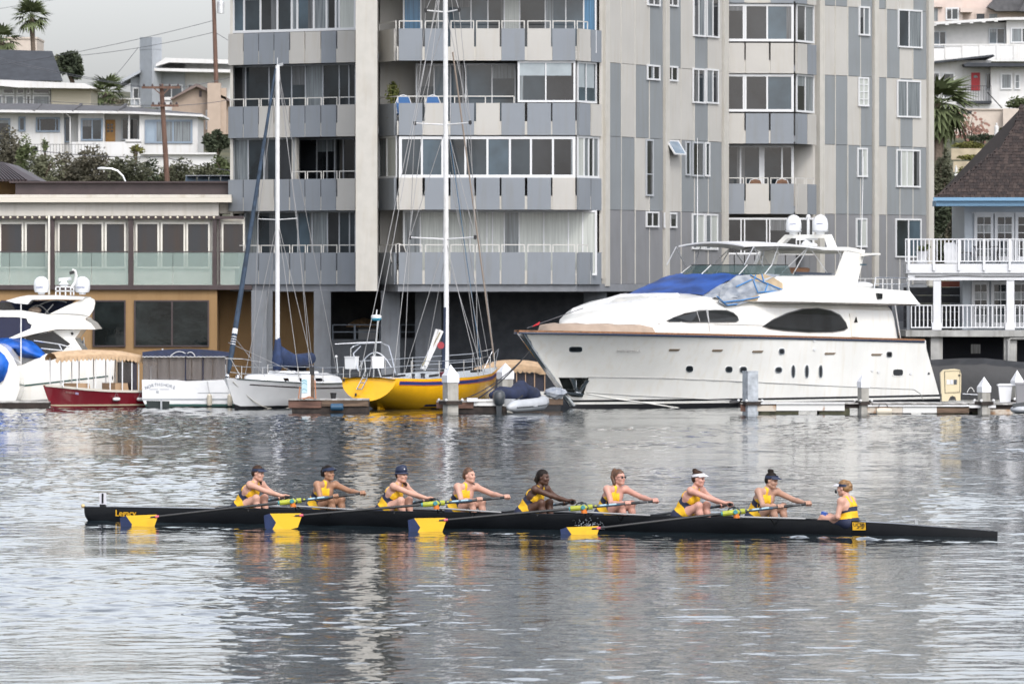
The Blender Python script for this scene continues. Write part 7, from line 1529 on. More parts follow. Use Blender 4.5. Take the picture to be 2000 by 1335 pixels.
for px, lb in ((1886, 'dark scrolled metal chair facing the patio table near the white armchair'), (1958, 'dark scrolled metal chair facing the patio table near the glazed doors')):
    t = thing('patio_chair', lb, 'chair', P(px, 514, 241.3), group='metal chairs on the balcony'); c = P(px, 514, 241.3); sg = 1 if px < 1920 else -1
    mb = MB(); mb.box(c.x - .2, c.x + .2, c.y - .2, c.y + .2, c.z + .36, c.z + .39); obj('seat', mb, iron, t); tubes(t, 'backrest', iron, [[c + Vector((-sg * .2, yy, .37)), c + Vector((-sg * .26, yy, .6)), c + Vector((-sg * .34, yy, .84))] for yy in (-.18, -.06, .06, .18)] + [[c + Vector((-sg * .34, -.19, .84)), c + Vector((-sg * .34, .19, .84))]], .016, 5)
    for sx in (-.18, .18):
        for sy in (-.17, .17): tubes(t, 'leg', iron, [[c + Vector((sx, sy, .37)), c + Vector((sx * 1.3, sy, .18)), c + Vector((sx * 1.05, sy, 0))]], .014, 5)
# plants on the apartment balcony
bm_ = thing('potted_bamboo', 'tall potted bamboo in the corner of the bay balcony beside a blue chair', 'plant', (bay.at(768, -.9).x, bay.at(768, -.9).y, ZT[7] - .8)); c = Vector(_wloc[bm_.name]); mb = MB(); mb.lathe([(.16, 0), (.2, .3), (.22, .34), (.17, .33)], c, 12); obj('pot', mb, mat('grey_pot', (.25, .25, .24), .8), bm_)
mb = MB(); rr = random.Random(12)
for k in range(12): a = rr.uniform(0, 6.28); mb.tube([c + Vector((0, 0, .3)), c + Vector((.1 * math.cos(a), .1 * math.sin(a), .9)), c + Vector((.22 * math.cos(a), .2 * math.sin(a), 1.45))], [.012, .01, .006], 4)
obj('stem', mb, mat('bamboo_stem', (.2, .2, .07), .7), bm_, fix=False); mb = MB(); foliage(mb, c + Vector((0, 0, 1.15)), (.26, .22, .48), 420, .07, rr, 10); obj('foliage', mb, leaf_mat('bamboo_leaves', (.18, .19, .06), (.06, .075, .025), 3), bm_, fix=False)

um = thing('thatched_umbrella', 'brown thatched umbrella in the dark opening under the apartment block', 'umbrella', P(708, 665, 240.2)); mb = MB(); mb.lathe([(.62, 0), (.58, .09), (.3, .24), (.03, .32)], P(710, 638, 240.2), 18); obj('canopy', mb, mat('straw_thatch', (.20, .125, .06), .95, var=.5, vscale=14, bump=.8), um, smooth=True); mb = MB(); mb.tube([P(710, 637, 240.2), P(710, 700, 240.2)], .03, 6); obj('pole', mb, wood_dark, um)
ck = thing('outdoor_cabinet', 'pale cabinet with a dark lid behind the terrace rail under the apartment block', 'cabinet', P(716, 680, 239.4)); fb(ck, 'body', mat('dull_white', (.30, .31, .32), .6), 700, 736, 642, 690, 239.4, .7); fb(ck, 'lid', rubber, 699, 737, 639, 642, 239.3, .8)
# ---------------------------------------------------------------- rowing eight
def SWp(u, v, z): return BOW + U * u + V * v + Vector((0, 0, z))
def u_of(px, v=0.0):
    k = (px - CX) / F; a = BOW + V * v
    return (k * a.y - a.x) / (U.x - k * U.y)
def shell_pt(px, py, v):
    u = u_of(px, v); p = SWp(u, v, 0); return SWp(u, v, ZW(py, p.y))
SL = SHELL_L
black_gloss = mat('black_carbon_hull', (.006, .0065, .008), .25, coat=.12, var=.3, vscale=2); carbon = mat('carbon_shaft', (.022, .022, .022), .35, var=.2, vscale=20); inner = mat('dark_cockpit', (.012, .012, .012), .7)
SH = thing('rowing_shell', 'long black racing eight with bow number 1 and yellow lettering', 'rowing boat', tuple(SWp(SL / 2, 0, 0)))
UC0, UC1 = u_of(432), u_of(1684)
def sz(u): return interp([(0, .235), (.6, .245), (3, .25), (8, .25), (12, .235), (UC1, .215), (UC1 + .5, .20), (SL, .085)], u)
def sb(u):
    t = u / SL; return .015 + .275 * max(0, 1 - abs(2 * (t - .47)) ** 2.3) ** .9 if 0 < t < 1 else .012
us = [0, .03, .08, .15, .3, .6, 1, 1.5, 2, 2.6, 3.4] + [4 + k for k in range(10)] + [14, 14.5, 15, 15.5, 16, 16.4, SL]
secs = []
for u in us:
    b, t = sb(u), sz(u); dz = -.16 * min(1, u / 1.2 + .1) if u < 15 else -.16 + .12 * (u - 15) / (SL - 15); 
    if u < .3: dz = .02 - .11 * (u / .3) + .10 * max(0, 1 - u / .06)
    row = []
    for k in range(9):
        a = k / 8 * math.pi / 2; row.append((b * math.cos(a) ** .7 if k < 8 else 0.0, t - (t - dz) * math.sin(a) ** 1.4))
    secs.append([SWp(u, x, z) for x, z in row] + [SWp(u, -x, z) for x, z in row[-2::-1]])
mb = MB(); mb.loft(secs); mb.add(secs[0], [tuple(range(len(secs[0])))]); mb.add(secs[-1], [tuple(range(len(secs[-1])))]); obj('hull', mb, black_gloss, SH, smooth=50)
for nm, ulist in (('bow_deck', [u for u in us if u <= UC0] + [UC0]), ('stern_deck', [UC1] + [u for u in us if u >= UC1])):
    mb = MB(); mb.loft([[SWp(u, sb(u), sz(u)), SWp(u, 0, sz(u) + .012), SWp(u, -sb(u), sz(u))] for u in ulist]); obj(nm, mb, black_gloss, SH, fix=False)
ui = [UC0] + [u for u in us if UC0 < u < UC1] + [UC1]
mb = MB(); mb.loft([[SWp(u, sb(u) - .01, sz(u)), SWp(u, sb(u) - .05, sz(u) - .10), SWp(u, -sb(u) + .05, sz(u) - .10), SWp(u, -sb(u) + .01, sz(u))] for u in ui]); obj('cockpit', mb, inner, SH, fix=False)
for sd in (1, -1):
    mb = MB(); mb.tube([SWp(u, sd * (sb(u) - .01), sz(u) + .006) for u in ui], .012, 5); obj('gunwale', mb, black_gloss, SH, fix=False)
mb = MB(); mb.ball(SWp(-.03, 0, .245), .035, n=10); obj('bow_ball', mb, mat('cream_rubber', (.6, .45, .22), .5), SH, smooth='all')
un = u_of(201); mb = MB(); c = SWp(un, 0, sz(un)); mb.bar(c - U * .05 + Vector((0, 0, .015)), c + U * .05 + Vector((0, 0, .015)), .05, .05); obj('number_clip', mb, rubber, SH)
mb = MB(); mb.prism([shell_pt(x, y, 0) for x, y in ((194.5, 962), (207.5, 962), (207.5, 985), (194.5, 985))], V * .006); bc = obj('number_card', mb, mat('white_card', (.68, .68, .72), .5), SH)
pc = shell_pt(201, 973.5, 0); write(bc, '1', pc + V * .011, U, .22, mat('black_ink', (.01, .01, .012), .6), bold=.006)
def hull_at(px, py, off=.006):
    v_ = .2
    for _ in range(25):
        u = u_of(px, v_); v_ = .5 * v_ + .5 * (sb(u) + off)
    return shell_pt(px, py, v_)
ylw = mat('golden_lettering', (.62, .33, .01), .5)
write(SH, 'Legacy', hull_at(246, 1002, .004) + V * .012, U, .15, ylw, bold=.002)
# sponsor plate near the cox
pts = [hull_at(x, y, .004) for x, y in ((1665.5, 1019), (1691, 1020), (1691.5, 1034.5), (1666, 1034.5))]; mb = MB(); mb.prism([p + V * .01 for p in pts], V * .004); pl = obj('yellow_plate', mb, mat('golden_plate', (.66, .37, .01), .5), SH)
c = sum(pts, Vector()) / 4; write(pl, 'UCSB', c + V * .018 + Vector((0, 0, .022)), U, .082, mat('black_ink', (0, 0, 0)))
for dx in (-.045, .03): mb = MB(); q = c + V * .018 + U * dx + Vector((0, 0, -.035)); mb.prism([q, q + U * .035, q + U * .065 + Vector((0, 0, .026)), q + U * .03 + Vector((0, 0, .020))], V * .002); obj('wave_mark', mb, mat('black_ink', (0, 0, 0)), pl)
ur = u_of(1790); mb = MB(); c = SWp(ur, 0, sz(ur)); mb.bar(c, c + Vector((0, 0, .09)), .02, .04, up=U); mb.bar(c + Vector((0, 0, .10)) - U * .22, c + Vector((0, 0, .085)) + U * .06, .02, .012); obj('rudder_post', mb, alu, SH)
for px in (485, 770, 1050, 1330): mb = MB(); c = hull_at(px, 996 + (px - 485) * .0165, .003); mb.lathe([(.012, 0), (.012, .01)], c, 8, axis='y'); obj('hull_vent', mb, carbon, SH)

# ---- oars and riggers
gold = mat('blade_yellow', (.72, .43, .006), .4, col2=(.60, .34, .006), vscale=3, coat=.2, fac=(.3, .45)); navyb = mat('blade_navy', (.012, .024, .075), .45, var=.25, vscale=8, spec=.25); lime = mat('lime_sleeve', (.36, .39, .03), .5, var=.2, vscale=12)
BL_Y = [(-60, 8.5), (-2, 4), (0, 0), (-10, -22), (-33, -26), (-61.5, -26.7), (-50, -9.7)]; BL_N = [(-72, 6), (-60, 8.5), (-50, -9.7), (-61.5, -26.7), (-72, -18)]
OARS = []
def oar(H, B, label, sgn=1):
    """H handle end, B where the shaft meets the blade"""
    t = thing('oar', label, 'oar', tuple(B), group='oars of the rowing eight'); d = (H - B).normalized(); L = (H - B).length
    mb = MB(); mb.tube([B - d * .12, B + d * .2, B + d * 1.2, H - d * .85], [.016, .019, .023, .023], 10); obj('shaft', mb, carbon, t, fix=False)
    mb = MB(); mb.tube([H - d * .86, H - d * .18], [.022, .02], 10); obj('inboard_shaft', mb, mat('grey_carbon', (.05, .05, .052), .4), t, fix=False)
    mb = MB(); mb.tube([H - d * .17, H], [.021, .021], 10); obj('grip', mb, rubber, t, fix=False); mb = MB(); mb.tube([H - d * .52, H - d * .30], [.024, .024], 10); obj('grip', mb, rubber, t, fix=False)
    pin = H - d * 1.20
    mb = MB(); mb.tube([pin - d * .23, pin - d * .22, pin + d * .13, pin + d * .135], [.03, .044, .044, .03], 10); obj('sleeve', mb, lime, t, fix=False)
    mb = MB(); mb.tube([pin - d * .25, pin - d * .225], [.035, .035], 10); obj('sleeve_end', mb, mat('teal_plastic', (.04, .22, .25), .5), t, fix=False)
    mb = MB(); mb.tube([pin + d * .22, pin + d * .58], [.0236, .0236], 10, cap=False); lb = obj('shaft_label', mb, mat('blue_label', (.03, .07, .11), .5), t, fix=False)
    for a, b in ((.17, .20), (.25, .36), (.40, .52)): m2 = MB(); m2.tube([pin + d * a + Vector((0, 0, .004)), pin + d * b + Vector((0, 0, .004))], .0225, 10, cap=False); obj('label_stripe', m2, mat('pale_label', (.30, .44, .50), .5) if a > .2 else lime, lb, fix=False)
    m2 = .00862; up = Vector((0, 0, 1)); nrm = d.cross(up).normalized(); upp = nrm.cross(d).normalized()
    if nrm.dot(V) < 0: nrm = -nrm
    for nm, poly_, m in (('blade', BL_Y, gold), ('blade_tip', BL_N, navyb)):
        mb = MB(); mb.prism([B + d * (x * m2) + upp * (y * m2) + nrm * (.04 * (x / 72) ** 2 * 1.0) for x, y in poly_], -nrm * .012); obj(nm, mb, m, t)
    mb = MB(); mb.tube([B - d * .04, B + d * .02], [.024, .02], 8); obj('blade_neck', mb, mat('pink_tape', (.6, .10, .14), .5), t, fix=False)
    mb = MB(); mb.tube([B - d * .38, B - d * .05], [.004, .014], 6); obj('blade_spine', mb, gold, t, fix=False)
    OARS.append((t, H, d, pin)); return t, d, pin
NEAR = [((714, 962.5), (308, 1008)), ((996, 970), (590, 1005.5)), ((1286, 977.5), (872, 1014.5)), ((1585, 982.5), (1170.5, 1030.5))]
ON = ['yellow and navy bladed oar nearest the Legacy lettering', 'yellow and navy bladed oar resting just below the first lime sleeve', 'yellow and navy bladed oar in the middle below the second lime sleeve', 'yellow and navy bladed oar half sunk with splashes round its blade']
def rigger(pin, sd, label, hip_u):
    t = thing('rigger', label, 'rigger', tuple(pin - Vector((0, 0, .08))), group='riggers of the rowing eight'); pu = (pin - BOW).dot(U); pv = (pin - BOW).dot(V)
    base = pin - Vector((0, 0, .075))
    for nm, a, b, r in (('main_stay', base, SWp(pu + .95, sd * sb(pu + .95), sz(pu) + .02), .015), ('back_stay', base + Vector((0, 0, .02)), SWp(pu - .12, sd * sb(pu), sz(pu) + .02), .012), ('top_stay', pin + Vector((0, 0, .07)), SWp(pu - .22, sd * sb(pu), sz(pu) + .0), .011), ('hook_stay', SWp(pu + .45, pv * .62, base.z - .005), SWp(pu + .42, sd * sb(pu), sz(pu) - .08), .011)):
        mb = MB(); mb.tube([a, b], r, 7); obj(nm, mb, mat('dull_aluminium', (.22, .225, .23), .45, metal=.4) if nm == 'main_stay' else carbon, t, fix=False)
    mb = MB(); mb.tube([base - Vector((0, 0, .02)), pin + Vector((0, 0, .08))], .012, 8); obj('pin', mb, steel, t, fix=False)
    ot = MB(); ot.lathe([(.02, -.03), (.05, -.03), (.05, .035), (.02, .035)], pin - Vector((0, 0, .062)), 10); obj('height_washer', ot, mat('orange_plastic', (.62, .17, .02), .5), t)
    mb = MB(); mb.tube([pin + Vector((0, 0, -.055)) + U * .03, pin + U * .075 + Vector((0, 0, .0)), pin + Vector((0, 0, .07)) + U * .02, pin - U * .055 + Vector((0, 0, .06)), pin - U * .06 - Vector((0, 0, .05))], .016, 6); obj('oarlock', mb, mat('dark_plastic', (.015, .03, .04), .4), t, fix=False)
    mb = MB(); mb.tube([pin + Vector((0, 0, .06)) + U * .02, pin + Vector((0, 0, .085)) - U * .05, pin + Vector((0, 0, .06)) - U * .13, pin - U * .17], .012, 5); obj('gate_strap', mb, rubber, t, fix=False)
    mb = MB(); mb.lathe([(.03, -.02), (.04, 0), (.03, .02)], pin + V * .045 * sd, 8, axis='y'); obj('blue_collar', mb, mat('teal_plastic', (0, 0, 0)), t)
hips = [467, 613, 748.5, 886.5, 1022, 1178, 1328, 1473]
RN = ['rigger below the first lime sleeve from the bow', 'rigger below the second lime sleeve from the bow', 'rigger below the third lime sleeve from the bow', 'rigger below the lime sleeve closest to the cox']
HANDLE = {}
for k, ((hx, hy), (bx, by)) in enumerate(NEAR):
    H = shell_pt(hx, hy, .20); B = shell_pt(bx, by, 1.75); t, d, pin = oar(H, B, ON[k]); rigger(pin, 1, RN[k], 0); HANDLE[2 * k + 1] = (H, d)
FN = ['oar on the far side held by the bow rower in a navy visor', 'oar on the far side held by the rower in the navy bucket hat', 'oar on the far side held by the rower with dark braids', 'oar on the far side held by the rower in the white visor']
FR = ['far side rigger of the bow rower', 'far side rigger of the rower in the navy bucket hat', 'far side rigger of the rower with dark braids', 'far side rigger of the rower in the white visor']
for k in range(4):
    hip = u_of(hips[2 * k]); H = SWp(hip + .86, -.16, .245 + .20); dd = Vector((0, 0, 0)); d3 = (U * .82 + V * .57 + Vector((0, 0, .055))).normalized()
    B = H - d3 * 3.55; B.z = max(B.z, .06) - .14
    t, d, pin = oar(H, B, FN[k]); rigger(pin, -1, FR[k], 0); HANDLE[2 * k] = (H, d)
# splash at the sunken blade
spl = MB(); rr = random.Random(2); bt = shell_pt(1135, 1040, 2.0)
for k in range(260):
    a = rr.gauss(0, 1); p = shell_pt(1120 + 34 * rr.random() + a * 3 + (20 if k % 5 == 0 else 0), 1030, 1.65) ; r_ = rr.uniform(.002, .006)
    p.z = .06 + abs(rr.gauss(0, .055)) + (.12 if k % 9 == 0 else 0) * rr.random(); p += V * rr.uniform(-.35, .1); spl.ball(p, r_, n=5)
o = obj('splash', spl, mat('splash_water', (.55, .60, .66), .1, spec=.6), None, smooth='all', fix=False); tag(o, 'white water splash thrown up round the half sunk yellow blade', 'splash', kind='stuff')
# ---------------------------------------------------------------- people (signed-distance bodies, meshed with surface nets)
class Grid:
    def __init__(s, lo, hi, h):
        s.lo = np.array(lo, float); s.h = h; s.n = np.ceil((np.array(hi) - s.lo) / h).astype(int) + 1; s.f = np.full(s.n, 1.0); s.ax = [s.lo[i] + h * np.arange(s.n[i]) for i in range(3)]
    def sub(s, lo, hi):
        a = np.clip(((np.array(lo) - s.lo) / s.h).astype(int), 0, s.n); b = np.clip(((np.array(hi) - s.lo) / s.h).astype(int) + 2, 0, s.n); sl = tuple(slice(a[i], b[i]) for i in range(3))
        return sl, np.meshgrid(*[s.ax[i][sl[i]] for i in range(3)], indexing='ij')
    def put(s, sl, d, k):
        a = s.f[sl]
        if k > 0: h = np.maximum(k - np.abs(a - d), 0) / k; s.f[sl] = np.minimum(a, d) - h * h * k * .25
        else: s.f[sl] = np.minimum(a, d)
    def cone(s, a, b, ra, rb, k=.03, sq=None):
        a = np.array(a, float); b = np.array(b, float); m = max(ra, rb) + .07; sl, (X, Y, Z) = s.sub(np.minimum(a, b) - m, np.maximum(a, b) + m)
        if 0 in X.shape: return
        d = b - a; L2 = max(d @ d, 1e-9); px, py, pz = X - a[0], Y - a[1], Z - a[2]; t = np.clip((px * d[0] + py * d[1] + pz * d[2]) / L2, 0, 1)
        s.put(sl, np.sqrt((px - t * d[0]) ** 2 + (py - t * d[1]) ** 2 + (pz - t * d[2]) ** 2) - (ra + (rb - ra) * t), k)
    def ell(s, c, r, k=.02, R=None, cut=False):
        c = np.array(c, float); r = np.array(r, float); m = r.max() + .06; sl, (X, Y, Z) = s.sub(c - m, c + m)
        if 0 in X.shape: return
        p = [X - c[0], Y - c[1], Z - c[2]]
        if R is not None: p = [R[0][i] * p[0] + R[1][i] * p[1] + R[2][i] * p[2] for i in range(3)]
        q = np.sqrt((p[0] / r[0]) ** 2 + (p[1] / r[1]) ** 2 + (p[2] / r[2]) ** 2); q2 = np.sqrt((p[0] / r[0] ** 2) ** 2 + (p[1] / r[1] ** 2) ** 2 + (p[2] / r[2] ** 2) ** 2) + 1e-6
        d = q * (q - 1) / q2
        if cut: h = np.maximum(k - np.abs(s.f[sl] + d), 0) / max(k, 1e-6); s.f[sl] = np.maximum(s.f[sl], -d) + h * h * k * .25
        else: s.put(sl, d, k)
    def mesh(s, f=None):
        f = s.f if f is None else f; n = s.n; I = f < 0
        c = sum(I[i:n[0] - 1 + i, j:n[1] - 1 + j, k:n[2] - 1 + k].astype(np.int8) for i in (0, 1) for j in (0, 1) for k in (0, 1)); act = (c > 0) & (c < 8); idx = np.full(act.shape, -1, int); cells = np.argwhere(act)
        if len(cells) == 0: return np.zeros((0, 3)), np.zeros((0, 4), int)
        idx[act] = np.arange(len(cells)); P_ = np.zeros((len(cells), 3)); W = np.zeros(len(cells)); x, y, z = cells.T
        cor = [(i, j, k) for i in (0, 1) for j in (0, 1) for k in (0, 1)]
        for a in cor:
            for ax in range(3):
                if a[ax]: continue
                b = list(a); b[ax] = 1; fa = f[x + a[0], y + a[1], z + a[2]]; fb_ = f[x + b[0], y + b[1], z + b[2]]; m = (fa < 0) != (fb_ < 0); t = np.where(m, fa / np.where(m, fa - fb_, 1), 0)
                for q in range(3): P_[:, q] += np.where(m, a[q] + (t if q == ax else 0), 0)
                W += m
        P_ = (cells + P_ / W[:, None]) * s.h + s.lo; F_ = []
        for ax in range(3):
            u, v = [(1, 2), (2, 0), (0, 1)][ax]; lo = [slice(None)] * 3; hi = [slice(None)] * 3; lo[ax] = slice(0, n[ax] - 1); hi[ax] = slice(1, n[ax]); ch = I[tuple(lo)] != I[tuple(hi)]; e = np.argwhere(ch); ok = (e[:, u] > 0) & (e[:, v] > 0) & (e[:, u] < n[u] - 1) & (e[:, v] < n[v] - 1); e = e[ok]
            def g(du, dv): w = e.copy(); w[:, u] += du; w[:, v] += dv; return idx[w[:, 0], w[:, 1], w[:, 2]]
            q = np.stack([g(-1, -1), g(0, -1), g(0, 0), g(-1, 0)], 1); ins = I[e[:, 0], e[:, 1], e[:, 2]]; q[~ins] = q[~ins][:, ::-1]; F_.append(q)
        return P_, np.vstack(F_)
def np_obj(name, vs, fs, mats, parent, mi=None):
    me = bpy.data.meshes.new(name); me.vertices.add(len(vs)); me.vertices.foreach_set('co', np.asarray(vs, float).ravel()); me.loops.add(fs.size); me.loops.foreach_set('vertex_index', fs.ravel()); me.polygons.add(len(fs)); me.polygons.foreach_set('loop_start', np.arange(0, fs.size, 4)); me.polygons.foreach_set('loop_total', np.full(len(fs), 4)); me.polygons.foreach_set('use_smooth', np.ones(len(fs), bool))
    for m in mats: me.materials.append(m)
    if mi is not None: me.polygons.foreach_set('material_index', mi.astype(np.int32))
    me.update(calc_edges=True); o = bpy.data.objects.new(name, me); COL.objects.link(o); o.parent = parent; _wloc[o.name] = _wloc[parent.name]; return o
def skinm(n, c): return mat(n, c, .48, col2=tuple(x * .86 for x in c), vscale=9, spec=.35)
SK = {'fair': skinm('fair_skin', (.57, .325, .245)), 'pink': skinm('rosy_skin', (.56, .30, .235)), 'tan': skinm('tan_skin', (.36, .195, .12)), 'olive': skinm('olive_skin', (.45, .265, .19)), 'dark': skinm('dark_brown_skin', (.085, .042, .028))}
SUIT = mat('yellow_unisuit', (.74, .43, .012), .7, var=.10, vscale=14, bump=.35, bscale=30); SNAVY = mat('navy_unisuit', (.014, .020, .050), .7)
LIP = {'fair': mat('rosy_lips', (.45, .15, .13), .45), 'dark': mat('dark_lips', (.20, .075, .06), .45)}
HAIRM = {'brown': mat('brown_hair', (.045, .024, .014), .65, var=.5, vscale=22, spec=.25), 'dark': mat('dark_hair', (.014, .010, .008), .65, var=.4, vscale=22, spec=.2), 'blonde': mat('blonde_hair', (.30, .17, .07), .5, col2=(.14, .075, .03), vscale=26), 'auburn': mat('auburn_hair', (.12, .055, .025), .5, col2=(.05, .024, .012), vscale=22)}
VNAVY = mat('navy_visor', (.012, .020, .052), .6); VWHITE = mat('white_visor', (.68, .67, .70), .6); EYE = mat('dark_eye', (.02, .015, .012), .3)
def rotz(a): c, s = math.cos(a), math.sin(a); return np.array([[c, -s, 0], [s, c, 0], [0, 0, 1]])
def roty(a): c, s = math.cos(a), math.sin(a); return np.array([[c, 0, s], [0, 1, 0], [-s, 0, c]])      # a > 0 tips the face down
def rotx(a): c, s = math.cos(a), math.sin(a); return np.array([[1, 0, 0], [0, c, -s], [0, s, c]])
def person(label, u0, z0, sgn, J, skin='fair', hair='brown', style='bun', hat=None, yaw=0., pitch=.1, roll=0., glasses=False, lips=True, group=None, v0=0., mouth=.0):
    """J: joints in metres, x ahead of the hips, y towards the shell's port side, z up"""
    base = SWp(u0, v0, z0); t = thing('person', label, 'person', tuple(base), group); t.rotation_euler = (0, 0, 0)
    A = np.array(U * sgn); Bv = np.array(V * sgn); M = np.stack([A, Bv, np.array((0, 0, 1.0))], 1)   # local -> world
    def W(p): return (M @ np.asarray(p, float).T).T
    S = {k: np.array(v, float) for k, v in J.items()}
    hip, sh, hd = S['hip'], S['chest'], S['head']
    sp = sh - hip; L = np.linalg.norm(sp); ax = sp / L; lat = S['shR'] - S['shL']; lat = lat / np.linalg.norm(lat); frt = np.cross(lat, ax); frt = frt / np.linalg.norm(frt)
    if frt[0] < 0: frt = -frt
    allp = np.array(list(S.values())); lo, hi = allp.min(0) - .2, allp.max(0) + .2; hi[2] = sh[2] + .16
    def torso(g, grow=0.0):
        k = .05
        g.cone(hip + [0, -.075, .0], hip + [0, .075, .0], .112 + grow, .112 + grow, k)
        w = hip + sp * .42 - frt * .012; c = hip + sp * .76
        for s_ in (-1, 1):
            g.cone(hip + lat * .055 * s_ + ax * .03, w + lat * .045 * s_, .104 + grow, .092 + grow, k); g.cone(w + lat * .045 * s_, c + lat * .068 * s_ + frt * .004, .092 + grow, .106 + grow, k)
            g.ell(c + lat * .068 * s_ + frt * .072 - ax * .035, [.05 + grow] * 3, .04)
            g.cone(c + lat * .068 * s_, sh + lat * .075 * s_ - ax * .02, .095 + grow, .055 + grow, k)
    g = Grid(lo, hi, .0115); torso(g)
    neck0 = sh + ax * .01; R = rotz(yaw) @ roty(pitch) @ rotx(roll); hb = hd + R @ np.array([-.025, 0, -.085])
    for s_, n in ((1, 'R'), (-1, 'L')):
        s0, e, w = S['sh' + n], S['el' + n], S['wr' + n]
        g.cone(sh + lat * .06 * s_ + ax * .012, s0, .052, .054, .04); g.ell(s0, [.061] * 3, .035); g.cone(s0, e, .053, .042, .03); mid = e + (w - e) * .3; g.cone(e, mid, .042, .043, .02); g.cone(mid, w, .043, .027, .02)
        h0, kn, an = S['hp' + n], S['kn' + n], S['an' + n]; mt = h0 + (kn - h0) * .4
        g.cone(h0, mt, .088, .080, .04); g.cone(mt, kn, .080, .054, .03); g.ell(kn + [.006, 0, .006], [.056] * 3, .03); ml = kn + (an - kn) * .32 + np.array([-.02, 0, 0]); g.cone(kn, ml, .050, .055, .03); g.cone(ml, an, .055, .035, .03); g.cone(an, an + [.09, 0, -.03], .036, .03, .02)
    g.cone(neck0 - ax * .03, hb, .058, .050, .04)
    for s_ in (-1, 1): g.cone(sh + lat * .09 * s_, neck0 + (hb - neck0) * .45, .034, .036, .04)
    V_, F_ = g.mesh(); parts = [(V_, F_)]
    # head
    def hg(res, pad): return Grid(hd - .17 - pad, hd + .17 + pad, res)
    H = lambda p: hd + R @ np.array(p, float)
    g2 = hg(.0062, 0); Rl = R
    g2.ell(H((-.012, 0, .022)), (.098, .076, .098), .02, Rl); g2.ell(H((.030, 0, -.045)), (.066, .058, .078), .03, Rl); g2.ell(H((.066, 0, -.104)), (.022, .026, .02), .025, Rl); g2.cone(H((-.0, -.05, -.075)), H((.06, -.018, -.10)), .018, .018, .03); g2.cone(H((-.0, .05, -.075)), H((.06, .018, -.10)), .018, .018, .03)
    g2.cone(H((.08, -.03, .020)), H((.08, .03, .020)), .012, .012, .02); g2.cone(H((.088, 0, .008)), H((.108, 0, -.030)), .007, .012, .012); g2.cone(H((.096, -.013, -.034)), H((.096, .013, -.034)), .009, .009, .008)
    for s_ in (-1, 1): g2.ell(H((.092, .031 * s_, -.003)), (.016, .017, .011), .008, Rl, cut=True); g2.ell(H((.058, .04 * s_, -.035)), (.03, .024, .026), .02, Rl); g2.ell(H((-.006, .078 * s_, -.012)), (.02, .009, .031), .008, Rl)
    g2.cone(H((.090, -.017, -.062)), H((.090, .017, -.062)), .0075, .0075, .008); g2.cone(H((.086, -.015, -.075)), H((.086, .015, -.075)), .008, .008, .008); g2.ell(H((.099, 0, -.0685)), (.01, .02, .003 + mouth), .003, Rl, cut=True)
    g2.cone(H((-.02, 0, -.06)), hb + (neck0 - hb) * .4, .052, .050, .03)
    parts.append(g2.mesh())
    # hands: palm, four curled fingers, thumb round the handle
    for n in 'RL':
        if 'gr' + n not in S: continue
        gr, w = S['gr' + n], S['wr' + n]; ha = S['ha']; ha = ha / np.linalg.norm(ha); fw = gr - w; fw = fw - ha * (fw @ ha) * .7; fw = fw / np.linalg.norm(fw); up = np.cross(ha, fw); up = up / np.linalg.norm(up)
        if up[2] < 0: up = -up
        g3 = Grid(gr - .14, gr + .14, .0055); pc = gr - fw * .045 + up * .026
        for q in (-.03, -.01, .01, .03): g3.cone(w + ha * q * .5, pc + ha * q, .021, .0155, .015)
        for q, l in ((-.036, .9), (-.012, 1.0), (.012, 1.03), (.036, .95)):
            a = pc + ha * q; b = gr + ha * q + up * .034 + fw * .012 * l; c = gr + ha * q + fw * .036 * l + up * .004; d = gr + ha * q * .96 + fw * .010 - up * .034 * l
            g3.cone(a, b, .0125, .0115, .006); g3.cone(b, c, .0115, .0105, .004); g3.cone(c, d, .0105, .0085, .004)
        ts = -1 if n == 'R' else 1; a = w + (pc - w) * .4 + ha * .03 * ts; b = gr + ha * .052 * ts - fw * .02 - up * .012; c = gr + ha * .030 * ts - up * .034 + fw * .005
        g3.cone(a, b, .016, .013, .01); g3.cone(b, c, .013, .0095, .004); parts.append(g3.mesh())
    o = 0; vs, fs = [], []
    for a, b in parts: vs.append(a); fs.append(b + o); o += len(a)
    vs = np.vstack(vs); fs = np.vstack(fs); np_obj('body', W(vs), fs, [SK[skin]], t)
    # unisuit: the torso grown by its cloth, cut at neckline, armholes and mid thigh
    gs = Grid(np.minimum(hip, sh) - .24, np.maximum(hip, sh) + .22, .0086); torso(gs, .007)
    for s_, n in ((1, 'R'), (-1, 'L')):
        gs.cone(sh + lat * .06 * s_ + ax * .012, S['sh' + n], .058, .058, .04); gs.cone(sh + lat * .09 * s_, neck0 + (hb - neck0) * .45, .043, .045, .04)
    for n in 'RL': gs.cone(S['hp' + n], S['hp' + n] + (S['kn' + n] - S['hp' + n]) * .40, .096, .088, .04)
    X = np.stack(np.meshgrid(*gs.ax, indexing='ij'), -1) - hip; T = X @ ax / L; Lt = X @ lat; Fr = X @ frt
    thd = np.minimum(*[np.linalg.norm(X + hip - S['hp' + n], axis=-1) for n in 'RL']); reg = np.where(T < .25, np.where((X + hip)[..., 2] > -9, thd - .20, 0), -1)
    top = np.where(Fr > 0, .93 + .8 * np.minimum(np.abs(Lt), .06), .90); strap = np.maximum(np.abs(np.abs(Lt) - .066) - .027, T * L - L * 1.2); body_top = np.maximum((T - top) * L, np.abs(Lt) - .135); cutt = np.minimum(body_top, strap)
    arm = np.maximum.reduce([.102 - np.linalg.norm(X + hip - S['shR'] + ax * .05 + frt * .035, axis=-1), .102 - np.linalg.norm(X + hip - S['shL'] + ax * .05 + frt * .035, axis=-1)]) if True else 0
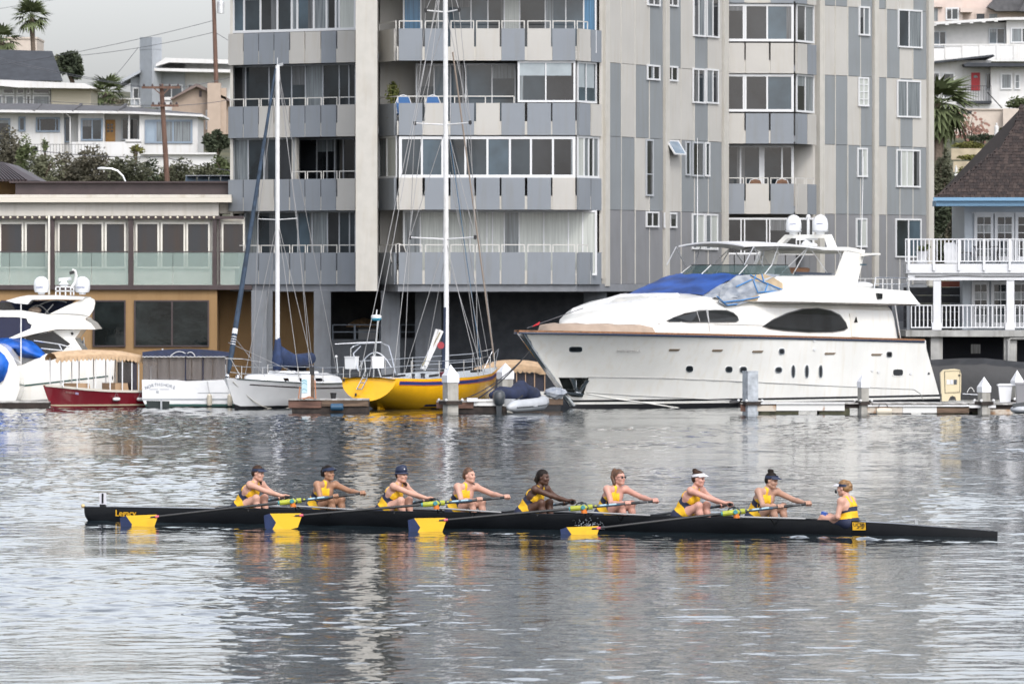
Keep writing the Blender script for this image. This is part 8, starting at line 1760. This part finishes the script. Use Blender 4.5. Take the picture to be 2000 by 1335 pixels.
    back = np.where(Fr < 0, (.60 + .0 * T - T) * -L * -1, -1) * 0
    fsuit = np.maximum.reduce([gs.f, reg, np.where(T > .55, cutt, -1), np.where(T > .5, arm, -1)]); a, b = gs.mesh(fsuit); cen = a[b].mean(1) - hip; tt = cen @ ax / L; dth = np.minimum(*[np.abs(0) + np.linalg.norm(cen + hip - S['hp' + n], axis=-1) for n in 'RL'])
    fr_ = cen @ frt; tb = tt + .35 * fr_; mi = np.where(tt < .16, 1, np.where((tb > .43) & (tb < .64), 1, 0)); np_obj('unisuit', W(a), b, [SUIT, SNAVY], t, mi)
    # hair
    g4 = hg(.0068, .03); g4.ell(H((-.016, 0, .028)), (.105, .084, .104), .01, Rl); g4.ell(H((-.06, 0, -.02)), (.055, .066, .06), .03, Rl)
    X = (np.stack(np.meshgrid(*g4.ax, indexing='ij'), -1) - hd) @ R; face = np.minimum(X[..., 0] - (.030 + .32 * (X[..., 2] - .02)), 1); fh = np.where(X[..., 2] > .055, X[..., 0] - .075 + .0 * X[..., 2], X[..., 0] - (.005 + .55 * np.maximum(X[..., 2], -.02))); g4.f = np.maximum(g4.f, fh); g4.f = np.maximum(g4.f, -.085 - X[..., 2])
    if style == 'bun': g4.ell(H((-.072, .01, .118)), (.044, .044, .040), .012, Rl); g4.ell(H((-.045, -.02, .105)), (.03, .04, .03), .015, Rl)
    if style == 'topbun': g4.ell(H((-.055, 0, .140)), (.05, .042, .032), .012, Rl); g4.ell(H((-.025, .0, .15)), (.03, .03, .022), .01, Rl)
    if style == 'lowbun': g4.ell(H((-.112, .01, .02)), (.045, .05, .05), .015, Rl); g4.ell(H((-.11, .015, -.03)), (.04, .045, .035), .012, Rl); g4.ell(H((-.09, 0, .07)), (.045, .055, .04), .015, Rl)
    if style == 'pony':
        for a, b, r0, r1 in (((-.10, 0, .03), (-.13, -.05, -.03), .032, .03), ((-.13, -.05, -.03), (-.06, -.09, -.11), .03, .025), ((-.06, -.09, -.11), (.03, -.10, -.17), .025, .012)): g4.cone(H(a), H(b), r0, r1, .01)
    if style == 'sidepony':
        g4.ell(H((-.088, .02, .105)), (.036, .034, .040), .008, Rl)
        for a, b, r0, r1 in (((-.105, .035, .09), (-.10, .06, .0), .030, .032), ((-.10, .06, .0), (-.05, .07, -.10), .032, .028), ((-.05, .07, -.10), (-.03, .07, -.15), .028, .010)): g4.cone(H(a), H(b), r0, r1, .012)
    if style == 'tail':
        for a, b, r0, r1 in (((-.09, 0, .0), (-.08, -.05, -.09), .03, .026), ((-.08, -.05, -.09), (.02, -.09, -.16), .026, .022), ((.02, -.09, -.16), (.05, -.09, -.22), .022, .010)): g4.cone(H(a), H(b), r0, r1, .012)
    a, b = g4.mesh(); np_obj('hair', W(a), b, [HAIRM[hair]], t)
    if style == 'braids':
        bm = MB(); pts = [H((-.075, .05, .03)), H((-.10, .065, -.06)), S['shR'] * .55 + S['shL'] * .45 - frt * .075 + ax * .03, hip + sp * .80 + lat * .09 - frt * .10, hip + sp * .62 + lat * .11 - frt * .10]
        for k in range(3): bm.tube([Vector(W(p + lat * .018 * (k - 1) + frt * .012 * math.sin(k * 2 + i))) for i, p in enumerate(pts)], [.016, .016, .015, .013, .006], 6)
        bm.v = [tuple(Vector(p) + base) for p in bm.v]; obj('braid', bm, HAIRM[hair], t, smooth='all', fix=False)
    def tri(name, bm, m, par=None):
        bm.v = [tuple(Vector(W(H(p))) + base) for p in bm.v]; return obj(name, bm, m, par or t, smooth='all', fix=True)
    # face details
    for s_ in (-1, 1):
        bm = MB(); bm.ball((.084, .031 * s_, -.003), .009, .012, .008, 8); tri('eye', bm, EYE); bm = MB(); bm.tube([(.090, .013 * s_, .017), (.091, .03 * s_, .021), (.078, .05 * s_, .016)], [.003, .004, .002], 5); tri('eyebrow', bm, HAIRM['dark' if hair == 'dark' else 'brown'])
    lm = LIP['dark' if skin == 'dark' else 'fair']; bm = MB(); bm.tube([(.088, -.020, -.066), (.0965, -.008, -.060), (.0965, .008, -.060), (.088, .020, -.066)], [.002, .0055, .0055, .002], 6); bm.tube([(.086, -.018, -.069), (.0935, 0, -.076), (.086, .018, -.069)], [.002, .006, .002], 6); tri('lips', bm, lm)
    if glasses:
        bm = MB()
        for s_ in (-1, 1): bm.ball((.100, .032 * s_, -.004), .006, .026, .020, 10); bm.tube([(.098, .056 * s_, .003), (.05, .082 * s_, .006), (-.01, .086 * s_, -.002)], .004, 5)
        bm.tube([(.104, -.01, .002), (.106, .01, .002)], .003, 5); tri('sunglasses', bm, mat('dark_lens', (.010, .008, .008), .08))
    if hat:
        vm = VWHITE if hat == 'white_visor' else VNAVY
        if hat in ('visor', 'white_visor', 'cox_visor'):
            bm = MB(); N = 28; rings = []
            for z, gx in ((.030, .010), (.072, .008)):
                rings.append([(-.014 + (.098 + gx) * math.cos(a), (.078 + gx) * math.sin(a), z + .022 * math.cos(a) - (.012 if hat == 'cox_visor' else 0)) for a in np.linspace(0, 2 * math.pi, N, endpoint=False)])
            bm.loft(rings, closed=True, caps=False); vi = tri('visor', bm, VNAVY if hat == 'cox_visor' else vm)
            bm = MB(); rows = []
            for k in range(5):
                q = k / 4; rows.append([(-.014 + (.107 + .085 * q * max(0, math.cos(a)) ** .8) * math.cos(a), (.086 + .01 * q) * math.sin(a), .056 + .022 * math.cos(a) - .022 * q * (1 + .7 * math.sin(a) ** 2)) for a in np.linspace(-1.15, 1.15, 15)])
            bm.loft(rows + [[(x, y, z - .006) for x, y, z in r] for r in rows[::-1]]); tri('brim', bm, VWHITE if hat == 'cox_visor' else vm, vi)
            if hat == 'visor': bm = MB(); bm.ball((.092, .0, .070), .005, .013, .009, 6); tri('emblem', bm, ylw, vi)
        if hat == 'bucket':
            bm = MB(); N = 24; rings = []
            for z, r in ((.025, 1.06), (.07, 1.08), (.115, 1.0), (.142, .82), (.150, .4), (.151, .02)): rings.append([(-.014 + .102 * r * math.cos(a), .082 * r * math.sin(a), z + .012 * math.cos(a)) for a in np.linspace(0, 2 * math.pi, N, endpoint=False)])
            bm.loft(rings, closed=True); ht = tri('hat', bm, VNAVY)
            bm = MB(); rings = [[(-.012 + r * .104 * math.cos(a) * (1.12 if math.cos(a) > 0 and r > 1.1 else 1), r * .086 * math.sin(a), z + .012 * math.cos(a)) for a in np.linspace(0, 2 * math.pi, N, endpoint=False)] for z, r in ((.034, 1.03), (.012, 1.22), (.006, 1.21), (.028, 1.02))]; bm.loft(rings, closed=True, caps=False); tri('hat_brim', bm, VNAVY, ht)
            bm = MB(); bm.ball((.086, .03, .095), .006, .016, .012, 8); tri('emblem', bm, VWHITE, ht)
    return t, base, W, S, ax, L, frt, lat, H, tri
def rower_A(i, label, **k):
    H, d = HANDLE[i]; u0 = u_of(hips[i]); base = SWp(u0, 0, .245)
    def loc(p): q = p - base; return np.array((q.dot(U), q.dot(V), q.z))
    hd = loc(H); dl = np.array((d.dot(U), d.dot(V), d.z)); gO = hd - dl * .07; gI = hd - dl * .36; lean = k.pop('lean', 0.); tw = k.pop('twist', .0)
    ch = np.array((.285 + lean, -.01, .395 - lean * .5)); sR = ch + np.array((.02 - tw, .175, .012)); sL = ch + np.array((.05 + tw, -.165, .012))
    def arm(s, g, bend, side):
        w = g + (s - g) / np.linalg.norm(s - g) * .085; m = (s + w) / 2 + np.array((0, .02 * side, -bend)); return m, w
    eR, wR = arm(sR, gO, .012, 1); eL, wL = arm(sL, gI, .02, -1); kn = k.pop('knee', 0.)
    J = dict(hip=(0, 0, .0), chest=ch, head=ch + np.array(k.pop('head', (.075, 0, .205))), shR=sR, shL=sL, elR=eR, elL=eL, wrR=wR, wrL=wL, grR=gO, grL=gI, ha=dl, hpR=(.03, .095, -.01), hpL=(.03, -.095, -.01), knR=(.40 + kn, .135, .185), knL=(.42 + kn, -.12, .185), anR=(.50, .10, -.19), anL=(.50, -.10, -.19))
    return person(label, u0, .245, 1, J, group='rowers in the eight', **k)
def rower_B(i, label, **k):
    H, d = HANDLE[i]; u0 = u_of(hips[i]); base = SWp(u0, 0, .245)
    def loc(p): q = p - base; return np.array((q.dot(U), q.dot(V), q.z))
    hd = loc(H); dl = np.array((d.dot(U), d.dot(V), d.z)); gO = hd - dl * .05; gI = hd - dl * .50; lean = k.pop('lean', 0.)
    ch = np.array((.245 + lean, .02, .415 - lean * .5)); sR = ch + np.array((-.085, .15, .01)); sL = ch + np.array((.095, -.145, .005))
    def wr(e, g): return g + (e - g) / np.linalg.norm(e - g) * .08
    eR = np.array((.30 + lean * .6, .30, .20)); wR = wr(eR, gI); m = (sL + gO) / 2; eL = m + np.array((-.01, -.06, -.035)); wL = wr(eL, gO)
    J = dict(hip=(0, 0, .0), chest=ch, head=ch + np.array(k.pop('head', (.05, .0, .20))), shR=sR, shL=sL, elR=eR, elL=eL, wrR=wR, wrL=wL, grR=gI, grL=gO, ha=dl, hpR=(.03, .095, -.01), hpL=(.03, -.095, -.01), knR=(.40, .14, .175), knL=(.47, -.10, .18), anR=(.50, .10, -.19), anL=(.54, -.10, -.19))
    r = person(label, u0, .245, 1, J, group='rowers in the eight', **k); t, base, W, S, ax, L, frt, lat, H_, tri = r
    if True:      # letters on the navy band, where the photo shows them
        p = S['hip'] + ax * L * .56 + lat * .085 + frt * .108; X = Vector(W(frt * .55 - lat * .84)); write(t, 'UC', Vector(W(p)) + base, X, .085, ylw, bold=.002, up=Vector(W(ax)))
    return r
rower_A(0, 'person rowing in the bow seat, brown hair, navy visor and yellow unisuit', hair='brown', style='tail', hat='visor', pitch=.16, skin='fair')
rower_B(1, 'person rowing, brown skin, dark hair under a navy visor, hands spread on the oar', skin='tan', hair='dark', style='lowbun', hat='visor', pitch=-.02, yaw=.25, mouth=.003, head=(.045, .0, .205))
rower_A(2, 'person rowing in a navy bucket hat with a smile', hair='brown', style='tail', hat='bucket', pitch=.06, yaw=.25, lean=-.02, skin='fair', mouth=.003)
rower_B(3, 'person rowing bareheaded with brown hair in a ponytail, looking ahead', hair='auburn', style='tail', pitch=-.05, yaw=.1, skin='fair')
rower_A(4, 'person rowing with dark brown skin and dark braids down the back', skin='dark', hair='dark', style='braids', pitch=.05, yaw=-.05, lean=.0)
rower_B(5, 'person rowing in dark sunglasses with a blonde side ponytail', skin='pink', hair='auburn', style='sidepony', glasses=True, pitch=-.02, yaw=.3, head=(.06, .0, .205))
rower_A(6, 'person rowing in a white visor with brown hair in a bun', hair='brown', style='bun', hat='white_visor', pitch=.08, lean=-.03, skin='pink')
rower_B(7, 'person rowing in the stroke seat, dark top knot and navy visor, facing the cox', skin='olive', hair='dark', style='topbun', hat='visor', pitch=.22, yaw=.05, head=(.075, 0, .19))
# the cox, facing the crew
uc = u_of(1660); J = dict(hip=(0, 0, .0), chest=(.05, .0, .345), head=(.115, .0, .545), shR=(.045, .17, .34), shL=(.075, -.165, .335), elR=(.10, .23, .10), elL=(.11, -.23, .09), wrR=(.28, .12, .03), wrL=(.30, -.12, .03), grR=(.36, .08, .045), grL=(.38, -.08, .045), ha=np.array((0, 1., 0)), hpR=(.03, .09, 0), hpL=(.03, -.09, 0), knR=(.40, .10, .07), knL=(.42, -.10, .07), anR=(.62, .1, -.12), anL=(.62, -.1, -.12))
t, base, W, S, ax, L, frt, lat, H_, tri = person('person coxing at the stern, blonde braided bun, headset and white brimmed visor', uc, .20, -1, J, hair='blonde', style='lowbun', hat='cox_visor', pitch=.12, yaw=.0, skin='fair', group=None)
bm = MB(); bm.tube([(-.01, .085, -.005), (.05, .088, -.03), (.10, .075, -.075), (.135, .05, -.085), (.16, .03, -.06)], .0045, 5); tri('headset_arm', bm, rubber); bm = MB(); bm.ball((.155, .035, -.045), .022, .016, .03, 10); tri('microphone', bm, rubber)
bm = MB(); bm.tube([(-.012, .09, .04), (-.02, .088, .0), (-.01, .085, -.03)], .008, 5); tri('headset_strap', bm, VWHITE)
cb = thing('cox_box', 'small blue and silver speed computer beside the hands of the cox', 'device', tuple(shell_pt(1610, 1006, .1))); bm = MB(); c = shell_pt(1610, 1005, .1); bm.hexa([c + U * a + V * b - Vector((0, 0, .09)) for a, b in ((-.06, -.05), (.06, -.05), (.06, .05), (-.06, .05))], [c + U * a + V * b + Vector((0, 0, .05 - a * .3)) for a, b in ((-.03, -.04), (.04, -.04), (.04, .04), (-.03, .04))]); obj('case', bm, mat('blue_case', (.03, .09, .35), .4), cb); bm = MB(); bm.hexa([c + U * a + V * b + Vector((0, 0, .0)) for a, b in ((-.048, -.03), (-.052, -.03), (-.052, .04), (-.048, .04))], [c + U * a + V * b + Vector((0, 0, .05)) for a, b in ((-.036, -.03), (-.040, -.03), (-.040, .04), (-.036, .04))]); obj('screen', bm, mat('silver_screen', (.4, .45, .5), .2), cb)
